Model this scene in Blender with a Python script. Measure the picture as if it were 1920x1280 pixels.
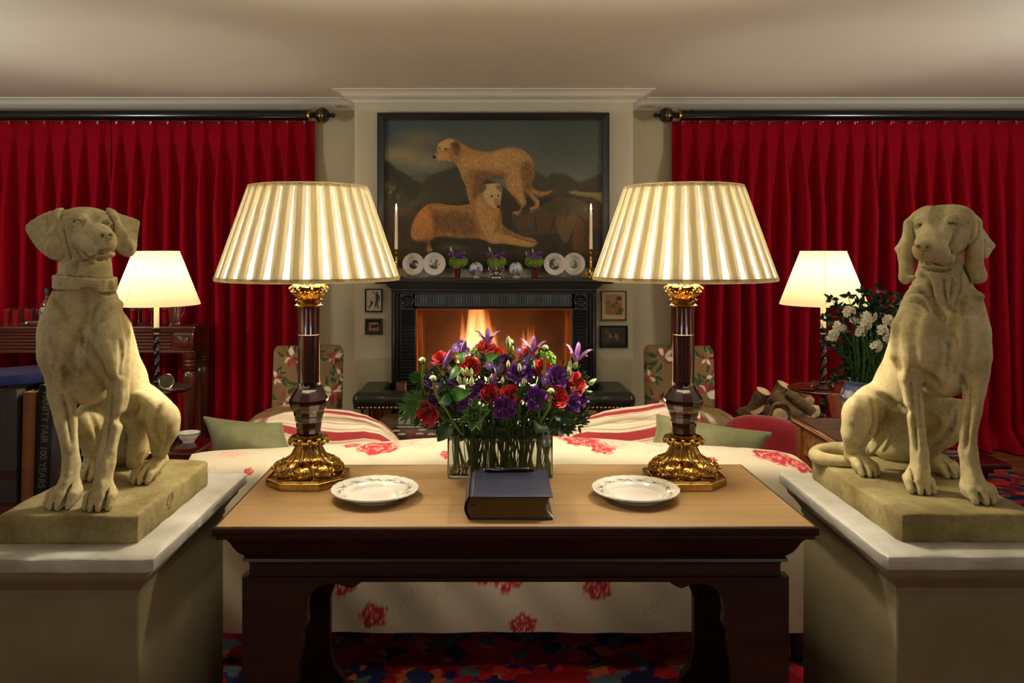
import bpy, math, random
import numpy as np
from mathutils import Vector, Matrix, Euler

sc = bpy.context.scene
for _o in list(bpy.data.objects):
	bpy.data.objects.remove(_o)
PI = math.pi
F = 1500.0            # focal length in pixels of the 1920 wide frame
CX, CY, CZ = 926.0, 465.0, 1.48

# ---------------------------------------------------------------- camera
cam = bpy.data.cameras.new('camera')
cam_o = bpy.data.objects.new('camera', cam)
sc.collection.objects.link(cam_o)
cam_o.location = (0, 0, CZ)
cam_o.rotation_euler = (PI / 2, 0, 0)
cam.sensor_width = 36.0
cam.lens = 36.0 * F / 1920.0
cam.shift_x = (960 - CX) / 1920.0
cam.shift_y = -(640 - CY) / 1920.0
cam.clip_start = 0.05
cam.clip_end = 60
sc.camera = cam_o

# ---------------------------------------------------------------- world and exposure
world = bpy.data.worlds.new('world')
sc.world = world
world.use_nodes = True
world.node_tree.nodes['Background'].inputs[0].default_value = (1.0, 0.86, 0.62, 1)
world.node_tree.nodes['Background'].inputs[1].default_value = 0.07
sc.view_settings.view_transform = 'Standard'
sc.view_settings.look = 'None'
sc.view_settings.gamma = 1
sc.view_settings.use_curve_mapping = False
sc.view_settings.exposure = 0.22


def area_light(name, loc, target, size, power, col=(1, 0.82, 0.58), sy=None):
	l = bpy.data.lights.new(name, 'AREA')
	l.energy = power
	l.color = col
	l.size = size
	if sy:
		l.shape = 'RECTANGLE'
		l.size_y = sy
	o = bpy.data.objects.new(name, l)
	o.location = loc
	o.rotation_euler = (Vector(target) - Vector(loc)).to_track_quat('-Z', 'Y').to_euler()
	sc.collection.objects.link(o)
	return o


def spot_light(name, loc, target, power, angle=80, col=(1, 0.82, 0.58), blend=0.6, r=0.04):
	l = bpy.data.lights.new(name, 'SPOT')
	l.energy = power
	l.color = col
	l.spot_size = math.radians(angle)
	l.spot_blend = blend
	l.shadow_soft_size = r
	o = bpy.data.objects.new(name, l)
	o.location = loc
	o.rotation_euler = (Vector(target) - Vector(loc)).to_track_quat('-Z', 'Y').to_euler()
	sc.collection.objects.link(o)
	return o


def point_light(name, loc, power, r=0.03, col=(1, 0.75, 0.45)):
	l = bpy.data.lights.new(name, 'POINT')
	l.energy = power
	l.color = col
	l.shadow_soft_size = r
	o = bpy.data.objects.new(name, l)
	o.location = loc
	sc.collection.objects.link(o)
	return o


# ceiling lamp over the table; the rest are added fills, out of view
area_light('ceiling_lamp', (0.1, 3.0, 2.56), (0, 2.6, .8), .30, 10, (1, .95, .84))
area_light('front_fill', (-1.5, -1.2, 1.5), (-1, 4, 1.9), 1.0, 3, (1, .93, .80))  # pair of soft fills added behind the camera, not fittings of the room
area_light('front_fill', (1.5, -1.2, 1.5), (1, 4, 1.9), 1.0, 3, (1, .93, .80))
area_light('ceiling_fill', (-3.9, 3.1, 1.7), (-2.7, 4.0, 2.6), .35, 30, (1, .95, .86))  # pair added at the sides, out of view, to brighten the ceiling
area_light('ceiling_fill', (3.9, 3.1, 1.7), (2.7, 4.0, 2.6), .35, 30, (1, .95, .86))
area_light('ceiling_fill', (-2.6, -2.2, 1.5), (-2.2, -1.2, 2.6), .9, 14, (1, .96, .90))  # pair added behind the camera for bounce off the ceiling
area_light('ceiling_fill', (2.6, -2.2, 1.5), (2.2, -1.2, 2.6), .9, 14, (1, .96, .90))


# ---------------------------------------------------------------- helpers
def at(px, py, D):
	"""world point seen at pixel (px,py) at depth D"""
	return Vector(((px - CX) / F * D, D, CZ - (py - CY) / F * D))


def rgb(r, g, b):
	"""0..255 sRGB to linear"""
	f = lambda c: (c / 255 / 12.92) if c <= 10 else ((c / 255 + 0.055) / 1.055) ** 2.4
	return (f(r), f(g), f(b))


MATS = {}


def mat(name, col=(0.5, 0.5, 0.5), rough=0.5, metal=0.0, noise=None, bump=None, spec=0.5, trans=0.0,
		ior=1.45, emit=None, coat=0.0, sheen=0.0, vcol=None, wood=None, sss=0.0):
	"""noise=(scale, colour2, contrast[, detail]); bump=(scale,strength,distance)"""
	if name in MATS:
		return MATS[name]
	m = bpy.data.materials.new(name)
	m.use_nodes = True
	nt = m.node_tree
	N, L = nt.nodes, nt.links
	b = N['Principled BSDF']
	I = b.inputs
	I['Base Color'].default_value = (*col[:3], 1)
	I['Roughness'].default_value = rough
	I['Metallic'].default_value = metal
	I['IOR'].default_value = ior
	I['Specular IOR Level'].default_value = spec
	I['Transmission Weight'].default_value = trans
	I['Coat Weight'].default_value = coat
	I['Coat Roughness'].default_value = 0.1
	I['Sheen Weight'].default_value = sheen
	if emit:
		I['Emission Color'].default_value = (*emit[0], 1)
		I['Emission Strength'].default_value = emit[1]
	tc = N.new('ShaderNodeTexCoord')
	src = None
	if vcol:
		a = N.new('ShaderNodeVertexColor')
		a.layer_name = vcol
		src = a.outputs['Color']
	if wood:
		# wood=(scale along grain, colour2, strength, axis)
		mp = N.new('ShaderNodeMapping')
		s = [wood[0] * 9] * 3
		s['XYZ'.index(wood[3])] = wood[0]
		mp.inputs['Scale'].default_value = s
		L.new(tc.outputs['Object'], mp.inputs['Vector'])
		nz = N.new('ShaderNodeTexNoise')
		nz.inputs['Scale'].default_value = 1.5
		nz.inputs['Detail'].default_value = 9
		nz.inputs['Roughness'].default_value = 0.65
		nz.inputs['Distortion'].default_value = 0.7
		L.new(mp.outputs[0], nz.inputs['Vector'])
		rp = N.new('ShaderNodeValToRGB')
		rp.color_ramp.elements[0].position = 0.33
		rp.color_ramp.elements[1].position = 0.68
		rp.color_ramp.elements[0].color = (*col, 1)
		rp.color_ramp.elements[1].color = (*wood[1], 1)
		L.new(nz.outputs['Fac'], rp.inputs['Fac'])
		src = rp.outputs['Color']
		bp = N.new('ShaderNodeBump')
		bp.inputs['Strength'].default_value = wood[2]
		bp.inputs['Distance'].default_value = 0.002
		L.new(nz.outputs['Fac'], bp.inputs['Height'])
		L.new(bp.outputs[0], I['Normal'])
	if noise:
		nz = N.new('ShaderNodeTexNoise')
		nz.inputs['Scale'].default_value = noise[0]
		nz.inputs['Detail'].default_value = noise[3] if len(noise) > 3 else 6
		nz.inputs['Roughness'].default_value = 0.6
		L.new(tc.outputs['Object'], nz.inputs['Vector'])
		mr = N.new('ShaderNodeMapRange')
		c = noise[2]
		mr.inputs['From Min'].default_value = 0.5 - 0.25 / c
		mr.inputs['From Max'].default_value = 0.5 + 0.25 / c
		L.new(nz.outputs['Fac'], mr.inputs['Value'])
		mx = N.new('ShaderNodeMix')
		mx.data_type = 'RGBA'
		L.new(mr.outputs[0], mx.inputs['Factor'])
		if src:
			L.new(src, mx.inputs[6])
		else:
			mx.inputs[6].default_value = (*col, 1)
		mx.inputs[7].default_value = (*noise[1], 1)
		src = mx.outputs[2]
	if src:
		L.new(src, I['Base Color'])
	if bump:
		nz = N.new('ShaderNodeTexNoise')
		nz.inputs['Scale'].default_value = bump[0]
		nz.inputs['Detail'].default_value = 8
		nz.inputs['Roughness'].default_value = 0.65
		L.new(tc.outputs['Object'], nz.inputs['Vector'])
		bp = N.new('ShaderNodeBump')
		bp.inputs['Strength'].default_value = bump[1]
		bp.inputs['Distance'].default_value = bump[2]
		L.new(nz.outputs['Fac'], bp.inputs['Height'])
		L.new(bp.outputs[0], I['Normal'])
	MATS[name] = m
	return m


class MB:
	"""mesh builder"""

	def __init__(s):
		s.v, s.f, s.c = [], [], []
		s.usecol = False

	def add(s, vs, fs, M=None):
		n = len(s.v)
		if M is not None:
			vs = [M @ Vector(p) for p in vs]
		s.v += [tuple(p) for p in vs]
		s.f += [tuple(i + n for i in f) for f in fs]
		return s

	def box(s, x0, x1, y0, y1, z0, z1, b=0.0, M=None):
		if b <= 0:
			vs = [(x, y, z) for z in (z0, z1) for y in (y0, y1) for x in (x0, x1)]
			fs = [(0, 2, 3, 1), (4, 5, 7, 6), (0, 1, 5, 4), (2, 6, 7, 3), (0, 4, 6, 2), (1, 3, 7, 5)]
			return s.add(vs, fs, M)
		# chamfered box as stacked rings
		b = min(b, (x1 - x0) / 2.01, (y1 - y0) / 2.01, (z1 - z0) / 2.01)

		def ring(i, z):
			a = [(x0 + b, y0 + i), (x1 - b, y0 + i), (x1 - i, y0 + b), (x1 - i, y1 - b),
				 (x1 - b, y1 - i), (x0 + b, y1 - i), (x0 + i, y1 - b), (x0 + i, y0 + b)]
			return [(p[0], p[1], z) for p in a]
		rs = [ring(b, z0), ring(b * .3, z0 + b * .3), ring(0, z0 + b), ring(0, z1 - b), ring(b * .3, z1 - b * .3), ring(b, z1)]
		return s.loft(rs, cap=True, M=M)

	def loft(s, rings, cap=True, closed=True, M=None, loop=False):
		n = len(rings[0])
		vs = [p for r in rings for p in r]
		fs = []
		m = len(rings)
		for j in range(m if loop else m - 1):
			j2 = (j + 1) % m
			for i in range(n if closed else n - 1):
				k = (i + 1) % n
				fs.append((j * n + i, j * n + k, j2 * n + k, j2 * n + i))
		if cap and not loop:
			fs.append(tuple(reversed(range(n))))
			fs.append(tuple((m - 1) * n + i for i in range(n)))
		return s.add(vs, fs, M)

	def lathe(s, prof, n=32, M=None, cap=True, rfun=None, a0=0.0):
		"""prof: list of (r,z)"""
		rings = []
		for (r, z) in prof:
			rings.append([(max(r, 1e-5) * (rfun(2 * PI * i / n, r, z) if rfun else 1) * math.cos(a0 + 2 * PI * i / n),
						   max(r, 1e-5) * (rfun(2 * PI * i / n, r, z) if rfun else 1) * math.sin(a0 + 2 * PI * i / n), z) for i in range(n)])
		return s.loft(rings, cap, M=M)

	def tube(s, pts, r, n=8, cap=True, M=None, flat=1.0):
		pts = [Vector(p) for p in pts]
		rs = r if isinstance(r, (list, tuple)) else [r] * len(pts)
		up = None
		rings = []
		for i, p in enumerate(pts):
			t = (pts[min(i + 1, len(pts) - 1)] - pts[max(i - 1, 0)]).normalized()
			if up is None:
				up = Vector((0, 0, 1)) if abs(t.z) < .9 else Vector((0, 1, 0))
			a = t.cross(up)
			if a.length < 1e-6:
				a = t.cross(Vector((1, 0, 0)))
			a.normalize()
			up = a.cross(t).normalized()
			rings.append([p + (a * math.cos(2 * PI * k / n) + up * flat * math.sin(2 * PI * k / n)) * rs[i] for k in range(n)])
		return s.loft(rings, cap, M=M)

	def prism(s, poly, z0, z1, M=None, axis='Z'):
		"""poly in 2D extruded; axis Z: (x,y), axis Y: (x,z), axis X: (y,z)"""
		def q(p, z):
			return (p[0], p[1], z) if axis == 'Z' else ((p[0], z, p[1]) if axis == 'Y' else (z, p[0], p[1]))
		return s.loft([[q(p, z0) for p in poly], [q(p, z1) for p in poly]], True, M=M)

	def sphere(s, c, r, nu=12, nv=8, M=None):
		if not isinstance(r, (list, tuple)):
			r = (r, r, r)
		rings = []
		for j in range(nv + 1):
			t = PI * j / nv
			st = max(math.sin(t), 1e-3)
			rings.append([(c[0] + r[0] * st * math.cos(2 * PI * i / nu), c[1] + r[1] * st * math.sin(2 * PI * i / nu),
						   c[2] - r[2] * math.cos(t)) for i in range(nu)])
		return s.loft(rings, True, M=M)

	def grid(s, fn, nu, nv, M=None, closed_u=False):
		"""fn(u,v)->xyz u,v in 0..1"""
		vs = [fn(i / (nu if closed_u else nu - 1), j / (nv - 1)) for j in range(nv) for i in range(nu)]
		fs = []
		for j in range(nv - 1):
			for i in range(nu if closed_u else nu - 1):
				k = (i + 1) % nu
				fs.append((j * nu + i, j * nu + k, (j + 1) * nu + k, (j + 1) * nu + i))
		return s.add(vs, fs, M)

	def mesh(s, name='mesh', smooth=None):
		me = bpy.data.meshes.new(name)
		me.from_pydata(s.v, [], s.f)
		if smooth is not None and smooth:
			me.shade_smooth() if hasattr(me, 'shade_smooth') else None
			if smooth < 180:
				me.set_sharp_from_angle(angle=math.radians(smooth))
		me.update()
		return me

	def build(s, name, m, parent=None, smooth=40, M=None):
		me = s.mesh(name, smooth)
		me.materials.append(m)
		return link(name, me, parent, M)


def link(name, data, parent=None, M=None):
	o = bpy.data.objects.new(name, data)
	sc.collection.objects.link(o)
	if parent is not None:
		o.parent = parent
	if M is not None:
		o.matrix_local = M
	return o


def tag(o, label=None, cat=None, group=None, kind=None):
	if label:
		o['label'] = label
	if cat:
		o['category'] = cat
	if group:
		o['group'] = group
	if kind:
		o['kind'] = kind
	return o


def thing(name, label, cat, loc=(0, 0, 0), rz=0.0, group=None):
	o = bpy.data.objects.new(name, None)
	sc.collection.objects.link(o)
	o.empty_display_size = 0.05
	o.location = loc
	o.rotation_euler = (0, 0, rz)
	return tag(o, label, cat, group)


def struct(name, mb, m, smooth=30):
	return tag(mb.build(name, m, None, smooth), kind='structure')


def copy_tree(o, parent=None, loc=None, rz=None, label=None):
	c = o.copy()
	sc.collection.objects.link(c)
	if parent is not None:
		c.parent = parent
	if loc is not None:
		c.location = loc
	if rz is not None:
		c.rotation_euler = (0, 0, rz)
	if label:
		c['label'] = label
	for ch in o.children:
		copy_tree(ch, c)
	return c


def T(x=0, y=0, z=0):
	return Matrix.Translation((x, y, z))


def RX(a):
	return Matrix.Rotation(a, 4, 'X')


def RY(a):
	return Matrix.Rotation(a, 4, 'Y')


def RZ(a):
	return Matrix.Rotation(a, 4, 'Z')


def SC(x, y=None, z=None):
	return Matrix.Diagonal((x, x if y is None else y, x if z is None else z, 1))


def setcol(o, cols, name='Col'):
	me = o.data
	a = me.color_attributes.new(name, 'FLOAT_COLOR', 'POINT')
	c = np.ones((len(me.vertices), 4), dtype=np.float32)
	c[:, :3] = cols
	a.data.foreach_set('color', c.ravel())


def npmesh(name, V, Fq, m, parent=None, smooth=True, M=None):
	me = bpy.data.meshes.new(name)
	V = np.asarray(V, dtype=np.float32)
	Fq = np.asarray(Fq, dtype=np.int32)
	me.vertices.add(len(V))
	me.vertices.foreach_set('co', V.ravel())
	k = Fq.shape[1]
	me.loops.add(Fq.size)
	me.loops.foreach_set('vertex_index', Fq.ravel())
	me.polygons.add(len(Fq))
	me.polygons.foreach_set('loop_start', np.arange(0, Fq.size, k, dtype=np.int32))
	me.polygons.foreach_set('loop_total', np.full(len(Fq), k, dtype=np.int32))
	me.update(calc_edges=True)
	me.validate()
	if smooth:
		me.shade_smooth()
	me.materials.append(m)
	return link(name, me, parent, M)


def npgrid(name, P, m, parent=None, cols=None, smooth=True, M=None, closed_u=False, flip=False):
	"""P: (nv,nu,3) array"""
	nv, nu, _ = P.shape
	idx = np.arange(nv * nu).reshape(nv, nu)
	a, b, c, d = idx[:-1, :-1], idx[:-1, 1:], idx[1:, 1:], idx[1:, :-1]
	Fq = np.stack([a, b, c, d], -1).reshape(-1, 4)
	if closed_u:
		Fq = np.concatenate([Fq, np.stack([idx[:-1, -1], idx[:-1, 0], idx[1:, 0], idx[1:, -1]], -1).reshape(-1, 4)])
	if flip:
		Fq = Fq[:, ::-1]
	o = npmesh(name, P.reshape(-1, 3), Fq, m, parent, smooth, M)
	if cols is not None:
		setcol(o, cols.reshape(-1, 3))
	return o


# ---------------------------------------------------------------- painting with numpy (vertex colours on flat print)
def catmull(pts, k=6, closed=True):
	P = np.array(pts, float)
	n = len(P)
	out = []
	for i in range(n if closed else n - 1):
		p0, p1, p2, p3 = (P[(i - 1) % n], P[i], P[(i + 1) % n], P[(i + 2) % n]) if closed else \
			(P[max(i - 1, 0)], P[i], P[i + 1], P[min(i + 2, n - 1)])
		for j in range(k):
			t = j / k
			out.append(0.5 * ((2 * p1) + (-p0 + p2) * t + (2 * p0 - 5 * p1 + 4 * p2 - p3) * t * t + (-p0 + 3 * p1 - 3 * p2 + p3) * t ** 3))
	if not closed:
		out.append(P[-1])
	return np.array(out)


def sdpoly(X, Y, pts):
	d = np.full(X.shape, 1e9)
	s = np.ones(X.shape)
	n = len(pts)
	for i in range(n):
		ax, ay = pts[i]
		bx, by = pts[i - 1]
		ex, ey = bx - ax, by - ay
		wx, wy = X - ax, Y - ay
		t = np.clip((wx * ex + wy * ey) / (ex * ex + ey * ey + 1e-12), 0, 1)
		d = np.minimum(d, (wx - ex * t) ** 2 + (wy - ey * t) ** 2)
		c1, c2, c3 = Y >= ay, Y < by, ex * wy > ey * wx
		s = np.where((c1 & c2 & c3) | (~c1 & ~c2 & ~c3), -s, s)
	return s * np.sqrt(d)


def seg(X, Y, a, b):
	ex, ey = b[0] - a[0], b[1] - a[1]
	t = np.clip(((X - a[0]) * ex + (Y - a[1]) * ey) / (ex * ex + ey * ey + 1e-12), 0, 1)
	return np.hypot(X - a[0] - ex * t, Y - a[1] - ey * t), t


RNG = np.random.RandomState(7)


def vnoise(X, Y, scale, seed=0, octs=4):
	r = np.zeros(np.broadcast(X, Y).shape)
	amp, tot = 1.0, 0
	for o in range(octs):
		R = np.random.RandomState(seed * 31 + o).rand(64, 64)
		x, y = X / scale * 2 ** o, Y / scale * 2 ** o
		xi, yi = np.floor(x).astype(int), np.floor(y).astype(int)
		fx, fy = x - xi, y - yi
		fx, fy = fx * fx * (3 - 2 * fx), fy * fy * (3 - 2 * fy)
		g = lambda a, b: R[(yi + b) % 64, (xi + a) % 64]
		r += amp * ((g(0, 0) * (1 - fx) + g(1, 0) * fx) * (1 - fy) + (g(0, 1) * (1 - fx) + g(1, 1) * fx) * fy)
		tot += amp
		amp *= .55
	return r / tot


class Paint:
	"""X,Y coordinate arrays in any print unit; C colour array (linear)"""

	def __init__(s, X, Y, base):
		s.X, s.Y = X, Y
		s.C = np.empty(X.shape + (3,))
		s.C[...] = rgb(*base)

	def mix(s, a, col):
		a = np.clip(a, 0, 1)[..., None]
		col = np.array(rgb(*col)) if not isinstance(col, np.ndarray) else col
		s.C = s.C * (1 - a) + col * a

	def poly(s, pts, col, soft=1.0, smooth=True, alpha=1.0, noise=0):
		p = catmull(pts) if smooth else np.array(pts, float)
		lo, hi = p.min(0) - soft * 2 - noise, p.max(0) + soft * 2 + noise
		m = (s.X >= lo[0]) & (s.X <= hi[0]) & (s.Y >= lo[1]) & (s.Y <= hi[1])
		if not m.any():
			return
		x, y = s.X[m], s.Y[m]
		d = sdpoly(x, y, p)
		if noise:
			d = d + (vnoise(x, y, noise * 1.5, 5) - .5) * noise * 2
		a = np.clip(.5 - d / soft, 0, 1) * alpha
		c = np.array(rgb(*col))
		s.C[m] = s.C[m] * (1 - a[:, None]) + c * a[:, None]

	def blob(s, cx, cy, rx, ry, col, soft=.3, ang=0, alpha=1):
		ca, sa = math.cos(ang), math.sin(ang)
		R = max(rx, ry) * (1 + soft) + 1e-6
		m = (np.abs(s.X - cx) < R) & (np.abs(s.Y - cy) < R)
		if not m.any():
			return
		x, y = s.X[m] - cx, s.Y[m] - cy
		q = np.hypot((x * ca + y * sa) / rx, (-x * sa + y * ca) / ry)
		a = np.clip((1 + soft - q) / (2 * soft + 1e-6), 0, 1) * alpha
		c = np.array(rgb(*col))
		s.C[m] = s.C[m] * (1 - a[:, None]) + c * a[:, None]

	def line(s, pts, w, col, alpha=1, taper=False, soft=.5):
		pts = [tuple(p) for p in pts]
		n = len(pts) - 1
		for i in range(n):
			a_, b_ = pts[i], pts[i + 1]
			lo = (min(a_[0], b_[0]) - w * 2, min(a_[1], b_[1]) - w * 2)
			hi = (max(a_[0], b_[0]) + w * 2, max(a_[1], b_[1]) + w * 2)
			m = (s.X >= lo[0]) & (s.X <= hi[0]) & (s.Y >= lo[1]) & (s.Y <= hi[1])
			if not m.any():
				continue
			d, t = seg(s.X[m], s.Y[m], a_, b_)
			ww = w * (1 - (i + t) / n * .9) if taper else w
			a = np.clip((ww - d) / (w * soft) + .5, 0, 1) * alpha
			c = np.array(rgb(*col))
			s.C[m] = s.C[m] * (1 - a[:, None]) + c * a[:, None]


# ---------------------------------------------------------------- implicit sculpting
class SDF:
	def __init__(s, lo, hi, h):
		s.h = h
		s.lo = np.array(lo, float)
		s.n = np.ceil((np.array(hi) - s.lo) / h).astype(int) + 1
		s.ax = [(s.lo[i] + np.arange(s.n[i]) * h).astype(np.float32) for i in range(3)]
		s.D = np.full(s.n, 0.2, dtype=np.float32)

	def _sub(s, lo, hi, m):
		a = np.clip(np.floor((np.array(lo) - m - s.lo) / s.h).astype(int), 0, s.n)
		b = np.clip(np.ceil((np.array(hi) + m - s.lo) / s.h).astype(int) + 1, 0, s.n)
		sl = tuple(slice(a[i], b[i]) for i in range(3))
		X = s.ax[0][sl[0]][:, None, None]
		Y = s.ax[1][sl[1]][None, :, None]
		Z = s.ax[2][sl[2]][None, None, :]
		return sl, X, Y, Z

	def put(s, sl, d, k, sub=False):
		A = s.D[sl]
		if A.size == 0:
			return
		if sub:
			d = -d
			h = np.maximum(k - np.abs(A - d), 0) / k
			s.D[sl] = np.maximum(A, d) + h * h * k * .25
		else:
			h = np.maximum(k - np.abs(A - d), 0) / k
			s.D[sl] = np.minimum(A, d) - h * h * k * .25

	def cone(s, a, b, r1, r2, k=.02, sub=False):
		a, b = np.array(a, float), np.array(b, float)
		R = max(r1, r2)
		sl, X, Y, Z = s._sub(np.minimum(a, b) - R, np.maximum(a, b) + R, k + 3 * s.h)
		e = b - a
		L2 = float(e @ e) + 1e-12
		x, y, z = X - a[0], Y - a[1], Z - a[2]
		t = np.clip((x * e[0] + y * e[1] + z * e[2]) / L2, 0, 1)
		d = np.sqrt((x - e[0] * t) ** 2 + (y - e[1] * t) ** 2 + (z - e[2] * t) ** 2) - (r1 + (r2 - r1) * t)
		s.put(sl, d.astype(np.float32), k, sub)

	def ell(s, c, r, rot=(0, 0, 0), k=.02, sub=False):
		c = np.array(c, float)
		r = np.array(r, float)
		R = max(r)
		sl, X, Y, Z = s._sub(c - R, c + R, k + 3 * s.h)
		M = np.array(Euler(rot).to_matrix().transposed())
		x, y, z = X - c[0], Y - c[1], Z - c[2]
		u = (M[0, 0] * x + M[0, 1] * y + M[0, 2] * z)
		v = (M[1, 0] * x + M[1, 1] * y + M[1, 2] * z)
		w = (M[2, 0] * x + M[2, 1] * y + M[2, 2] * z)
		k0 = np.sqrt((u / r[0]) ** 2 + (v / r[1]) ** 2 + (w / r[2]) ** 2)
		k1 = np.sqrt((u / r[0] ** 2) ** 2 + (v / r[1] ** 2) ** 2 + (w / r[2] ** 2) ** 2) + 1e-9
		s.put(sl, (k0 * (k0 - 1) / k1).astype(np.float32), k, sub)

	def rbox(s, lo, hi, r, k=.01, sub=False):
		lo, hi = np.array(lo, float), np.array(hi, float)
		sl, X, Y, Z = s._sub(lo, hi, k + 3 * s.h)
		c, hf = (lo + hi) / 2, (hi - lo) / 2 - r
		q = [np.abs(v - c[i]) - hf[i] for i, v in enumerate((X, Y, Z))]
		o = np.sqrt(np.maximum(q[0], 0) ** 2 + np.maximum(q[1], 0) ** 2 + np.maximum(q[2], 0) ** 2)
		d = o + np.minimum(np.maximum(np.maximum(q[0], q[1]), q[2]), 0) - r
		s.put(sl, d.astype(np.float32), k, sub)

	def tri(s, a, b, c, r, k=.01, sub=False):
		a, b, c = [np.array(q, float) for q in (a, b, c)]
		sl, X, Y, Z = s._sub(np.min([a, b, c], 0) - r, np.max([a, b, c], 0) + r, k + 3 * s.h)
		P = np.stack(np.broadcast_arrays(X, Y, Z), -1).astype(np.float32)
		ba, cb, ac = b - a, c - b, a - c
		pa, pb, pc = P - a, P - b, P - c
		nor = np.cross(ba, ac)
		sg = (np.sign(pa @ np.cross(ba, nor)) + np.sign(pb @ np.cross(cb, nor)) + np.sign(pc @ np.cross(ac, nor)))

		def ed(p, e):
			t = np.clip(p @ e / (e @ e), 0, 1)[..., None]
			q = p - e * t
			return (q * q).sum(-1)
		de = np.minimum(np.minimum(ed(pa, ba), ed(pb, cb)), ed(pc, ac))
		dp = (pa @ nor) ** 2 / (nor @ nor)
		d = np.sqrt(np.where(sg < 2, de, dp)) - r
		s.put(sl, d.astype(np.float32), k, sub)

	def chain(s, pts, rs, k=.02, sub=False):
		"""swept tube of changing radius, blended in as one piece"""
		Q = np.array([tuple(p) for p in pts], float)
		R = max(rs)
		sl, X, Y, Z = s._sub(Q.min(0) - R, Q.max(0) + R, k + 3 * s.h)
		d = None
		for i in range(len(Q) - 1):
			a, e = Q[i], Q[i + 1] - Q[i]
			L2 = float(e @ e) + 1e-12
			x, y, z = X - a[0], Y - a[1], Z - a[2]
			t = np.clip((x * e[0] + y * e[1] + z * e[2]) / L2, 0, 1)
			c = np.sqrt((x - e[0] * t) ** 2 + (y - e[1] * t) ** 2 + (z - e[2] * t) ** 2) - (rs[i] + (rs[i + 1] - rs[i]) * t)
			if d is None:
				d = c
			else:
				q = min(.012, R * .5)
				h = np.maximum(q - np.abs(c - d), 0) / q
				d = np.minimum(c, d) - h * h * q * .10
		s.put(sl, d.astype(np.float32), k, sub)

	def hit(s, px, py, d0=1.85, d1=2.65):
		"""depth of the sculpted surface seen from the front at a sight line"""
		D = np.arange(d0, d1, s.h * .5)
		X, Y, Z = (px - CX) / F * D, D, CZ - (py - CY) / F * D
		i = [np.round((q - s.lo[a]) / s.h).astype(int) for a, q in enumerate((X, Y, Z))]
		ok = np.ones(len(D), bool)
		for a in range(3):
			ok &= (i[a] >= 0) & (i[a] < s.n[a])
		v = np.full(len(D), 1.0)
		v[ok] = s.D[i[0][ok], i[1][ok], i[2][ok]]
		w = np.nonzero(v < 0)[0]
		return D[w[0]] if len(w) else None

	def line(s, pts, r, depth, k=.01, ridge=False, taper=True):
		"""groove (or ridge) drawn over the surface"""
		P2 = catmull(pts, 4, False) if len(pts) > 2 else np.array(pts, float)
		C, Rr = [], []
		n = len(P2)
		hs = [s.hit(x, y) for x, y in P2]
		for i, ((x, y), d) in enumerate(zip(P2, hs)):
			if d is None:
				continue
			t = math.sin(PI * (i + .5) / n) if taper else 1
			rr = r * (.35 + .65 * t)
			dd = depth * t
			q = at(x, y, d)
			v = (q - Vector((0, 0, CZ))).normalized()
			q = q + v * ((rr - dd) if ridge else -(rr - dd))
			C.append(tuple(q))
			Rr.append(rr)
		if len(C) > 1:
			s.chain(C, Rr, k, not ridge)

	def bump(s, x, y, r, h, k=.01, sub=False):
		d = s.hit(x, y)
		if d is None:
			return
		q = at(x, y, d)
		v = (q - Vector((0, 0, CZ))).normalized()
		r = r if isinstance(r, (tuple, list)) else (r, r, r)
		s.ell(tuple(q + v * ((r[1] - h) if not sub else -(r[1] - h))), r, k=k, sub=sub)

	def floor_cut(s, z):
		k = int((z - s.lo[2]) / s.h)
		s.D[:, :, :max(k, 0)] = np.maximum(s.D[:, :, :max(k, 0)], 0.003)

	def mesh(s, name, m, parent=None, it=1):
		"""surface nets"""
		D = s.D
		for _ in range(it):
			D = D.copy()
			D[1:-1, 1:-1, 1:-1] = D[1:-1, 1:-1, 1:-1] * .4 + .1 * (D[2:, 1:-1, 1:-1] + D[:-2, 1:-1, 1:-1] + D[1:-1, 2:, 1:-1] + D[1:-1, :-2, 1:-1] + D[1:-1, 1:-1, 2:] + D[1:-1, 1:-1, :-2])
		S = D < 0
		c = np.zeros(tuple(np.array(D.shape) - 1), np.int8)
		for i in (0, 1):
			for j in (0, 1):
				for k in (0, 1):
					c += S[i:D.shape[0] - 1 + i, j:D.shape[1] - 1 + j, k:D.shape[2] - 1 + k]
		act = (c > 0) & (c < 8)
		I = np.argwhere(act)
		idx = np.full(c.shape, -1, np.int64)
		idx[act] = np.arange(len(I))
		acc = np.zeros((len(I), 3))
		cnt = np.zeros(len(I))
		corners = [(i, j, k) for i in (0, 1) for j in (0, 1) for k in (0, 1)]
		for a in corners:
			for ax in range(3):
				if a[ax]:
					continue
				b = list(a)
				b[ax] = 1
				va = D[I[:, 0] + a[0], I[:, 1] + a[1], I[:, 2] + a[2]]
				vb = D[I[:, 0] + b[0], I[:, 1] + b[1], I[:, 2] + b[2]]
				x = (va < 0) != (vb < 0)
				t = np.where(x, va / np.where(x, va - vb, 1), 0)
				p = np.tile(np.array(a, float), (len(I), 1))
				p[:, ax] += t
				acc[x] += p[x]
				cnt[x] += 1
		V = (I + acc / cnt[:, None]) * s.h + s.lo
		Fs = []
		for ax in range(3):
			o1, o2 = [(1, 2), (2, 0), (0, 1)][ax]
			sh = list(D.shape)
			sl0 = [slice(1, -1)] * 3
			sl0[ax] = slice(0, -1)
			sl1 = list(sl0)
			sl1[ax] = slice(1, None)
			A, B = S[tuple(sl0)], S[tuple(sl1)]
			E = np.argwhere(A != B)
			sgn = A[E[:, 0], E[:, 1], E[:, 2]]
			base = E.copy()
			off = np.array([1, 1, 1])
			off[ax] = 0
			base = base + off
			d1 = np.zeros(3, int)
			d1[o1] = 1
			d2 = np.zeros(3, int)
			d2[o2] = 1
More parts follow.
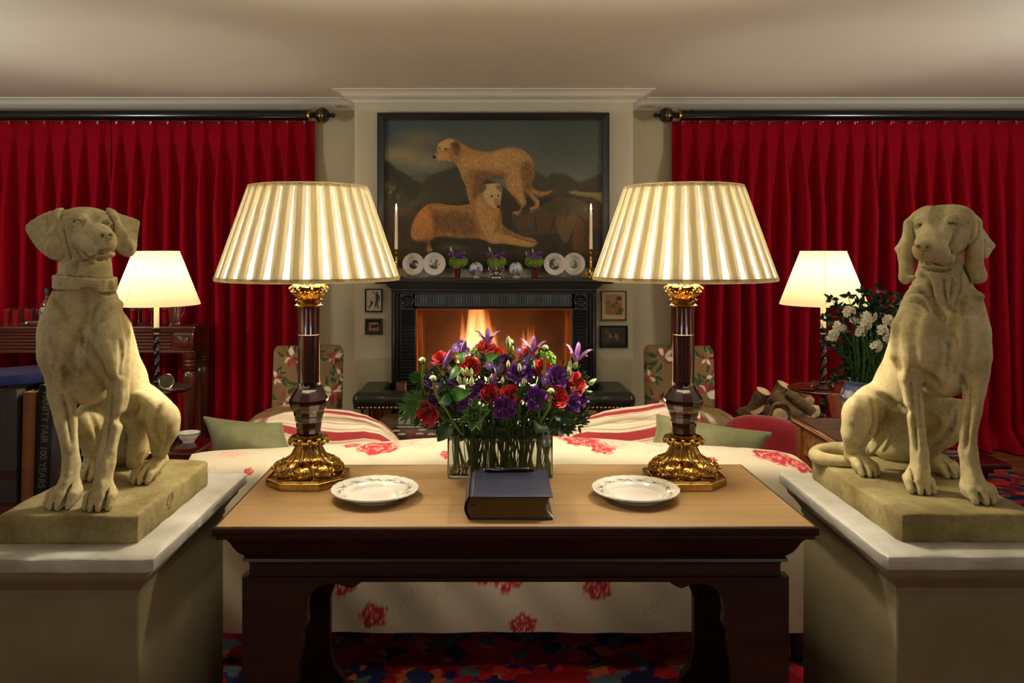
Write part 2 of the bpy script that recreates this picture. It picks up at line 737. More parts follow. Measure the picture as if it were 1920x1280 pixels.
			q = [base - d1 - d2, base - d2, base, base - d1]
			ids = np.stack([idx[p[:, 0], p[:, 1], p[:, 2]] for p in q], -1)
			ids[~sgn] = ids[~sgn][:, ::-1]
			Fs.append(ids)
		Fq = np.concatenate(Fs)
		Fq = Fq[(Fq >= 0).all(1)]
		return npmesh(name, V, Fq, m, parent, True)

# ================================================================ statues
def stone_material(name, c1, c2, c3, pits=1.0):
	m = bpy.data.materials.new(name)
	m.use_nodes = True
	N, L = m.node_tree.nodes, m.node_tree.links
	b = N['Principled BSDF']
	b.inputs['Roughness'].default_value = 0.85
	b.inputs['Specular IOR Level'].default_value = 0.25
	tc = N.new('ShaderNodeTexCoord')

	def noise(sc_, det, rough=.6):
		n = N.new('ShaderNodeTexNoise')
		n.inputs['Scale'].default_value = sc_
		n.inputs['Detail'].default_value = det
		n.inputs['Roughness'].default_value = rough
		L.new(tc.outputs['Object'], n.inputs['Vector'])
		return n

	def ramp(src, a, b_):
		r = N.new('ShaderNodeMapRange')
		r.inputs['From Min'].default_value = a
		r.inputs['From Max'].default_value = b_
		L.new(src, r.inputs['Value'])
		return r.outputs[0]

	def mixc(f, A, B):
		x = N.new('ShaderNodeMix')
		x.data_type = 'RGBA'
		L.new(f, x.inputs['Factor'])
		for i, c in ((6, A), (7, B)):
			if isinstance(c, tuple):
				x.inputs[i].default_value = (*c, 1)
			else:
				L.new(c, x.inputs[i])
		return x.outputs[2]

	def mul(a, b_):
		x = N.new('ShaderNodeMath')
		x.operation = 'MULTIPLY'
		for i, c in enumerate((a, b_)):
			if isinstance(c, (int, float)):
				x.inputs[i].default_value = c
			else:
				L.new(c, x.inputs[i])
		return x.outputs[0]
	n1 = noise(7, 5)
	base = mixc(ramp(n1.outputs['Fac'], .38, .62), c1, c2)
	# lichen and soot pits: fine dark speckle gated by a broad patch noise
	n2 = noise(380, 3, .75)
	n3 = noise(9, 3)
	pit = mul(ramp(n2.outputs['Fac'], .56, .66), ramp(n3.outputs['Fac'], .42, .62))
	pit = mul(pit, .85 * pits)
	n4 = noise(70, 4)
	stain = mul(ramp(n4.outputs['Fac'], .5, .75), .35)
	col = mixc(stain, base, c3)
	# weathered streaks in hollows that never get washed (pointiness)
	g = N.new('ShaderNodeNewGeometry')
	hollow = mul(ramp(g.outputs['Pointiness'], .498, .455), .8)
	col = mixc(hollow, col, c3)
	col = mixc(pit, col, tuple(x * .35 for x in c3))
	L.new(col, b.inputs['Base Color'])
	bp = N.new('ShaderNodeBump')
	bp.inputs['Strength'].default_value = .5
	bp.inputs['Distance'].default_value = .003
	n5 = noise(160, 8, .75)
	L.new(n5.outputs['Fac'], bp.inputs['Height'])
	bp2 = N.new('ShaderNodeBump')
	bp2.inputs['Strength'].default_value = .35
	bp2.inputs['Distance'].default_value = .006
	n6 = noise(34, 5, .6)
	L.new(n6.outputs['Fac'], bp2.inputs['Height'])
	L.new(bp.outputs[0], bp2.inputs['Normal'])
	L.new(bp2.outputs[0], b.inputs['Normal'])
	return m


stone = stone_material('weathered_limestone', rgb(202, 188, 142), rgb(176, 158, 108), rgb(92, 78, 48))
stone_dark = stone_material('plinth_limestone', rgb(158, 144, 98), rgb(122, 106, 64), rgb(62, 50, 28))
ZP = 0.829   # top of the statues' own plinths
HV = 0.0024


def paw(S, x, y, z, ang, s=1.0):
	"""x,y centre of the paw, ang = direction the toes point to"""
	fx, fy = math.cos(ang), math.sin(ang)
	lx, ly = -fy, fx
	P = lambda f, l, h: (x + (fx * f + lx * l) * s, y + (fy * f + ly * l) * s, z + h * s)
	S.ell(P(-.006, 0, .022), (.034 * s, .031 * s, .024 * s), (0, 0, ang), k=.012)
	S.ell(P(-.02, 0, .034), (.028 * s, .024 * s, .026 * s), (0, 0, ang), k=.016)
	for i, l in enumerate((-.027, -.0095, .0095, .027)):
		f = .016 if i in (1, 2) else .006
		S.chain([P(f - .024, l * .85, .034), P(f - .002, l, .029), P(f + .010, l * 1.04, .012)], [.0115 * s, .0120 * s, .0100 * s], k=.005)
		S.ell(P(f + .014, l * 1.04, .006), (.0058 * s, .0058 * s, .0050 * s), k=.004)
	for l in (-.0185, 0, .0185):
		S.chain([P(-.010, l * .88, .056), P(.008, l * .98, .040), P(.026, l * 1.06, .010)], [.0016 * s, .0034 * s, .0046 * s], k=.006, sub=True)


def eye(S, x, y, r=.0095, tilt=0.0, lid=.9):
	"""almond eye on the surface: socket, ball, two lids (r in metres)"""
	d = S.hit(x, y)
	pr = r * F / d
	S.bump(x, y, (r * 1.55, r * 1.1, r * 1.05), r * .95, .004, True)
	c = at(x, y, d)
	S.ell((c.x - r * .12, c.y + r * .80, c.z), (r * .92, r * .80, r * .74), k=.001)
	for hh in (-1, 1):
		pts = [(x + pr * 1.5 * t, y + hh * pr * (.95 if hh < 0 else .8) * (1 - t * t) + tilt * pr * t) for t in (-1.05, -.6, -.2, .2, .6, 1.05)]
		f = [-.0, -.25, -.40, -.40, -.25, -.0]
		S.chain([tuple(at(p[0], p[1], d + r * (.38 + q * lid))) for p, q in zip(pts, f)], [.0024, .003, .0034, .0034, .003, .0024], k=.003)


def left_dog():
	S = SDF((-1.28, 1.88, ZP - .01), (-.84, 2.56, 1.60), HV)
	A = lambda x, y, D: tuple(at(x, y, D))
	G = lambda pts, r, d, k=.012, **q: S.line(pts, r, d, k, **q)
	R = lambda pts, r, d, k=.012, **q: S.line(pts, r, d, k, ridge=True, **q)
	# ribcage: one deep oval, the keel hanging between the forelegs
	S.ell(A(157, 640, 2.16), (.106, .108, .150), (.10, 0, 0), k=.02)
	S.ell(A(170, 714, 2.12), (.054, .066, .064), (0, .1, 0), k=.03)
	S.cone(A(184, 630, 2.24), A(216, 720, 2.35), .090, .082, k=.04)
	S.cone(A(216, 720, 2.35), A(236, 800, 2.44), .080, .072, k=.04)
	S.ell(A(232, 838, 2.45), (.080, .07, .062), k=.03)
	S.cone(A(159, 540, 2.14), A(158, 600, 2.15), .068, .092, k=.03)
	# shoulder blades and upper arms
	S.chain([A(126, 572, 2.12), A(108, 625, 2.10), A(107, 668, 2.10), A(113, 704, 2.09)], [.036, .044, .044, .035], k=.025)
	S.chain([A(198, 572, 2.12), A(214, 630, 2.10), A(216, 672, 2.10), A(219, 712, 2.09)], [.034, .040, .038, .029], k=.025)
	S.ell(A(120, 650, 2.072), (.046, .036, .066), (0, .25, 0), k=.035)
	S.ell(A(197, 655, 2.064), (.044, .034, .070), (0, -.25, 0), k=.035)
	# forelegs
	S.chain([A(114, 690, 2.085), A(116, 740, 2.075), A(124, 790, 2.06), A(131, 840, 2.05), A(134, 868, 2.045), A(131, 896, 2.035), A(124, 922, 2.02)],
			[.037, .0335, .0260, .0195, .0215, .0210, .026], k=.010)
	S.chain([A(221, 700, 2.085), A(222, 745, 2.07), A(213, 795, 2.05), A(203, 840, 2.03), A(199, 866, 2.025), A(194, 896, 2.02), A(189, 925, 2.00)],
			[.030, .0255, .0225, .0200, .0228, .0210, .0245], k=.010)
	S.cone(A(104, 700, 2.07), A(98, 718, 2.075), .014, .010, k=.014)
	paw(S, at(117, 938, 2.01).x, 2.015, ZP, -PI / 2 - .22, 1.10)
	paw(S, at(187, 941, 1.995).x, 2.000, ZP, -PI / 2 - .05, 1.02)
	# right haunch, knee, shank and foot
	S.chain([A(240, 780, 2.41), A(272, 762, 2.34), A(300, 774, 2.28)], [.056, .050, .040], k=.02)
	S.ell(A(307, 792, 2.26), (.044, .046, .058), (0, .25, 0), k=.015)
	S.cone(A(278, 742, 2.37), A(306, 768, 2.32), .030, .030, k=.02)
	S.chain([A(310, 808, 2.26), A(302, 838, 2.29), A(299, 858, 2.32)], [.036, .022, .018], k=.012)
	S.cone(A(286, 800, 2.26), A(290, 846, 2.28), .016, .010, k=.012)
	S.chain([A(304, 862, 2.32), A(290, 872, 2.28), A(280, 882, 2.25)], [.018, .021, .023], k=.012)
	paw(S, at(273, 891, 2.235).x, 2.222, ZP, -PI / 2 - .30, .92)
	# skin of the flank running down behind the knee
	S.chain([A(262, 800, 2.36), A(256, 840, 2.36), A(252, 866, 2.38)], [.030, .026, .024], k=.02)
	# left haunch seen between the forelegs
	S.chain([A(200, 800, 2.38), A(176, 782, 2.30), A(160, 792, 2.24)], [.056, .050, .038], k=.02)
	S.chain([A(160, 800, 2.24), A(176, 850, 2.30), A(170, 872, 2.29)], [.036, .024, .021], k=.014)
	S.cone(A(172, 876, 2.28), A(168, 882, 2.26), .019, .020, k=.014)
	paw(S, at(164, 888, 2.26).x, 2.245, ZP, -PI / 2 - .1, .86)
	# neck with collar
	S.chain([A(160, 560, 2.145), A(160, 530, 2.125), A(160, 500, 2.12), A(162, 450, 2.13)], [.074, .0645, .0630, .056], k=.02)
	n = 28
	c0 = at(160, 530, 2.125)
	q = lambda a, h, rr=.0715: (c0.x + rr * math.cos(a), c0.y + rr * 1.02 * math.sin(a), c0.z + h - .006 * math.cos(a) + .0015 * math.sin(a * 3))
	for t in range(n):
		a0, a1 = 2 * PI * t / n, 2 * PI * (t + 1) / n
		for h in (-.013, -.004, .005, .013):
			S.cone(q(a0, h), q(a1, h), .0062, .0062, k=.002)
	S.ell(q(-.12, .002, .079), (.006, .010, .012), k=.003)
	for t in range(n):
		a0, a1 = 2 * PI * t / n, 2 * PI * (t + 1) / n
		for h in (-.0225, .0225):
			S.cone(q(a0, h, .073), q(a1, h, .073), .0035, .0035, k=.004, sub=True)
	# skull: broad and flat on top
	S.ell(A(160, 420, 2.14), (.072, .078, .046), (0, 0, -.3), k=.010)
	S.ell(A(166, 424, 2.10), (.066, .058, .040), (0, 0, -.1), k=.02)
	S.ell(A(152, 446, 2.10), (.046, .050, .044), (0, .05, -.2), k=.02)
	# bridge of the nose, flews, chin: one broad wedge
	S.cone(A(174, 430, 2.088), A(187, 446, 2.036), .038, .034, k=.022)
	S.cone(A(166, 452, 2.068), A(188, 460, 2.030), .036, .031, k=.02)
	S.ell(A(200, 453, 2.022), (.022, .028, .027), (0, .1, 0), k=.012)
	S.cone(A(148, 462, 2.085), A(170, 478, 2.060), .030, .020, k=.012)
	S.ell(A(192, 477, 2.030), (.030, .032, .012), (0, -.05, 0), k=.006)
	S.ell(A(199, 441, 2.003), (.0175, .013, .0110), k=.007)
	for dx in (-8.0, 8.5):
		S.bump(199 + dx, 441.5, (.0058, .009, .0046), .010, .002, True)
	G([(200, 448), (201, 456), (202, 464)], .0014, .0022, .003)
	# lips, mouth
	G([(156, 468), (158, 476), (167, 483), (176, 481), (184, 474), (194, 469), (205, 467), (214, 474)], .0032, .007, .003)
	G([(184, 476), (194, 473), (206, 470)], .005, .006, .003)
	G([(139, 466), (144, 476), (150, 484)], .004, .005, .006)
	G([(158, 434), (168, 448), (176, 458)], .006, .002, .014)
	# cheek edge against ear and neck
	G([(118, 428), (121, 446), (126, 466), (133, 488)], .006, .010, .006)
	G([(150, 490), (160, 490), (176, 488), (194, 487), (205, 487)], .005, .008, .004)
	# stop and brows
	G([(174, 393), (176, 402), (180, 411)], .012, .004, .016)
	R([(131, 410), (146, 405), (159, 411)], .007, .0035, .008)
	R([(196, 410), (204, 407), (212, 411)], .005, .003, .006)
	eye(S, 146, 416.5, .0115, .10)
	S.ell(A(195, 426, 2.088), (.032, .036, .034), k=.01)
	eye(S, 200, 419, .0088, -.1)
	# throat skin
	R([(138, 488), (129, 500), (124, 516)], .007, .005, .01)
	R([(170, 500), (162, 508), (158, 516)], .006, .004, .01)
	G([(146, 492), (140, 512)], .004, .003, .01)
	# ears: hinged at the crown, folded forward, thin flaps flaring outwards
	LE = [(113, 398, 2.105), (85, 404, 2.115), (54, 424, 2.12), (61, 444, 2.112), (80, 469, 2.095), (104, 482, 2.078), (117, 474, 2.072), (121, 448, 2.072), (114, 420, 2.078)]
	LE = [tuple(p) for p in catmull(LE, 3)]
	c = (96, 440, 2.085)
	for i in range(len(LE)):
		S.tri(A(*c), A(*LE[i]), A(*LE[(i + 1) % len(LE)]), .0062, k=.004)
	S.ell(A(104, 466, 2.074), (.024, .009, .024), (0, .25, 0), k=.014)
	S.chain([A(116, 393, 2.11), A(108, 396, 2.085), A(109, 410, 2.072), A(115, 424, 2.070), A(120, 440, 2.069)], [.006, .0075, .0075, .006, .005], k=.005)
	S.cone(A(116, 400, 2.05), A(119, 422, 2.05), .003, .003, k=.004, sub=True)
	S.cone(A(116, 400, 2.075), A(119, 424, 2.07), .0055, .004, k=.005, sub=True)
	G([(84, 408), (86, 424), (80, 440)], .006, .003, .010)
	RE = [(204, 396, 2.10), (224, 405, 2.10), (254, 415, 2.125), (256, 423, 2.125), (253, 446, 2.12), (251, 467, 2.112), (241, 477, 2.10), (221, 466, 2.085), (217, 448, 2.074), (220, 425, 2.072), (215, 408, 2.080)]
	RE = [tuple(p) for p in catmull(RE, 3)]
	c = (232, 436, 2.088)
	for i in range(len(RE)):
		S.tri(A(*c), A(*RE[i]), A(*RE[(i + 1) % len(RE)]), .0058, k=.004)
	S.chain([A(203, 393, 2.115), A(212, 397, 2.10), A(219, 408, 2.088), A(222, 425, 2.080), A(219, 447, 2.078)], [.006, .0065, .0065, .006, .004], k=.004)
	S.ell(A(238, 464, 2.096), (.018, .008, .018), k=.012)
	G = lambda pts, r, d, k=.012, **q: S.line(pts, r * 1.1, d * 1.7, k, **q)
	R = lambda pts, r, d, k=.012, **q: S.line(pts, r * 1.1, d * 1.6, k, ridge=True, **q)
	# breast: centre furrow, V of the breastbone, muscle edges
	G([(162, 556), (166, 585), (164, 612), (156, 640)], .022, .009, .03)
	G([(152, 622), (149, 645), (138, 675), (129, 702)], .008, .007, .022)
	G([(156, 640), (170, 664), (190, 690), (203, 712)], .007, .0065, .022)
	R([(152, 646), (150, 670), (150, 690)], .010, .004, .014)
	G([(152, 618), (155, 640), (152, 650)], .004, .0025, .006)
	R([(148, 556), (150, 590), (146, 610)], .010, .004, .016)
	G([(222, 562), (204, 566), (186, 578), (178, 596)], .006, .006, .014)
	R([(226, 570), (205, 574), (190, 590), (186, 616)], .012, .003, .018)
	G([(100, 566), (112, 580), (122, 600)], .006, .005, .016)
	G([(90, 640), (100, 670), (98, 690)], .006, .004, .014)
	G([(118, 684), (126, 702), (124, 724)], .006, .005, .012)
	R([(196, 640), (206, 672), (208, 700)], .010, .005, .014)
	G([(236, 600), (243, 650), (236, 700)], .008, .005, .018)
	G([(226, 640), (230, 670), (226, 700)], .006, .004, .012)
	G([(150, 700), (160, 722), (180, 740)], .006, .003, .014)
	# forearm tendons
	G([(118, 740), (128, 780), (134, 830)], .005, .005, .008)
	R([(103, 735), (114, 790), (126, 845)], .007, .004, .010)
	G([(209, 740), (205, 790), (198, 840)], .004, .004, .008)
	R([(228, 735), (219, 790), (207, 845)], .006, .003, .010)
	R([(131, 860), (127, 890), (120, 915)], .007, .003, .008)
	R([(198, 860), (193, 890), (187, 915)], .007, .003, .008)
	# haunch
	G([(296, 760), (288, 785), (290, 815), (300, 835)], .008, .009, .014)
	G([(262, 752), (250, 772), (232, 784), (220, 786)], .010, .012, .018)
	R([(252, 742), (272, 748), (290, 762)], .014, .005, .016)
	G([(318, 800), (314, 826), (306, 846)], .005, .004, .008)
	G([(170, 775), (180, 800), (186, 830)], .006, .005, .012)
	S.floor_cut(ZP - .004)
	return S


def right_dog():
	S = SDF((.93, 1.93, ZP - .01), (1.40, 2.62, 1.62), HV)
	A = lambda x, y, D: tuple(at(x, y, D))
	G = lambda pts, r, d, k=.012, **q: S.line(pts, r, d, k, **q)
	R = lambda pts, r, d, k=.012, **q: S.line(pts, r, d, k, ridge=True, **q)
	# ribcage and keel
	S.ell(A(1764, 640, 2.22), (.110, .110, .150), (.10, 0, .1), k=.02)
	S.ell(A(1771, 700, 2.17), (.054, .066, .064), k=.03)
	S.cone(A(1738, 640, 2.28), A(1702, 730, 2.39), .092, .088, k=.04)
	S.cone(A(1702, 730, 2.39), A(1688, 800, 2.47), .084, .080, k=.04)
	S.ell(A(1692, 838, 2.48), (.09, .07, .05), k=.03)
	S.cone(A(1766, 540, 2.19), A(1766, 590, 2.20), .072, .096, k=.03)
	# shoulders
	S.chain([A(1722, 566, 2.20), A(1704, 620, 2.18), A(1698, 664, 2.18), A(1707, 700, 2.175)], [.038, .044, .040, .029], k=.025)
	S.chain([A(1814, 572, 2.16), A(1822, 620, 2.12), A(1825, 668, 2.115), A(1829, 704, 2.105)], [.038, .044, .042, .030], k=.025)
	S.ell(A(1738, 644, 2.130), (.052, .038, .076), (0, .15, 0), k=.04)
	S.ell(A(1806, 644, 2.100), (.046, .038, .076), (0, -.15, 0), k=.04)
	S.ell(A(1826, 552, 2.14), (.024, .030, .012), (0, .35, 0), k=.012)
	# forelegs
	S.chain([A(1704, 692, 2.18), A(1708, 722, 2.17), A(1714, 760, 2.165), A(1720, 810, 2.16), A(1724, 848, 2.155), A(1725, 878, 2.15), A(1724, 902, 2.135)],
			[.032, .0265, .0235, .0200, .0225, .0240, .0275], k=.010)
	S.chain([A(1830, 696, 2.10), A(1827, 730, 2.09), A(1822, 770, 2.085), A(1815, 815, 2.08), A(1815, 845, 2.078), A(1820, 880, 2.072), A(1829, 914, 2.055)],
			[.031, .0265, .0230, .0200, .0222, .0225, .0275], k=.010)
	S.ell(A(1695, 702, 2.16), (.014, .014, .022), k=.012)
	paw(S, at(1723, 908, 2.135).x, 2.135, ZP, -PI / 2 - .05, 1.02)
	paw(S, at(1834, 926, 2.06).x, 2.055, ZP, -PI / 2 + .25, 1.10)
	# haunch at the outer back
	S.chain([A(1672, 776, 2.45), A(1640, 756, 2.39), A(1618, 768, 2.33)], [.060, .054, .044], k=.02)
	S.ell(A(1612, 784, 2.31), (.050, .046, .066), (0, -.1, 0), k=.015)
	S.cone(A(1656, 736, 2.43), A(1626, 752, 2.37), .036, .034, k=.02)
	S.chain([A(1604, 812, 2.31), A(1600, 836, 2.34), A(1598, 852, 2.37)], [.040, .026, .020], k=.012)
	S.cone(A(1628, 800, 2.30), A(1612, 840, 2.33), .018, .012, k=.012)
	S.chain([A(1598, 852, 2.36), A(1610, 862, 2.33), A(1617, 870, 2.31)], [.020, .021, .024], k=.012)
	paw(S, at(1621, 874, 2.305).x, 2.295, ZP, -PI / 2 + .25, .92)
	# flank skin: two thin webs down to the plinth behind the knee
	S.tri(A(1644, 770, 2.36), A(1656, 820, 2.34), A(1636, 846, 2.36), .008, k=.012)
	S.tri(A(1676, 812, 2.36), A(1674, 826, 2.345), A(1656, 846, 2.34), .004, k=.010)
	# other haunch
	S.chain([A(1730, 796, 2.43), A(1768, 776, 2.35), A(1796, 776, 2.31)], [.056, .052, .044], k=.02)
	S.chain([A(1796, 786, 2.31), A(1770, 818, 2.33), A(1742, 842, 2.37)], [.042, .032, .022], k=.014)
	S.cone(A(1744, 852, 2.36), A(1764, 866, 2.31), .021, .021, k=.014)
	paw(S, at(1774, 874, 2.29).x, 2.285, ZP, -PI / 2 + .5, .98)
	# tail
	tz = ZP + .016
	tp = [(1650, 2.53), (1606, 2.52), (1565, 2.525), (1537, 2.50), (1529, 2.45), (1545, 2.41), (1576, 2.385), (1606, 2.38)]
	pts = [(at(x, 0, D).x, D, tz) for x, D in tp]
	pts = [tuple(p) for p in catmull(pts, 4, False)]
	n = len(pts)
	S.chain(pts, [.024 - .010 * i / n for i in range(n)], k=.006)
	# neck
	S.chain([A(1768, 560, 2.20), A(1766, 530, 2.19), A(1764, 500, 2.19), A(1768, 440, 2.21)], [.078, .060, .054, .054], k=.02)
	# skull: domed with two lobes
	S.ell(A(1767, 425, 2.20), (.080, .080, .060), (0, 0, .1), k=.010)
	S.ell(A(1744, 410, 2.165), (.042, .048, .036), k=.02)
	S.ell(A(1795, 412, 2.165), (.042, .050, .038), k=.02)
	S.ell(A(1736, 430, 2.155), (.034, .040, .034), k=.02)
	S.ell(A(1793, 440, 2.165), (.044, .050, .038), k=.02)
	# bridge, muzzle, flews: a broad wedge
	S.cone(A(1757, 430, 2.130), A(1742, 462, 2.085), .042, .036, k=.022)
	S.ell(A(1746, 472, 2.082), (.041, .042, .032), (0, .15, .1), k=.016)
	S.cone(A(1790, 452, 2.14), A(1775, 484, 2.11), .030, .018, k=.016)
	S.ell(A(1764, 483, 2.092), (.032, .036, .021), (0, .25, .2), k=.012)
	S.ell(A(1752, 499, 2.098), (.034, .026, .009), k=.005)
	S.ell(A(1731, 460, 2.050), (.0195, .016, .0140), k=.007)
	for dx in (-8.5, 9):
		S.bump(1731 + dx, 464, (.0060, .009, .0060), .010, .002, True)
	G([(1731, 471), (1730, 479), (1727, 490)], .0015, .0025, .003)
	G([(1716, 486), (1722, 493), (1732, 493), (1745, 491), (1758, 496), (1772, 500), (1782, 494), (1786, 482)], .0034, .008, .003)
	G([(1784, 486), (1786, 478), (1785, 470)], .004, .006, .004)
	# stop, brows, heavy lids, cheek
	G([(1768, 384), (1764, 396), (1761, 410), (1762, 422)], .016, .006, .022)
	R([(1716, 414), (1728, 409), (1742, 414)], .007, .0035, .010)
	R([(1776, 412), (1790, 408), (1806, 414)], .008, .004, .010)
	eye(S, 1722.5, 422.5, .0075, .1)
	eye(S, 1788, 421.5, .0095, .12, 1.1)
	G([(1778, 419), (1788, 418.5), (1798, 421)], .003, .008, .002)
	R([(1774, 416), (1788, 413.5), (1801, 418)], .0034, .003, .002)
	# the jaw's edge against neck and ear
	G([(1787, 480), (1796, 477), (1808, 470), (1818, 456), (1824, 436), (1826, 418)], .005, .007, .005)
	G([(1708, 424), (1710, 444), (1713, 466)], .005, .008, .005)
	G([(1732, 506), (1750, 507), (1770, 508), (1784, 504)], .005, .008, .004)
	# ears hanging like long flaps
	S.chain([A(1717, 404, 2.19), A(1705, 420, 2.17), A(1701, 460, 2.155), A(1701, 500, 2.145), A(1698, 518, 2.14)], [.010, .014, .016, .017, .018], k=.006)
	S.tri(A(1706, 424, 2.175), A(1692, 505, 2.15), A(1685, 466, 2.19), .007, k=.008)
	S.cone(A(1696, 460, 2.17), A(1682, 467, 2.19), .010, .006, k=.008)
	S.cone(A(1698, 524, 2.135), A(1713, 520, 2.112), .013, .006, k=.006)
	S.tri(A(1708, 415, 2.18), A(1712, 495, 2.15), A(1702, 500, 2.145), .007, k=.006)
	S.cone(A(1716, 490, 2.12), A(1720, 510, 2.12), .006, .008, k=.006, sub=True)
	S.chain([A(1812, 478, 2.16), A(1812, 500, 2.15), A(1811, 526, 2.15)], [.006, .011, .012], k=.006, sub=True)
	S.chain([A(1818, 402, 2.19), A(1828, 418, 2.17), A(1829, 460, 2.155), A(1828, 500, 2.145), A(1834, 517, 2.14)], [.012, .017, .019, .0205, .022], k=.006)
	S.tri(A(1834, 424, 2.175), A(1848, 480, 2.16), A(1860, 461, 2.20), .007, k=.008)
	S.cone(A(1842, 452, 2.17), A(1861, 460, 2.20), .012, .005, k=.008)
	# loose skin of throat
	G([(1728, 516), (1744, 528), (1748, 556), (1760, 584), (1772, 598)], .007, .010, .012, taper=False)
	G([(1770, 520), (1771, 550), (1779, 578)], .004, .006, .006)
	G([(1786, 520), (1784, 550), (1783, 575)], .004, .005, .006)
	G([(1804, 510), (1802, 540), (1796, 566), (1790, 582)], .007, .010, .012)
	R([(1744, 514), (1756, 530), (1762, 558), (1776, 586)], .009, .006, .008)
	R([(1796, 508), (1793, 535), (1786, 570)], .008, .005, .008)
	R([(1782, 588), (1783, 602), (1777, 616)], .009, .007, .010)
	R([(1708, 538), (1730, 538), (1746, 550)], .007, .006, .008)
	G([(1706, 548), (1728, 549), (1744, 562)], .004, .005, .006)
	R([(1706, 556), (1728, 558), (1744, 572)], .006, .005, .006)
	G([(1708, 566), (1728, 569), (1742, 582)], .004, .004, .006)
	R([(1712, 572), (1728, 578), (1740, 590)], .005, .004, .006)
	G([(1814, 556), (1804, 566), (1806, 590)], .007, .008, .010)
	G = lambda pts, r, d, k=.012, **q: S.line(pts, r * 1.1, d * 1.7, k, **q)
	R = lambda pts, r, d, k=.012, **q: S.line(pts, r * 1.1, d * 1.6, k, ridge=True, **q)
	# breast
	G([(1781, 602), (1781, 640), (1776, 680), (1776, 700)], .014, .012, .024)
	R([(1789, 640), (1787, 668), (1782, 700)], .010, .007, .010)
	R([(1770, 650), (1768, 680), (1770, 704)], .010, .004, .012)
	G([(1722, 590), (1712, 630), (1716, 680)], .008, .003, .016)
	G([(1716, 690), (1734, 700), (1750, 710), (1762, 728)], .007, .007, .016)
	G([(1816, 600), (1816, 650), (1806, 700)], .007, .007, .014)
	G([(1802, 704), (1806, 716), (1812, 730)], .006, .006, .010)
	G([(1682, 600), (1676, 650), (1686, 700)], .010, .007, .022)
	
	# forelegs
	R([(1697, 706), (1704, 745), (1712, 790)], .008, .005, .010)
	G([(1709, 720), (1715, 790), (1720, 850)], .004, .005, .008)
	G([(1724, 740), (1728, 800)], .004, .003, .008)
	R([(1838, 712), (1831, 770), (1822, 810)], .007, .003, .010)
	G([(1820, 730), (1815, 800), (1812, 840)], .004, .004, .008)
	R([(1724, 850), (1724, 880), (1722, 898)], .008, .003, .008)
	R([(1816, 850), (1822, 885), (1830, 905)], .008, .003, .008)
	# haunches
	G([(1638, 752), (1640, 790), (1630, 822), (1614, 842)], .008, .010, .014)
	R([(1604, 750), (1598, 780), (1600, 806)], .014, .004, .016)
	G([(1652, 740), (1668, 750), (1684, 762), (1700, 770)], .008, .008, .018)
	G([(1664, 766), (1668, 790), (1664, 806)], .008, .008, .014)
	R([(1752, 772), (1772, 790), (1766, 812), (1744, 834)], .008, .005, .010)
	G([(1790, 770), (1786, 800), (1768, 824), (1748, 838)], .006, .006, .010)
	S.floor_cut(ZP - .004)
	return S


def plinth_mesh(x0, x1, y0, y1, z0, z1, rb=.05, seed=1):
	"""slab with slightly worn edges, rounded at the back"""
	rnd = random.Random(seed)
	outline = []
	def edge(p, q, n):
		for i in range(n):
			t = i / n
			outline.append((p[0] + (q[0] - p[0]) * t, p[1] + (q[1] - p[1]) * t))
	edge((x0 + .006, y0), (x1 - .006, y0), 26)
	edge((x1, y0 + .006), (x1, y1 - rb), 34)
	for i in range(8):
		a = PI / 2 * i / 8
		outline.append((x1 - rb + rb * math.cos(a), y1 - rb + rb * math.sin(a)))
	edge((x1 - rb, y1), (x0 + rb, y1), 14)
	for i in range(8):
		a = PI / 2 + PI / 2 * i / 8
		outline.append((x0 + rb + rb * math.cos(a), y1 - rb + rb * math.sin(a)))
	edge((x0, y1 - rb), (x0, y0 + .006), 34)
	cx, cy = (x0 + x1) / 2, (y0 + y1) / 2
	rings = []
	for k, (ins, z) in enumerate([(.004, z0), (0, z0 + .006), (0, z0 + .03), (0, z1 - .010), (.0025, z1 - .003), (.008, z1), (.03, z1 + .0004)]):
		ring = []
		for j, (x, y) in enumerate(outline):
			w = .0012 * math.sin(j * .7 + k) + .0015 * (rnd.random() - .5)
			dx, dy = x - cx, y - cy
			l = math.hypot(dx, dy)
			ring.append((x - dx / l * (ins + w), y - dy / l * (ins + w), z + (.0015 * math.sin(j * .45) if 0 < k < 6 and k > 3 else 0)))
		rings.append(ring)
	return MB().loft(rings, True)


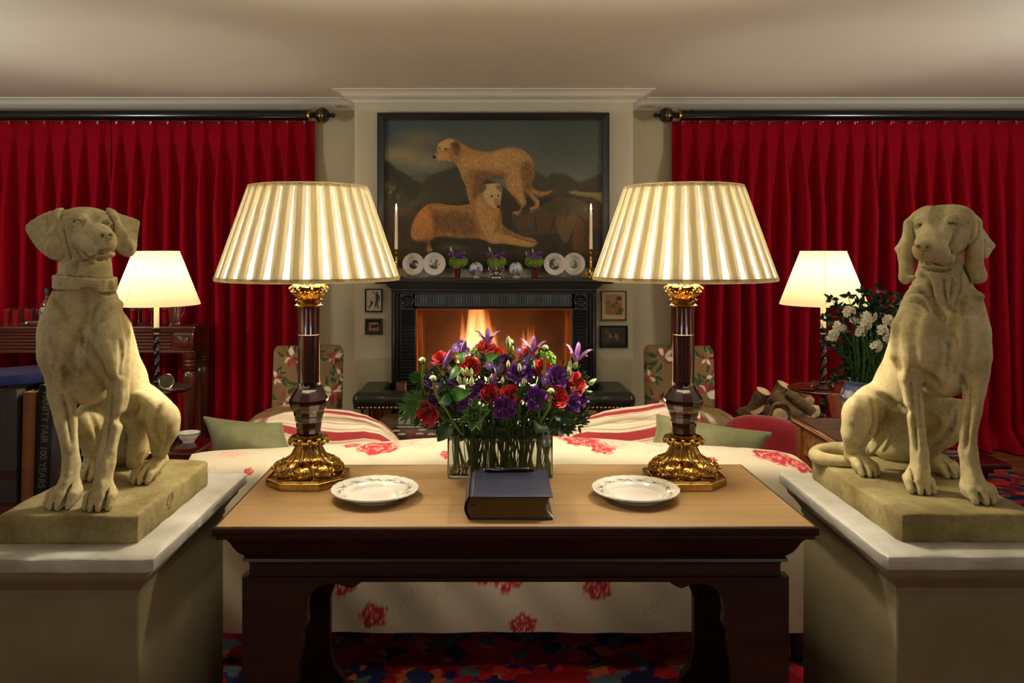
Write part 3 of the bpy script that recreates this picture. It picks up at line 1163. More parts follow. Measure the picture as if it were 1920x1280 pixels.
def pedestal(name, label, sx, x_in, x_out, y0, y1, bx_in, bx_out, seed):
	"""marble slab over a stone block; sx = side"""
	lo, hi = min(x_in, x_out), max(x_in, x_out)
	blo, bhi = min(bx_in, bx_out), max(bx_in, bx_out)
	p = thing(name, label, 'pedestal', ((lo + hi) / 2, (y0 + y1) / 2, 0))
	I = T(-(lo + hi) / 2, -(y0 + y1) / 2, 0)
	marble = mat('pedestal_marble', rgb(206, 203, 192), .45, noise=(6, rgb(158, 153, 136), 1.3), bump=(50, .35, .004))
	side = mat('pedestal_stone', rgb(128, 118, 88), .75, noise=(5, rgb(116, 102, 68), 1.3), bump=(50, .3, .003))
	plinth_mesh(lo, hi, y0, y1, .727, .76, .012, seed).build('top_slab', marble, p, 40, I)
	m = MB()
	prof = [(.0, .650), (.0, .664), (.004, .670), (.016, .686), (.030, .700), (.034, .712), (.034, .727)]
	rings = []
	for (o, z) in prof:
		rings.append([(blo - o, y0 + .055 - o, z), (bhi + o, y0 + .055 - o, z), (bhi + o, y1 - .055 + o, z), (blo - o, y1 - .055 + o, z)])
	m.loft(rings, True)
	m.build('moulding', side, p, 30, I)
	MB().box(blo + .004, bhi - .004, y0 + .059, y1 - .059, .10, .650, .004).build('shaft', side, p, 40, I)
	MB().box(blo - .03, bhi + .03, y0 + .03, y1 - .03, 0, .10, .01).build('base', side, p, 40, I)
	return p


pedestal('stone_pedestal', 'marble topped stone pedestal under the dog statue that wears a collar', -1, -.79, -1.29, 1.852, 2.57, -.845, -1.25, 3)
pedestal('stone_pedestal', 'marble topped stone pedestal under the drooping eared dog statue', 1, .915, 1.47, 1.868, 2.575, .968, 1.42, 5)


def statue(fn, name, label, x0, x1, y0, y1, seed, carve=False):
	t = thing(name, label, 'statue', ((x0 + x1) / 2, (y0 + y1) / 2, .7605))
	I = T(-(x0 + x1) / 2, -(y0 + y1) / 2, -.7605)
	S = fn()
	S.mesh('dog_figure', stone, t).matrix_local = I
	plinth_mesh(x0, x1, y0, y1, .7605, ZP, .05, seed).build('plinth', stone_dark, t, 50, I)
	return t, I


st, I_ = statue(left_dog, 'dog_statue', 'sitting stone hound wearing a collar, its head raised and ears flared', -1.213, -.868, 1.945, 2.47, 11)
# carved mark on the side of the plinth
m = MB()
for pts in ([(0, .0), (.012, .016), (.034, .020), (.044, .008), (.03, -.004), (.008, -.008), (0, 0)], [(.014, .004), (.03, .010)]):
	m.tube([(-.8672, 2.12 + a, .802 + b) for a, b in pts], .0011, 5)
for i in range(4):
	m.tube([(-.8672, 2.128 + i * .007, .784), (-.8672, 2.131 + i * .007, .789)], .0010, 5)
m.build('carved_mark', mat('carved_dark', rgb(84, 70, 44), .9), st, 60, I_)
statue(right_dog, 'dog_statue', 'sitting stone hound with long hanging ears and a tail curled round', .993, 1.335, 1.957, 2.535, 17)

# ================================================================ room shell
WALLD = 6.03
BR = 5.70          # face of the chimney breast
CEIL = 2.592
wallm = mat('wall_paint', rgb(190, 180, 150), .8, noise=(3, rgb(184, 174, 143), 1.0), bump=(120, .08, .001))
breastm = mat('breast_paint', rgb(203, 196, 170), .75, noise=(3, rgb(198, 190, 162), 1.0), bump=(120, .08, .001))
ceilm = mat('ceiling_paint', rgb(224, 219, 204), .8, bump=(90, .05, .001))
woodfloor = mat('floor_boards', rgb(140, 92, 52), .4, wood=(1.2, rgb(104, 62, 32), .2, 'X'))
XL, XR, YB = -4.45, 4.6, -3.2
struct('wall_back', MB().box(XL, -.99, WALLD, WALLD + .12, 0, CEIL).box(.99, XR, WALLD, WALLD + .12, 0, CEIL).box(-.99, .99, 6.42, 6.54, 0, CEIL), wallm)
struct('wall_left', MB().box(XL - .12, XL, YB, WALLD + .12, 0, CEIL), wallm)
struct('wall_right', MB().box(XR, XR + .12, YB, WALLD + .12, 0, CEIL), wallm)
struct('wall_front', MB().box(XL, XR, YB - .12, YB, 0, CEIL), wallm)
struct('ceiling', MB().box(XL, XR, YB, WALLD + .2, CEIL, CEIL + .1), ceilm)
fl = tag(MB().box(XL, XR, YB, WALLD + .2, -.08, -.02).build('floor', mat('floor_bed', rgb(60, 40, 24), .8)), kind='structure')
bw = .14
k = 0
brd = {}
for i in range(int((7.0 - 3.9) / bw)):
	y0 = 3.9 + i * bw
	off = (i * .71) % 1.6
	x = XL - off
	while x < XR:
		x0, x1 = max(x, XL), min(x + 1.6, XR)
		if x1 - x0 > .05 and y0 + bw < WALLD + .1:
			key = round(x1 - x0, 3)
			if key not in brd:
				me = MB().box(0, x1 - x0 - .002, .001, bw - .001, -.02, 0, .0012).mesh('floor_board', 30)
				me.materials.append(woodfloor)
				brd[key] = me
			link('board', brd[key], fl, T(x0, y0, 0))
		x += 1.6
MBf = MB()
y0 = 3.9
while y0 > YB:
	MBf.box(XL, XR, y0 - bw + .001, y0 - .001, -.02, 0)
	y0 -= bw
tag(MBf.build('near_boards', woodfloor, fl), kind='stuff')

# chimney breast with the firebox opening
OX, OZ = .540, 1.062
m = MB()
m.box(-.992, -OX, BR, WALLD + .12, 0, CEIL).box(OX, .992, BR, WALLD + .12, 0, CEIL).box(-OX, OX, BR, WALLD + .12, OZ, CEIL)
struct('wall_chimney', m, breastm)


def cornice(name, pts, m=ceilm):
	"""pts: plan polyline of the wall face (x,y) with the room on its right-hand side"""
	prof = [(0, 2.515), (.012, 2.515), (.014, 2.523), (.022, 2.527), (.024, 2.533), (.040, 2.540), (.062, 2.548), (.080, 2.560), (.088, 2.570),
			(.100, 2.572), (.104, 2.578), (.118, 2.580), (.134, 2.584), (.138, CEIL)]
	rings = []
	P = [Vector((p[0], p[1])) for p in pts]
	for i, p in enumerate(P):
		d0 = (P[i] - P[i - 1]).normalized() if i else None
		d1 = (P[i + 1] - P[i]).normalized() if i < len(P) - 1 else None
		nrm = lambda d: Vector((d.y, -d.x))
		if d0 is None:
			o = nrm(d1)
		elif d1 is None:
			o = nrm(d0)
		else:
			a, b = nrm(d0), nrm(d1)
			o = (a + b) / (1 + a.dot(b))
		rings.append([(p.x + o.x * q, p.y + o.y * q, z) for q, z in prof] + [(p.x, p.y, CEIL)])
	mb = MB()
	mb.loft(rings, True)
	return struct(name, mb, m, 35)


cornice('trim_1', [(XL, WALLD), (-.992, WALLD), (-.992, BR), (.992, BR), (.992, WALLD), (XR, WALLD)])
cornice('trim_2', [(XL, YB), (XL, WALLD)])
cornice('trim_3', [(XR, WALLD), (XR, YB)])
sk = mat('skirting_paint', rgb(200, 190, 158), .5)
for nm, a in (('baseboard_left', (-1.36, -.992, WALLD - .018, WALLD)), ('baseboard_right', (.992, 1.36, WALLD - .018, WALLD)),
			  ('baseboard_1', (-.992, -.76, BR - .018, BR)), ('baseboard_2', (.76, .992, BR - .018, BR))):
	struct(nm, MB().box(a[0], a[1], a[2], a[3], 0, .14, .004), sk)

# rug (flat woven pattern on a thin pile)
def rug_material():
	m = bpy.data.materials.new('rug_wool')
	m.use_nodes = True
	N, L = m.node_tree.nodes, m.node_tree.links
	b = N['Principled BSDF']
	b.inputs['Roughness'].default_value = .95
	b.inputs['Specular IOR Level'].default_value = .1
	tc = N.new('ShaderNodeTexCoord')
	nz = N.new('ShaderNodeTexNoise')
	nz.inputs['Scale'].default_value = 7
	nz.inputs['Detail'].default_value = 4
	L.new(tc.outputs['Object'], nz.inputs['Vector'])
	add = N.new('ShaderNodeVectorMath')
	add.operation = 'MULTIPLY_ADD'
	add.inputs[1].default_value = (.16, .16, .16)
	L.new(nz.outputs['Color'], add.inputs[0])
	L.new(tc.outputs['Object'], add.inputs[2])
	last = None
	for sc_, cols in ((5.5, ((150, 18, 30), (120, 12, 24), (26, 28, 64), (166, 40, 34), (150, 18, 30), (92, 14, 26))), (17, ((160, 24, 34), (30, 34, 74), (150, 18, 30), (70, 84, 92), (170, 84, 50), (140, 16, 28)))):
		v = N.new('ShaderNodeTexVoronoi')
		v.inputs['Scale'].default_value = sc_
		L.new(add.outputs[0], v.inputs['Vector'])
		r = N.new('ShaderNodeValToRGB')
		r.color_ramp.interpolation = 'CONSTANT'
		while len(r.color_ramp.elements) < len(cols):
			r.color_ramp.elements.new(.5)
		for i, c in enumerate(cols):
			r.color_ramp.elements[i].position = i / len(cols)
			r.color_ramp.elements[i].color = (*rgb(*c), 1)
		L.new(v.outputs['Color'], r.inputs['Fac'])
		if last is None:
			last = r.outputs[0]
		else:
			mx = N.new('ShaderNodeMix')
			mx.data_type = 'RGBA'
			n2 = N.new('ShaderNodeTexNoise')
			n2.inputs['Scale'].default_value = 9
			n2.inputs['Detail'].default_value = 5
			L.new(tc.outputs['Object'], n2.inputs['Vector'])
			mr = N.new('ShaderNodeMapRange')
			mr.inputs['From Min'].default_value = .48
			mr.inputs['From Max'].default_value = .52
			L.new(n2.outputs['Fac'], mr.inputs['Value'])
			L.new(mr.outputs[0], mx.inputs['Factor'])
			L.new(last, mx.inputs[6])
			L.new(r.outputs[0], mx.inputs[7])
			last = mx.outputs[2]
	L.new(last, b.inputs['Base Color'])
	return m


tag(MB().box(-1.6, 3.86, .4, 5.28, 0.0005, .011, .004).build('patterned_rug', rug_material()), 'red and blue patterned oriental rug on the wooden floor', 'rug')

# ---------------------------------------------------------------- curtains
velvet = mat('red_velvet', rgb(158, 0, 28), .8, noise=(14, rgb(138, 0, 20), 1.0), spec=.12, sheen=.9)
velvet.node_tree.nodes['Principled BSDF'].inputs['Sheen Tint'].default_value = (.75, .01, .07, 1)
velvet.node_tree.nodes['Principled BSDF'].inputs['Sheen Roughness'].default_value = .35


def curtain(x0, x1, label, seed, pleat=.127):
	nx = int((x1 - x0) / .0036)
	rows = [2.424, 2.41, 2.385, 2.36, 2.33, 2.30, 2.275, 2.25, 2.22, 2.18, 2.12, 2.04, 1.92, 1.75, 1.55, 1.3, 1.05, .8, .6, .42, .28, .18, .10, .05, .02, .008]
	rows = np.array(rows)
	x = np.linspace(x0, x1, nx)
	rnd = np.random.RandomState(seed)
	n = int(round((x1 - x0) / pleat))
	pl = (x1 - x0) / n
	jit = rnd.uniform(-.10, .10, n + 2)
	amp = rnd.uniform(.75, 1.15, n + 2)
	P = np.zeros((len(rows), nx, 3))
	for j, z in enumerate(rows):
		t = (x - x0) / pl
		i = np.clip(np.floor(t).astype(int), 0, n - 1)
		u = t - i - .5
		down = np.clip((2.27 - z) / .5, 0, 1)
		# pinch of the heading
		if z > 2.27:
			w = .075 + .12 * ((z - 2.27) / .135) ** 1.2
		else:
			w = .070 + .125 * down ** .7
		uu = u - jit[i] * down * .8
		ridge = np.exp(-np.abs(uu / (w * (1 + .25 * down))) ** (2 + 1.6 * down))
		if z > 2.27:
			q = (z - 2.27) / .135
			ridge = ridge * (1 - .35 * np.exp(-((np.abs(uu) - w * .45) / (w * .22)) ** 2) * q)
		depth = .040 + .105 * down ** .7 * amp[i]
		y = 5.975 - depth * ridge
		y += .010 * np.sin(x * 13 + z * 1.7 + seed) * down + .006 * np.sin(x * 41 + z * 3) * down
		xx = x + .012 * np.sin(z * 2.2 + i * 1.3 + seed) * down * ridge
		# pooling at the floor
		if z < .2:
			f = (.2 - z) / .2
			y -= .16 * f * f * (.5 + .8 * rnd.rand()) * (.6 + .4 * np.sin(x * 9 + seed)) + .03 * f
			xx += .03 * f * np.sin(x * 17)
		P[j, :, 0], P[j, :, 1], P[j, :, 2] = xx, y, z
	o = npgrid('curtain', P, velvet, None, None)
	sol = o.modifiers.new('thickness', 'SOLIDIFY')
	sol.thickness = .004
	tag(o, label, 'curtain')
	hk = MB()
	for q in range(n):
		xc = x0 + (q + .5) * pl
		hk.tube([(xc, 5.905, 2.395), (xc, 5.900, 2.412), (xc, 5.896, 2.420)], .004, 6)
		hk.sphere((xc + .012, 5.890, 2.408), .0045, 6, 4)
	tag(hk.build('hook', mat('steel', rgb(180, 180, 180), .25, 1), o), kind='stuff')
	return o


curtain(-4.3, -2.86, 'red velvet curtain behind the row of red tumblers, its edge at the seam', 2)
curtain(-2.85, -1.337, 'red velvet curtain between the console table and the fireplace wall', 5)
curtain(1.329, 2.855, 'red velvet curtain behind the log basket and the cream lamp', 8)
curtain(2.865, 4.45, 'red velvet curtain behind the drooping eared dog statue, pooling on the floor', 12)

black_lacquer = mat('black_lacquer', rgb(12, 13, 18), .22, coat=.4)
gold = mat('gilt', rgb(190, 140, 50), .25, 1.0)


def pole(label, xa, xb, s):
	"""xa: finial end; s: direction of the finial"""
	p = thing('curtain_pole', label, 'curtain pole', ((xa + xb) / 2, 5.88, 2.456))
	I = T(-(xa + xb) / 2, -5.88, -2.456)
	ax = lambda x: I @ T(x, 5.88, 2.456) @ RY(PI / 2 * s)
	L = abs(xb - xa)
	MB().lathe([(.039, -L), (.040, -L + .01), (.040, -.09), (.044, -.088), (.044, -.080), (.040, -.078), (.040, 0)], 28).build('rod', black_lacquer, p, 40, ax(xa))
	MB().lathe([(.036, 0), (.048, .004), (.050, .012), (.046, .020), (.030, .024), (.02, .026)], 28).build('gilt_collar', gold, p, 40, ax(xa))
	prof = [(.022, .02), (.020, .03), (.026, .036), (.020, .045)]
	for i in range(15):
		a = -PI / 2 + .32 + (PI - .55) * i / 14
		prof.append((.058 * math.cos(a), .104 + .058 * math.sin(a)))
	prof += [(.012, .165)]
	for i in range(9):
		a = -PI / 2 + .5 + (PI - .52) * i / 8
		prof.append((.019 * math.cos(a), .182 + .019 * math.sin(a)))
	f = MB().lathe(prof, 28).build('finial', black_lacquer, p, 50, ax(xa))
	g = MB()
	for z in (.094, .112):
		r = math.sqrt(.0585 ** 2 - (z - .104) ** 2)
		g.lathe([(r, z - .0022), (r + .0018, z), (r, z + .0022)], 28, cap=False)
	for i in range(22):
		a = 2 * PI * i / 22
		g.sphere((.0582 * math.cos(a), .0582 * math.sin(a), .103), .0032, 6, 4)
	g.build('beaded_band', gold, p, 40, ax(xa))
	for x in ((xa + xb) / 2, xa - s * .35):
		MB().box(-.012, .012, 0, .15, -.02, .02, .003).build('bracket', black_lacquer, p, 30, I @ T(x, 5.88, 2.456))
	return p


pole('black curtain pole with gilt banded ball finial, above the curtain behind the tumblers', (578 - CX) / F * 5.88, -4.40, 1)
pole('black curtain pole with gilt banded ball finial, above the curtain behind the log basket', (1276 - CX) / F * 5.88, 4.55, -1)

# ================================================================ fireplace
ebony = mat('ebonised_wood', rgb(14, 14, 17), .28, coat=.35, noise=(20, rgb(20, 20, 22), 1))
copper = mat('copper', rgb(190, 105, 50), .32, 1.0)
soot = mat('firebox_lining', rgb(118, 74, 36), .55, noise=(3.2, rgb(66, 36, 14), 1.2), bump=(12, .2, .004))
FD = 5.50   # face of the surround
fp = thing('fireplace_surround', 'black fluted fireplace surround with moulded shelf and blue green reeded frieze', 'fireplace', (0, 5.6, 0))
I = T(0, -5.6, 0)
# shelf with mouldings below
m = MB()
for (w, y, z0, z1) in ((.808, 5.415, 1.244, 1.274), (.802, 5.422, 1.238, 1.244), (.735, 5.452, 1.226, 1.238), (.728, 5.462, 1.214, 1.226), (.716, 5.475, 1.204, 1.214)):
	m.box(-w, w, y, BR - .001, z0, z1, .003)
m.build('shelf', ebony, fp, 40, I)
m = MB()
m.box(-.706, .706, FD - .012, BR - .001, 1.182, 1.204, .003)
m.box(-.690, .690, FD + .004, BR - .001, 1.166, 1.182, .002)
m.box(-.56, .56, FD + .006, BR - .001, 1.062, 1.170, .002)
m.build('frieze', ebony, fp, 40, I)
# reeded inlay of the frieze: single reeds
reedmats = [mat('reed_teal', rgb(60, 92, 84), .25, noise=(90, rgb(20, 28, 40), 1.2), coat=.5),
			mat('reed_slate', rgb(44, 52, 70), .25, noise=(90, rgb(96, 104, 110), 1.2), coat=.5),
			mat('reed_grey', rgb(84, 88, 92), .25, noise=(90, rgb(26, 30, 44), 1.2), coat=.5)]
zt, zb = 1.48 - (552 - CY) / F * FD, 1.48 - (574 - CY) / F * FD
xa, xb = (777 - CX) / F * FD, (1073 - CX) / F * FD
nr = 62
rw = (xb - xa) / nr
rb_ = [MB().prism([(rw * .46 * math.cos(PI + PI * q / 6), .007 * math.sin(PI + PI * q / 6)) for q in range(7)], zb, zt).mesh('reed', 60) for _ in range(3)]
for i, me in enumerate(rb_):
	me.materials.append(reedmats[i])
for i in range(nr):
	link('reed', rb_[[0, 1, 2, 1, 0, 2, 1][(i * 5) % 7]], fp, I @ T(xa + (i + .5) * rw, FD + .006, 0))
# pilasters: outer mouldings, ribbed face, corner roundels
for s in (-1, 1):
	X = lambda a, b: (min(s * a, s * b), max(s * a, s * b))
	m = MB()
	x0, x1 = X(.704, .672)
	m.box(x0, x1, FD - .006, BR - .001, 0, 1.182, .008)
	x0, x1 = X(.676, .655)
	m.box(x0, x1, FD - .016, BR - .001, 0, 1.172, .010)
	x0, x1 = X(.652, .642)
	m.box(x0, x1, FD - .008, BR - .001, 0, 1.165, .005)
	x0, x1 = X(.645, .532)
	m.box(x0, x1, FD + .006, BR - .001, 0, 1.166, .002)
	m.build('pilaster', ebony, fp, 40, I)
	rib = MB()
	rx0, rx1 = X(.636, .545)
	rib.prism([(FD + .006, -.010), (FD - .004, -.006), (FD - .007, 0), (FD - .004, .006), (FD + .006, .010)], rx0, rx1, axis='X')
	rme = rib.mesh('rib', 50)
	rme.materials.append(ebony)
	for i in range(44):
		z = 1.045 - i * .0228
		link('rib', rme, fp, I @ T(0, 0, z))
	bead = MB().sphere((s * .643, FD - .010, 0), .0042, 8, 6).mesh('bead', 60)
	bead.materials.append(ebony)
	for i in range(44):
		link('bead', bead, fp, I @ T(0, 0, 1.045 - i * .0228))
	# roundel
	rd = MB()
	cx = s * .594
	rd.lathe([(.045, 0), (.045, .006), (.040, .010), (.036, .006), (.030, .004), (.012, .004), (.010, .010), (.001, .012)], 28, M=T(cx, FD + .006, 1.112) @ RX(PI / 2))
	for i in range(8):
		a = 2 * PI * i / 8
		rd.sphere((cx + .022 * math.cos(a), FD, 1.112 + .022 * math.sin(a)), (.010, .006, .010), 8, 6)
	rd.build('roundel', ebony, fp, 50, I)
# copper slips round the opening and the lining of the firebox
m = MB()
for s in (-1, 1):
	m.box(min(s * .532, s * .528), max(s * .532, s * .528), FD - .004, BR + .02, 0, 1.062)
m.box(-.532, .532, FD - .002, BR + .02, 1.0575, 1.062)
m.build('copper_slip', copper, fp, 40, I)
m = MB()
m.box(-.528, -.500, 5.60, 5.62, .0, 1.0575, .002).box(.500, .528, 5.60, 5.62, .0, 1.0575, .002)
m.build('copper_frame', mat('copper_satin', rgb(176, 98, 44), .45, .8), fp, 40, I)
struct('wall_firebox', MB().box(-.54, .54, 6.22, 6.26, 0, 1.3).box(-.5395, -.532, BR + .021, 6.22, 0, 1.058).box(.532, .5395, BR + .021, 6.22, 0, 1.058).box(-.532, .532, BR + .021, 6.22, 1.05, 1.0605).box(-.531, .531, BR, 6.22, .026, .10), soot)
struct('floor_hearth', MB().box(-.95, .95, 5.0, BR + .1, 0, .025, .004), mat('hearth_slate', rgb(40, 38, 36), .4))

# fire basket, logs and flames
gr = thing('fire_grate', 'black iron grate holding the burning logs inside the fireplace', 'grate', (0, 5.92, .10))
iron = mat('black_iron', rgb(18, 17, 16), .5, .8)
for i in range(9):
	x = -.32 + i * .08
	MB().tube([(x, -.12, .10), (x, .12, .10)], .008, 6).tube([(x, -.12, .10), (x, -.13, .22)], .007, 6).build('bar', iron, gr)
MB().tube([(-.36, -.13, .16), (.36, -.13, .16)], .008, 6).tube([(-.34, -.10, .0), (-.34, -.10, .1)], .01, 6).tube([(.34, -.10, .0), (.34, -.10, .1)], .01, 6).tube([(-.34, .1, .0), (-.34, .1, .1)], .01, 6).tube([(.34, .1, .0), (.34, .1, .1)], .01, 6).build('frame', iron, gr)
barkm = mat('log_bark', rgb(132, 106, 70), .9, noise=(16, rgb(70, 54, 34), 1.3), bump=(46, .9, .012))
cutm = mat('log_cut_wood', rgb(214, 190, 146), .7, noise=(30, rgb(176, 142, 96), 1.1), bump=(120, .3, .002))
charm = mat('charred_log', rgb(40, 26, 18), .9, noise=(20, rgb(14, 10, 8), 1.2), bump=(40, .8, .01))


def log(name, label, p, q, r, bark, cut, seed, cat='log', group=None, lump=.08):
	p, q = Vector(p), Vector(q)
	L = (q - p).length
	rnd = random.Random(seed)
	ph = [rnd.uniform(0, 6.3) for _ in range(4)]
	t = thing(name, label, cat, p, 0, group)
	Mx = (q - p).to_track_quat('Z', 'Y').to_matrix().to_4x4()
	rf = lambda a, rr, z: 1 + lump * math.sin(2 * a + ph[0] + z * 5) + lump * .6 * math.sin(3 * a + ph[1] - z * 9) + lump * .25 * math.sin(9 * a + ph[2] + z * 30)
	prof = [(r * (1 + .03 * math.sin(i * 1.7 + ph[3])), L * i / 9) for i in range(10)]
	MB().lathe(prof, 22, rfun=rf, cap=False).build('bark', bark, t, 60, Mx)
	for z, k in ((0, -1), (L, 1)):
		MB().lathe([(r * .99, z), (r * .93, z + k * .002), (r * .5, z + k * .003), (.0005, z + k * .003)], 22, rfun=rf, cap=False).build('cut_end', cut, t, 60, Mx)
	return t


for i, (a, b, r) in enumerate([((-.30, 5.90, .27), (.16, 5.94, .26), .045), ((-.10, 5.98, .34), (.30, 5.88, .27), .04), ((-.26, 5.84, .34), (.02, 6.0, .36), .035)]):
	log('burning_log', ['charred log lying low across the fire grate', 'charred log slanting over the fire grate', 'charred log propped highest in the fire grate'][i], a, b, r, charm, charm, 40 + i)
fm = bpy.data.materials.new('flame')
fm.use_nodes = True
N, L = fm.node_tree.nodes, fm.node_tree.links
N.remove(N['Principled BSDF'])
out = N['Material Output']
em, tr, mx, ad = N.new('ShaderNodeEmission'), N.new('ShaderNodeBsdfTransparent'), N.new('ShaderNodeMixShader'), N.new('ShaderNodeVertexColor')
ad.layer_name = 'Col'
sep = N.new('ShaderNodeSeparateColor')
L.new(ad.outputs['Color'], sep.inputs[0])
cr = N.new('ShaderNodeValToRGB')
cr.color_ramp.elements[0].color = (1.0, .20, .02, 1)
cr.color_ramp.elements[1].color = (1.0, .72, .32, 1)
cr.color_ramp.elements[0].position = .1
cr.color_ramp.elements[1].position = .9
L.new(sep.outputs[0], cr.inputs[0])
L.new(cr.outputs[0], em.inputs[0])
mu = N.new('ShaderNodeMath')
mu.operation = 'MULTIPLY_ADD'
mu.inputs[1].default_value = 6.0
mu.inputs[2].default_value = 1.2
L.new(sep.outputs[0], mu.inputs[0])
L.new(mu.outputs[0], em.inputs[1])
L.new(sep.outputs[1], mx.inputs[0])
L.new(tr.outputs[0], mx.inputs[1])
L.new(em.outputs[0], mx.inputs[2])
L.new(mx.outputs[0], out.inputs[0])


def flame_tongues(parent, tongues, seed):
	rnd = random.Random(seed)
	for (x, y, z0, h, w) in tongues:
		nu, nv = 14, 16
		ph = rnd.uniform(0, 6)
		V = np.zeros((nv, nu, 3))
		C = np.zeros((nv, nu, 3))
		for j in range(nv):
			t = j / (nv - 1)
			r = w * (math.sin(PI * min(1, t * .85 + .12)) ** .8) * (1 - t) ** .55 + .001
			cx = x + .05 * w * 10 * (.3 * math.sin(t * 5 + ph)) * t
			for i in range(nu):
				a = 2 * PI * i / nu
				V[j, i] = (cx + r * math.cos(a), y + r * .6 * math.sin(a), z0 + h * t)
				e = abs(math.cos(a))
				C[j, i] = ((1 - t) ** .9, max(0, (1 - t) ** 1.0 * .5 * (1 - .75 * e) * min(1, t * 6 + .5)), 0)
		npgrid('tongue', V, fm, parent, C, closed_u=True)


fr = thing('fire', 'tall orange log fire burning in the fireplace', 'fire', (0, 5.92, .3))
rnd = random.Random(4)
ton = []
for i in range(26):
	x = rnd.gauss(-.13, .10)
	ton.append((x, rnd.uniform(-.07, .07), rnd.uniform(-.06, .02), max(.35, .98 - abs(x + .13) * 2.2) * rnd.uniform(.8, 1.05), rnd.uniform(.05, .09)))
for i in range(10):
	x = rnd.gauss(.26, .05)
	ton.append((x, rnd.uniform(-.05, .07), rnd.uniform(-.06, .02), rnd.uniform(.5, .72) * max(.4, 1 - abs(x - .26) * 3), rnd.uniform(.028, .055)))
for i in range(7):
	ton.append((rnd.uniform(-.36, .36), rnd.uniform(-.05, .07), -.06, rnd.uniform(.14, .32), rnd.uniform(.016, .03)))
flame_tongues(fr, ton, 3)
point_light('fire_light', (-.12, 5.86, .72), 4, .10, (1, .52, .20))
point_light('fire_light', (.27, 5.86, .55), 1.6, .08, (1, .50, .18))

# ---------------------------------------------------------------- club fender
leather = mat('green_black_leather', rgb(24, 28, 20), .32, noise=(9, rgb(34, 34, 24), 1), bump=(160, .2, .001))
stud = mat('brass_stud', rgb(190, 160, 110), .28, 1.0)
fe = thing('club_fender', 'club fender with green black leather corner seats, brass studs and copper posts', 'fender', (0, 5.3, 0))
I = T(0, -5.3, 0)


def seat_pad(s):
	"""L-shaped pad: front arm and side arm"""
	def q(x, y):
		return (s * x, y)
	out = [q(-.905 + .06, 5.13), q(-.48, 5.13), q(-.47, 5.14), q(-.47, 5.30), q(-.48, 5.31), q(-.70, 5.31), q(-.705, 5.33), q(-.705, 5.62), q(-.72, 5.635),
		   q(-.89, 5.635), q(-.905, 5.62), q(-.905, 5.19), q(-.898, 5.155), q(-.88, 5.138)]
	if s > 0:
		out = out[::-1]
	# even out: insert points
	pts = []
	for i in range(len(out)):
		a, b = Vector(out[i]), Vector(out[(i + 1) % len(out)])
		n = max(1, int((b - a).length / .03))
		for j in range(n):
			pts.append(a.lerp(b, j / n))
	nn = len(pts)
	nor = []
	for i in range(nn):
		t = (pts[(i + 1) % nn] - pts[i - 1]).normalized()
		nor.append(Vector((t.y, -t.x)))
	c = Vector((s * -.80, 5.24))
	sg = 1 if (pts[0] - c).dot(nor[0]) > 0 else -1
	xa, xb = sorted((s * .905, s * .47))
	xc, xd = sorted((s * .905, s * .705))
	xe, xf = sorted((s * .900, s * .474))
	xg, xh = sorted((s * .900, s * .709))
	S = SDF((xa - .03, 5.09, .42), (xb + .03, 5.67, .57), .0055)
	S.rbox((xa, 5.125, .452), (xb, 5.315, .542), .040, .004)
	S.rbox((xc, 5.125, .452), (xd, 5.64, .545), .042, .030)
	S.rbox((xe, 5.130, .446), (xf, 5.310, .474), .008, .006)
	S.rbox((xg, 5.130, .446), (xh, 5.635, .474), .008, .006)
	S.mesh('leather_seat', leather, fe).matrix_local = I
	st = MB().sphere((0, 0, 0), .0100, 10, 7).mesh('stud', 60)
	st.materials.append(stud)
	acc = 0
	for i in range(nn):
		a, b = pts[i], pts[(i + 1) % nn]
		L_ = (b - a).length
		while acc < L_:
			p = a.lerp(b, acc / L_) + nor[i] * .001 * sg
			if p.y < 5.2 or abs(p.x) > .9:
				link('stud', st, fe, I @ T(p.x, p.y, .4565))
			acc += .0262
		acc -= L_


seat_pad(1)
seat_pad(-1)
post = MB().lathe([(.016, .03), (.016, .045), (.0098, .05), (.0098, .43), (.014, .44), (.014, .45)], 14).mesh('post', 50)
post.materials.append(copper)
for s in (-1, 1):
	for (x, y) in ((.775, 5.17), (.750, 5.17), (.725, 5.20), (.52, 5.17), (.50, 5.2), (.86, 5.55), (.88, 5.35), (.78, 5.22)):
		link('post', post, fe, I @ T(s * x, y, 0))
m = MB()
m.box(-.92, .92, 5.12, 5.20, .025, .075, .008).box(-.92, -.85, 5.2, 5.66, .025, .075, .008).box(.85, .92, 5.2, 5.66, .025, .075, .008)
m.build('plinth_rail', ebony, fe, 40, I)

# ---------------------------------------------------------------- painting above the mantel (flat print: vertex colours on the canvas)
PD = 5.665
def px2(x, y, D):
	p = at(x, y, D)
	return p.x, p.z


def picture_canvas(name, x0, y0, x1, y1, D, nx, ny, fn, parent, I, rough=.35, coat=.3):
	"""x0..y1 pixel rectangle of the print at depth D; fn(X,Y in pixels)->Paint"""
	xs, ys = np.linspace(x0, x1, nx), np.linspace(y0, y1, ny)
	X, Y = np.meshgrid(xs, ys)
	P = fn(X, Y)
	V = np.stack([(X - CX) / F * D, np.full(X.shape, D), CZ - (Y - CY) / F * D], -1)
	o = npgrid(name, V, mat('print_%d' % int(rough * 100 + coat * 1000), rough=rough, vcol='Col', coat=coat), parent, P.C, smooth=False, M=I, flip=False)
	return o


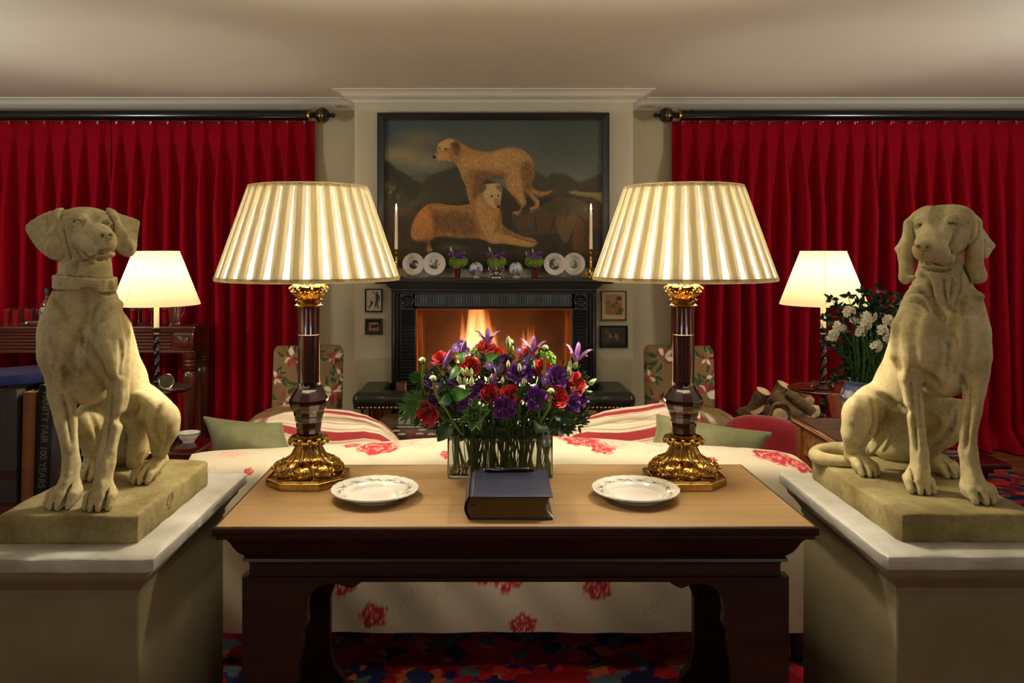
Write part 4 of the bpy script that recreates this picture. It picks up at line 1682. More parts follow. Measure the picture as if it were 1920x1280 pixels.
def frame(parent, x0, y0, x1, y1, D, w, depth, m, I, name='frame', prof=None):
	a, b = at(x0, y0, D), at(x1, y1, D)
	w = w / F * D
	prof = prof or [(0, 0), (0, -depth), (.3, -depth * 1.1), (.75, -depth * .8), (1, -depth * .55), (1, 0)]
	rings = []
	for cx, cz, sx, sz in ((a.x, a.z, 1, -1), (b.x, a.z, -1, -1), (b.x, b.z, -1, 1), (a.x, b.z, 1, 1)):
		rings.append([(cx + sx * q * w, D + d, cz + sz * q * w) for q, d in prof])
	MB().loft(rings, False, loop=True).build(name, m, parent, 30, I)
	MB().box(a.x + .004, b.x - .004, D - .002, D + .012, b.z + .004, a.z - .004).build('back_board', mat('back_board', rgb(60, 44, 28), .9), parent, 30, I)


def fur(P, mask_pts, cols, n, ln, w, dirfn, seed, alpha=.7):
	rs = np.random.RandomState(seed)
	poly = catmull(mask_pts)
	lo, hi = poly.min(0), poly.max(0)
	c = rs.uniform(lo, hi, (n * 3, 2))
	ins = sdpoly(c[:, 0], c[:, 1], poly) < -.6
	c = c[ins][:n]
	for (x, y) in c:
		dx, dy = dirfn(x, y)
		l = ln * rs.uniform(.6, 1.3)
		j = rs.uniform(-.35, .35)
		ca, sa = math.cos(j), math.sin(j)
		dx, dy = dx * ca - dy * sa, dx * sa + dy * ca
		col = cols[rs.randint(len(cols))]
		P.line([(x, y), (x + dx * l * .5 + .3, y + dy * l * .5), (x + dx * l, y + dy * l)], w * rs.uniform(.6, 1.2), col, alpha, True)


def paint_hounds(X, Y):
	P = Paint(X, Y, (66, 78, 76))
	# picture pixels: the zoomed print was 3.764 times the frame
	Z = lambda pts: [(690 + a / 3.764, 200 + b / 3.764) for a, b in pts]
	t = np.clip((Y - 225) / 130, 0, 1)
	P.mix(t * .7, (118, 122, 104))
	n = vnoise(X, Y, 60, 21)
	P.mix((n - .35) * 1.2, (82, 84, 70))
	P.mix(np.clip(1 - np.hypot((X - 735) / 60, (Y - 245) / 40), 0, 1) * .8, (58, 76, 88))
	P.mix(np.clip(1 - np.hypot((X - 780) / 60, (Y - 262) / 26), 0, 1) * .6, (134, 118, 78))
	P.mix(np.clip(1 - np.hypot((X - 750) / 70, (Y - 290) / 22), 0, 1) * .8, (160, 142, 96))
	P.mix(np.clip(1 - np.hypot((X - 800) / 60, (Y - 305) / 20), 0, 1) * .7, (150, 142, 110))
	P.mix(np.clip(1 - np.hypot((X - 1060) / 90, (Y - 260) / 60), 0, 1) * .5, (62, 66, 52))
	# hills
	P.poly(Z([(120, 420), (200, 440), (300, 490), (420, 560), (560, 640), (560, 900), (100, 900)]), (48, 54, 42), 4)
	P.poly(Z([(300, 480), (400, 470), (470, 490), (420, 520), (330, 520)]), (84, 86, 66), 5)
	P.poly(Z([(360, 560), (430, 490), (540, 450), (640, 420), (760, 470), (1000, 600), (1000, 760), (300, 760), (300, 620)]), (62, 58, 40), 5)
	P.poly(Z([(1100, 520), (1180, 455), (1260, 500), (1300, 470), (1400, 480), (1500, 530), (1660, 480), (1660, 700), (1100, 700)]), (66, 62, 46), 6)
	P.poly(Z([(1420, 600), (1660, 590), (1660, 680), (1540, 660)]), (124, 114, 78), 4)
	P.poly(Z([(1470, 590), (1560, 560), (1660, 550), (1660, 600), (1540, 604)]), (58, 50, 34), 3)
	# trees at the left
	P.poly(Z([(110, 400), (190, 440), (250, 520), (360, 580), (340, 640), (250, 720), (110, 760)]), (44, 42, 26), 6, noise=3)
	n2 = vnoise(X, Y, 9, 4)
	P.mix(np.clip((n2 - .5) * 8, 0, 1) * np.clip(1 - np.hypot((X - 728) / 30, (Y - 362) / 26), 0, 1) * 1.2, (104, 98, 54))
	# foreground ground
	P.poly(Z([(100, 690), (300, 700), (700, 660), (1000, 640), (1300, 640), (1450, 620), (1660, 700), (1660, 1120), (100, 1120)]), (52, 40, 20), 6, noise=3)
	g = np.clip((Y - 440) / 30, 0, 1)
	n3 = vnoise(X, Y, 26, 8)
	P.mix(((n3 - .4) * 3) * g * (X > 740) * .8, (56, 54, 22))
	P.mix(np.clip((vnoise(X, Y, 16, 31) - .5) * 4, 0, 1) * (X > 1075) * (Y > 370) * .6, (118, 66, 22))
	P.mix(np.clip((vnoise(X, Y, 20, 33) - .5) * 4, 0, 1) * (X < 800) * (Y > 400) * .5, (92, 62, 20))
	P.mix(np.clip(1 - np.hypot((X - 850) / 34, (Y - 462) / 9), 0, 1), (98, 78, 52))
	# rocks
	P.poly(Z([(1010, 770), (1070, 740), (1250, 690), (1330, 640), (1420, 640), (1540, 690), (1560, 800), (1490, 770), (1440, 800), (1400, 880), (1200, 900), (1080, 900)]), (78, 64, 40), 4)
	P.poly(Z([(1080, 790), (1180, 790), (1160, 850), (1100, 850)]), (88, 68, 42), 3.5)
	P.poly(Z([(1190, 790), (1310, 770), (1280, 860), (1200, 870)]), (84, 64, 38), 3.5)
	P.poly(Z([(1340, 790), (1470, 770), (1450, 860), (1400, 960), (1350, 900)]), (102, 76, 42), 4)
	P.poly(Z([(1480, 780), (1530, 850), (1500, 980), (1440, 960)]), (94, 64, 34), 3)
	for a in ([(1180, 780), (1190, 880)], [(1320, 770), (1290, 880)], [(1430, 700), (1390, 800)], [(1290, 640), (1090, 760)], [(1450, 880), (1400, 1000)]):
		P.line(Z(a), 1.1, (38, 28, 16), .8)
	P.poly(Z([(1250, 690), (1420, 640), (1520, 680), (1400, 740), (1280, 740)]), (66, 62, 26), 5, noise=2)
	# standing hound
	coat_l, coat_m, coat_d = (196, 150, 84), (160, 112, 56), (104, 68, 32)
	body = Z([(458, 352), (480, 320), (496, 262), (560, 224), (620, 232), (680, 270), (760, 305), (850, 318), (940, 300), (1010, 288), (1080, 300), (1140, 345), (1170, 400),
			  (1176, 460), (1165, 520), (1150, 560), (1190, 590), (1250, 600), (1304, 585), (1280, 610), (1215, 632), (1170, 610), (1150, 600), (1190, 640), (1210, 670), (1195, 715), (1150, 728),
			  (1145, 712), (1180, 690), (1150, 640), (1110, 600), (1096, 610), (1116, 668), (1085, 720), (1060, 764), (1020, 752), (1030, 738), (1070, 730), (1086, 680), (1040, 640), (990, 590), (970, 540), (958, 490),
			  (900, 490), (830, 500), (800, 530), (790, 590), (780, 640), (760, 700), (735, 720), (722, 690), (700, 620), (690, 560), (660, 500), (640, 440), (600, 390), (540, 382), (500, 372), (470, 368)])
	P.poly(body, coat_m, 1.6, noise=.8)
	P.poly(Z([(700, 330), (850, 335), (1000, 300), (1120, 350), (1150, 420), (1040, 400), (960, 440), (800, 430), (700, 480), (650, 400)]), coat_l, 12, alpha=.75)
	P.poly(Z([(760, 470), (880, 470), (960, 470), (965, 500), (830, 510), (790, 600), (740, 620), (760, 540)]), coat_d, 7, alpha=.8)
	P.poly(Z([(1090, 380), (1170, 420), (1160, 560), (1110, 600), (1080, 500)]), coat_d, 8, alpha=.6)
	P.poly(Z([(980, 440), (1060, 420), (1080, 520), (1100, 620), (1085, 700), (1030, 620), (975, 540)]), coat_l, 8, alpha=.6)
	dirb = lambda x, y: (.75, .65) if x < 950 else (.25, .97)
	fur(P, body, [coat_l, (214, 172, 106), coat_d, (224, 186, 122), (176, 130, 70), (84, 54, 26)], 2300, 6.5, .5, dirb, 1, .42)
	P.poly(Z([(600, 245), (640, 250), (650, 310), (620, 350), (600, 300)]), coat_d, 5, alpha=.8)
	P.poly(Z([(560, 232), (600, 235), (590, 270), (540, 300), (500, 300), (500, 262)]), (204, 166, 104), 4, alpha=.8)
	P.poly(Z([(456, 350), (470, 342), (484, 352), (474, 366), (460, 362)]), (24, 18, 14), 1.6)
	P.poly(Z([(490, 330), (560, 320), (570, 360), (520, 380), (486, 366)]), (196, 152, 92), 4, alpha=.8)
	P.blob(*Z([(548, 297)])[0], 2.4, 1.8, (26, 18, 12))
	P.blob(*Z([(506, 292)])[0], 1.4, 1.6, (26, 18, 12))
	P.poly(Z([(575, 262), (610, 250), (640, 262), (645, 300), (610, 290)]), (88, 54, 26), 3, alpha=.8)
	P.poly(Z([(1090, 400), (1172, 430), (1160, 560), (1112, 596), (1090, 500)]), coat_d, 10, alpha=.45)
	P.poly(Z([(700, 440), (860, 460), (965, 470), (965, 505), (830, 515), (790, 600), (770, 690), (735, 650), (730, 540)]), coat_d, 9, alpha=.5)
	# shadow under it and the lying hound
	lay = Z([(305, 900), (315, 840), (350, 760), (400, 705), (470, 682), (600, 696), (700, 690), (750, 660), (790, 610), (800, 560), (850, 545), (920, 540), (944, 570), (938, 640), (930, 700), (935, 760), (950, 830),
			 (1000, 870), (1100, 915), (1160, 925), (1192, 955), (1180, 975), (1140, 990), (1060, 980), (960, 965), (880, 965), (800, 935), (740, 925), (640, 925), (520, 910), (440, 950), (455, 1010), (420, 1020), (410, 950), (340, 940)])
	P.poly(lay, coat_m, 1.6, noise=.8)
	P.poly(Z([(310, 880), (340, 780), (420, 700), (470, 740), (480, 860), (430, 940), (330, 940)]), (176, 108, 44), 8, alpha=.8)
	P.poly(Z([(500, 740), (700, 730), (760, 800), (740, 900), (540, 890), (490, 830)]), coat_d, 14, alpha=.55)
	P.poly(Z([(780, 650), (850, 720), (930, 740), (920, 860), (840, 900), (780, 830), (760, 740)]), coat_l, 9, alpha=.7)
	P.poly(Z([(830, 890), (960, 900), (1100, 930), (1180, 955), (1140, 985), (960, 960), (860, 955)]), coat_l, 6, alpha=.75)
	P.poly(Z([(960, 850), (1060, 900), (1160, 930), (1100, 925), (980, 890), (940, 870)]), coat_d, 3, alpha=.6)
	dirl = lambda x, y: (-.35, .9) if x < 820 else ((.25, .95) if y < 445 else (.9, .35))
	fur(P, lay, [coat_l, (210, 166, 98), coat_d, (176, 112, 48), (224, 180, 110), (90, 56, 26)], 2300, 7, .5, dirl, 2, .42)
	P.poly(Z([(470, 780), (520, 740), (700, 760), (770, 820), (760, 920), (560, 905), (490, 880)]), (84, 52, 24), 16, alpha=.5)
	P.poly(Z([(430, 700), (500, 760), (490, 880), (460, 940), (470, 840)]), (78, 46, 20), 8, alpha=.45)
	P.poly(Z([(940, 740), (935, 840), (880, 900), (900, 850), (915, 760)]), (90, 58, 28), 7, alpha=.5)
	P.poly(Z([(800, 565), (850, 548), (920, 545), (944, 575), (938, 640), (925, 715), (895, 715), (850, 690), (820, 640)]), (196, 164, 112), 3)
	P.poly(Z([(790, 560), (825, 552), (835, 575), (800, 612)]), (96, 84, 64), 2.5)
	P.poly(Z([(900, 560), (940, 555), (945, 600), (930, 600)]), (110, 88, 60), 2.5, alpha=.8)
	P.poly(Z([(890, 650), (925, 650), (935, 690), (925, 716), (905, 716), (895, 690)]), (160, 112, 66), 3, alpha=.8)
	P.blob(*Z([(874, 631)])[0], 2.6, 1.8, (24, 18, 12))
	P.blob(*Z([(920, 628)])[0], 1.9, 1.7, (24, 18, 12))
	P.blob(*Z([(920, 706)])[0], 2.6, 3.4, (34, 24, 18))
	P.line(Z([(960, 892), (1060, 925), (1180, 960)]), 1.4, (96, 62, 30), .7)
	P.poly(Z([(320, 950), (500, 930), (760, 945), (900, 980), (1150, 1000), (900, 1010), (600, 980), (400, 990)]), (40, 34, 14), 6, alpha=.6)
	# old varnish
	P.C *= (.78 + .22 * vnoise(X, Y, 4, 40, 2))[..., None]
	P.C *= 1.05
	return P


pt = thing('oil_painting', 'framed oil painting of two shaggy hounds in hills, above the mantel shelf', 'painting', (0, PD, 1.8))
I = T(0, -PD, -1.8)
picture_canvas('canvas', 720, 224, 1130, 491, PD - .004, 470, 306, paint_hounds, pt, I, .55, .02)
frame(pt, 709, 213, 1141, 502, PD, 12.5, .045, mat('dark_frame', rgb(26, 26, 26), .45, noise=(30, rgb(34, 33, 30), 1)), I)

# ---------------------------------------------------------------- small framed pictures
SD = BR - .004


def small(name, label, x0, y0, x1, y1, w, m, fn, inset=None, mount=None, nx=110, depth=.014):
	c = at((x0 + x1) / 2, (y0 + y1) / 2, SD)
	t = thing(name, label, 'picture', c)
	I = T(*(-c))
	frame(t, x0, y0, x1, y1, SD - .0045, w, depth, m, I)
	i = inset or w * .9
	picture_canvas('print', x0 + i, y0 + i, x1 - i, y1 - i, SD - .0085, nx, int(nx * (y1 - y0) / (x1 - x0)), fn, t, I, .3, .3)
	return t


def sil_man(X, Y):
	P = Paint(X, Y, (196, 186, 162))
	Z = lambda pts: [(670 + a / 9.84, 520 + b / 9.84) for a, b in pts]
	K = (14, 13, 14)
	P.blob(*Z([(364, 282)])[0], 1.9, 2.1, K, .1)
	P.poly(Z([(350, 300), (380, 300), (400, 345), (405, 380), (388, 390), (384, 440), (385, 530), (364, 532), (360, 460), (348, 532), (322, 535), (332, 450), (345, 400), (332, 370), (340, 330), (320, 300), (284, 258), (292, 246), (320, 280)]), K, .5)
	P.line(Z([(398, 340), (406, 380), (400, 430)]), .9, K)
	P.poly(Z([(322, 530), (385, 528), (402, 545), (405, 595), (396, 590), (386, 545), (322, 540)]), K, .5)
	P.line(Z([(324, 540), (320, 600)]), .5, (90, 84, 72))
	P.line(Z([(368, 540), (370, 590)]), .4, (90, 84, 72))
	P.poly(Z([(228, 436), (252, 424), (262, 450), (290, 452), (296, 468), (276, 500), (250, 540), (226, 560), (210, 590), (202, 588), (212, 550), (236, 500), (240, 460)]), K, .5)
	P.line(Z([(184, 524), (216, 544)]), .5, K)
	P.line(Z([(270, 285), (290, 262)]), .35, (120, 110, 90))
	return P


def sil_dog(X, Y):
	P = Paint(X, Y, (20, 18, 16))
	Z = lambda pts: [(670 + a / 9.84, 520 + b / 9.84) for a, b in pts]
	P.poly(Z([(210, 816), (402, 816), (402, 986), (210, 986)]), (178, 112, 62), .4, False)
	P.poly(Z([(224, 872), (248, 872), (330, 876), (350, 862), (376, 868), (382, 900), (362, 920), (350, 950), (340, 948), (342, 930), (300, 926), (272, 948), (262, 950), (258, 915), (246, 886), (228, 884)]), (16, 12, 12), .5)
	return P


def print_dogs(X, Y):
	P = Paint(X, Y, (208, 186, 142))
	Z = lambda pts: [(1110 + a / 8.533, 520 + b / 8.533) for a, b in pts]
	P.poly(Z([(212, 276), (478, 276), (478, 596), (212, 596)]), (128, 82, 44), .4, False)
	P.poly(Z([(217, 281), (473, 281), (473, 591), (217, 591)]), (186, 138, 78), .4, False)
	P.poly(Z([(217, 400), (300, 385), (473, 420), (473, 591), (217, 591)]), (160, 118, 60), 4, False)
	for i in range(5):
		P.line(Z([(390 + i * 18, 590), (440 + i * 16, 480 + i * 8)]), 1.0, (74, 78, 52), .8)
	P.poly(Z([(380, 340), (420, 300), (470, 310), (473, 360), (400, 370)]), (80, 74, 50), 2, noise=1)
	P.poly(Z([(217, 390), (260, 380), (300, 400), (260, 410), (217, 412)]), (104, 102, 76), 2)
	P.poly(Z([(264, 392), (300, 400), (330, 402), (352, 430), (370, 460), (350, 462), (330, 440), (310, 440), (290, 430), (280, 408)]), (96, 44, 26), 1)
	P.poly(Z([(300, 400), (322, 400), (320, 430), (300, 425)]), (206, 180, 140), .8)
	P.poly(Z([(366, 400), (400, 390), (424, 410), (400, 416), (380, 412)]), (84, 36, 22), 1)
	P.poly(Z([(240, 478), (300, 456), (340, 466), (380, 470), (360, 500), (340, 478), (280, 480)]), (84, 88, 70), 1.2)
	return P


def paint_spaniel(X, Y):
	P = Paint(X, Y, (52, 58, 48))
	Z = lambda pts: [(1110 + a / 8.533, 520 + b / 8.533) for a, b in pts]
	P.mix(np.clip((vnoise(X, Y, 18, 3) - .4) * 2, 0, 1) * .6, (74, 82, 66))
	P.poly(Z([(140, 1030), (560, 1035), (560, 1110), (140, 1110)]), (44, 34, 20), 3, False)
	P.poly(Z([(198, 880), (212, 850), (240, 838), (262, 860), (270, 890), (330, 892), (400, 900), (432, 940), (440, 970), (412, 1010), (396, 1005), (390, 975), (330, 960), (304, 970), (296, 1030), (282, 1028), (276, 970),
			  (262, 960), (262, 1024), (250, 1020), (248, 940), (240, 905), (214, 892)]), (110, 72, 46), 1.2)
	P.poly(Z([(276, 910), (310, 905), (320, 950), (290, 965), (270, 945)]), (164, 118, 82), 2)
	P.poly(Z([(360, 900), (390, 910), (410, 960), (400, 990), (370, 950)]), (170, 126, 92), 2)
	P.poly(Z([(310, 895), (360, 896), (360, 940), (320, 940)]), (62, 34, 20), 2)
	P.blob(*Z([(224, 878)])[0], 1.5, 1.5, (150, 120, 90))
	return P


blackf = mat('black_frame', rgb(16, 15, 15), .35, coat=.2)
small('framed_silhouette', 'small black framed silhouette of a standing figure teasing a leaping dog', 685, 541, 717, 584.5, 2.2, blackf, sil_man, nx=140)
s2 = small('framed_silhouette', 'tiny broad framed dark animal silhouette on an orange ground', 685, 596.5, 717.5, 626, 7.0, blackf, sil_dog, inset=5.5, nx=120)
c = at(701, 595.5, SD)
MB().lathe([(.006, 0), (.006, .002), (.003, .003)], 10, M=T(0, -.012, (626 - 596.5) / 2 / F * SD + .004) @ RX(PI / 2)).build('hanging_ring', gold, s2)
small('framed_print', 'framed print of running dogs in a pale mount and thin red wood frame', 1127, 545, 1174, 600, 1.8, mat('red_wood_frame', rgb(120, 60, 30), .35), print_dogs, nx=150)
small('framed_painting', 'small dark painting of a brown and white dog in a black frame', 1124, 610, 1176.5, 651, 3.2, blackf, paint_spaniel, nx=150)

# ================================================================ things on the mantel shelf
ZS = 1.2745
MD = 5.50
porc = mat('porcelain', rgb(226, 218, 206), .18, coat=.4)
porc_print = mat('porcelain_print', rough=.16, vcol='Col', coat=.5)
glass = mat('clear_glass', (1, 1, 1), .02, trans=1.0, ior=1.45)
leafg = mat('leaf_green', rgb(52, 92, 30), .5, noise=(40, rgb(36, 70, 22), 1))
limeg = mat('guelder_green', rgb(150, 184, 62), .55, noise=(60, rgb(118, 158, 44), 1))
rubyg = mat('ruby_glass', rgb(150, 4, 14), .05, trans=.75, ior=1.5, coat=.5)
silver = mat('silver', rgb(200, 198, 194), .14, 1.0)
brass = mat('polished_brass', rgb(206, 160, 66), .16, 1.0)
wax = mat('candle_wax', rgb(236, 218, 176), .5, emit=(rgb(240, 200, 140), .10))


def flat_plate(t, r, fn, lift=.012, n=72, rim=None, m=None, name='plate_body'):
	"""plate with printed face: local z is the face normal; fn(X,Y)->Paint (metres)"""
	prof = [(0, .0), (.25, 0), (.5, .0), (.60, .002), (.66, .007), (.72, .010), (.86, .013), (.97, .0165), (1.0, .0165), (1.0, .0135), (.9, .010), (.66, .002), (.60, -.003), (.45, -.005), (.43, -.003), (0, -.003)]
	R = []
	# resample the upper profile finely
	for i in range(len(prof) - 1):
		k = 10 if i < 8 else 2
		for j in range(k):
			q = j / k
			R.append((prof[i][0] * (1 - q) + prof[i + 1][0] * q, prof[i][1] * (1 - q) + prof[i + 1][1] * q))
	R.append(prof[-1])
	R = np.array(R)
	a = np.linspace(0, 2 * PI, n, endpoint=False)
	rr = R[:, :1] * r
	sc_ = np.ones((1, n))
	if rim is not None:
		w = np.clip((R[:, :1] - .62) / .38, 0, 1)
		sc_ = 1 + w * rim(a)[None, :]
	X = rr * sc_ * np.cos(a)[None, :]
	Y = rr * sc_ * np.sin(a)[None, :]
	Z = np.repeat(R[:, 1:2] * (r / .085) ** .6, n, 1) + (0 if rim is None else np.clip((R[:, :1] - .62) / .38, 0, 1) * rim(a)[None, :] * r * .25)
	P = fn(X, Y)
	return npgrid(name, np.stack([X, Y, Z], -1), m or porc_print, t, P.C, closed_u=True)


def scene_disc(seed, rad, palette):
	def fn(X, Y):
		P = Paint(X, Y, (214, 204, 194))
		q = np.hypot(X, Y)
		n = vnoise(X + 1, Y + 1, rad * .55, seed, 3)
		n2 = vnoise(X + 1, Y + 1, rad * .3, seed + 3, 3)
		ins = np.clip((rad * (.92 + .12 * n) - q) / (rad * .08), 0, 1)
		P.mix(ins * .55, (196, 186, 182))
		P.mix(ins * np.clip((n - .48) * 9, 0, 1), palette[0])
		P.mix(ins * np.clip((n2 - .58) * 9, 0, 1), palette[1])
		P.mix(ins * np.clip((-Y - rad * .25) / rad * 5 + (n - .5) * 4, 0, 1), palette[2])
		P.blob(rad * .2, -rad * .15, rad * .25, rad * .16, palette[3], .4)
		P.mix(np.clip(1 - np.abs(q - rad * 1.75) / .0012, 0, 1) * .4, (170, 150, 150))
		return P
	return fn


def mantel_plate(px, rpx, D, label, seed, pal, rad, gp='printed plates on glass stands on the mantel'):
	r = rpx / F * D
	c = at(px, 0, D)
	zc = ZS + .020 + r * .98
	t = thing('display_plate', label, 'plate', (c.x, D, zc), 0, gp)
	t.rotation_euler = (PI / 2 - .14, 0, 0)
	flat_plate(t, r, scene_disc(seed, rad * r, pal), n=64)
	s = thing('plate_stand', 'clear glass stand under ' + label.replace('round printed ', 'the ').split(',')[0], 'stand', (c.x, D, ZS), 0, 'glass plate stands on the mantel')
	m = MB()
	for k in (-1, 1):
		m.tube([(k * r * .55, -.030, 0), (k * r * .55, -.030, .022), (k * r * .5, -.034, .030)], .0045, 8)
		m.tube([(k * r * .55, -.030, .006), (k * r * .5, .045, .006), (k * r * .45, .05, .07)], .0035, 6)
		m.tube([(k * r * .22, -.026, .0), (k * r * .22, -.026, .012)], .0035, 6)
	m.tube([(-r * .55, .0, .008), (r * .55, .0, .008)], .0035, 6)
	m.build('stand_frame', glass, s, 60)


DK = (52, 44, 52)
mantel_plate(775.5, 20.5, 5.55, 'round printed plate with a dark purple scene, beside a brass candlestick', 3, [(86, 70, 80), DK, (44, 34, 40), (126, 60, 40)], .46)
mantel_plate(814.5, 21.3, 5.50, 'round printed plate with a green and red scene, beside the deep purple posy', 8, [(150, 150, 140), (90, 98, 84), (60, 92, 60), (190, 70, 60)], .50)
mantel_plate(1040, 20.8, 5.50, 'round printed plate with a dark green scene, beside the posy in ruby glass', 13, [(90, 98, 80), (50, 52, 48), (60, 88, 52), (190, 180, 160)], .54)
mantel_plate(1076, 20.8, 5.55, 'round printed plate with a small green and purple figure, beside a brass candlestick', 21, [(180, 172, 164), (110, 120, 92), (76, 130, 74), (90, 40, 74)], .42)


def ball(px, label, seed, tint):
	D = 5.47
	c = at(px, 0, D)
	r = 13.2 / F * D
	st_ = thing('ring_stand', 'pale wooden ring stand under the ' + label, 'stand', (c.x, D, ZS), 0)
	MB().lathe([(.021, 0), (.023, .002), (.022, .016), (.019, .018), (.017, .015), (.016, .002)], 24).build('ring', mat('pale_wood', rgb(206, 164, 104), .5), st_, 50)
	n, mrows = 72, 44
	a = np.linspace(0, 2 * PI, n, endpoint=False)[None, :]
	b = np.linspace(-PI / 2 + .01, PI / 2 - .01, mrows)[:, None]
	X, Y, Z = r * np.cos(b) * np.cos(a), r * np.cos(b) * np.sin(a), r * np.sin(b) + 0 * a
	P = Paint(X, Z, (196, 200, 204))
	q = vnoise(X * 30 + 40 + Y * 9, Z * 30 + 40 + Y * 13, .62, seed, 3)
	P.mix(np.clip((q - .53) * 10, 0, 1) * .85, (52, 66, 122))
	q2 = vnoise(X * 30 + 90 - Y * 9, Z * 30 + 10 + Y * 7, .3, seed + 5, 2)
	P.mix(np.clip((q2 - .62) * 12, 0, 1) * tint, (116, 84, 50))
	t = thing('porcelain_ball', label, 'ball', (c.x, D, ZS + .016 + r * .98), 0)
	npgrid('painted_ball', np.stack([X, Y, Z], -1), porc_print, t, P.C, closed_u=True)


ball(893, 'spotted blue and white porcelain ball with brownish flecks', 3, .8)
ball(967.5, 'blue flowered white porcelain ball without brown flecks', 14, .15)


def petals_mb(mb, c, axis, n, L, w, curl, M0=None, tw=0):
	"""star of pointed petals round an axis"""
	Q = Vector(axis).to_track_quat('Z', 'Y').to_matrix().to_4x4()
	for i in range(n):
		A = T(*c) @ Q @ RZ(2 * PI * i / n + tw)
		pts = []
		for j in range(5):
			t = j / 4
			ww = w * math.sin(PI * min(.97, t * .85 + .12))
			x = L * t
			z = curl * L * t * t
			pts.append(((x, -ww, z), (x, 0, z - w * .25), (x, ww, z)))
		vs = [p for r_ in pts for p in r_]
		fs = []
		for j in range(4):
			for k in range(2):
				fs.append((j * 3 + k, j * 3 + k + 1, j * 3 + k + 4, j * 3 + k + 3))
		mb.add(vs, fs, A)


def froth(mb, c, r, n, s, rnd, flat=1.0):
	"""ball of small florets"""
	for i in range(n):
		z = 1 - 2 * (i + .5) / n
		a = i * 2.39996
		q = math.sqrt(1 - z * z)
		d = Vector((q * math.cos(a), q * math.sin(a), z))
		p = Vector(c) + Vector((d.x * r, d.y * r, d.z * r * flat)) * rnd.uniform(.88, 1.08)
		petals_mb(mb, p, d + Vector((rnd.uniform(-.3, .3), rnd.uniform(-.3, .3), rnd.uniform(-.3, .3))), 4, s, s * .5, rnd.uniform(.1, .5))


purp = mat('mauve_petal', rgb(120, 74, 156), .55, noise=(80, rgb(86, 44, 120), 1))
deepp = mat('deep_purple_petal', rgb(70, 20, 90), .5)
palebud = mat('pale_green_bud', rgb(186, 206, 128), .5)


def posy(px, kind, label, seed, vlabel):
	D = 5.46
	c = at(px, 0, D)
	rnd = random.Random(seed)
	v = thing('vase', vlabel, 'vase', (c.x, D, ZS), 0)
	if kind == 'ruby':
		MB().lathe([(.001, .006), (.0175, .006), (.0185, .014), (.024, .080), (.0225, .080), (.0165, .012), (.001, .011)], 24).build('glass_body', rubyg, v, 50)
		MB().lathe([(.001, .0), (.0172, .0), (.0178, .005), (.001, .0055)], 24).build('foot', mat('dark_ruby', rgb(70, 0, 6), .1, coat=.5), v, 50)
		zt = .08
	else:
		MB().lathe([(.001, 0), (.046, 0), (.048, .004), (.046, .010), (.040, .012), (.032, .018), (.022, .022), (.014, .026), (.016, .030), (.028, .038), (.036, .052), (.038, .066), (.040, .080), (.038, .080), (.034, .06), (.001, .04)], 32).build('cup', silver, v, 50)
		for k in (-1, 1):
			MB().tube([(k * .036, 0, .045), (k * .050, 0, .055), (k * .052, 0, .072), (k * .040, 0, .080)], .004, 8).build('handle', silver, v, 60)
			MB().sphere((k * .044, -.012, .008), .007, 8, 6).build('ball_foot', silver, v, 60)
		zt = .08
	f = thing('posy', label, 'posy', (c.x, D, ZS + zt), 0, 'posies along the mantel shelf')
	g = MB()
	for (dx, dz, r) in ((-.028, .030, .034), (.018, .022, .033), (.040, .032, .026), (-.004, .012, .030), (.0, .034, .026)):
		froth(g, (dx + rnd.uniform(-.004, .004), rnd.uniform(-.015, .01), dz), r, 60, .007, rnd)
	g.build('guelder_heads', limeg, f, 60)
	b = MB()
	for (dx, dz) in ((-.052, .078), (-.034, .092), (.0, .080), (.026, .082), (.014, .064), (.046, .088), (.040, .064), (-.016, .066)):
		petals_mb(b, (dx + rnd.uniform(-.006, .006), rnd.uniform(-.04, -.02), dz + rnd.uniform(-.006, .008)), (rnd.uniform(-.5, .5), -1, rnd.uniform(0, .8)), 8, .014, .0045, rnd.uniform(.2, .6))
		b.sphere((dx, -.026, dz), .007, 6, 5)
	b.build('mauve_blooms', purp, f, 60)
	if kind != 'silver' and seed == 2:
		MB().sphere((.014, -.03, .070), (.020, .016, .018), 10, 7).build('purple_bloom', deepp, f, 60)
	bd = MB()
	for (dx, dz) in ((-.045, .118), (-.034, .095)) if seed != 3 else ((-.012, .104), (-.055, .088)):
		bd.lathe([(.001, -.014), (.006, -.008), (.0065, 0), (.003, .012), (.0005, .018)], 8, M=T(dx, -.02, dz) @ RY(-.2))
		bd.tube([(0, 0, .01), (dx * .6, -.01, dz * .6), (dx, -.02, dz - .012)], .0016, 5)
	bd.build('bud', palebud, f, 60)
	return f


posy(858, 'ruby', 'posy of lime guelder and mauve blooms with one deep purple flower', 2, 'small ruby glass tumbler vase beside the plate with the red and green scene')
posy(930.5, 'silver', 'posy of lime guelder and mauve blooms in the silver cup', 5, 'footed silver cup in the middle of the mantel')
posy(1002, 'ruby', 'posy of lime guelder and mauve blooms beside the blue flowered ball', 3, 'small ruby glass tumbler vase beside the plate with the dark green scene')


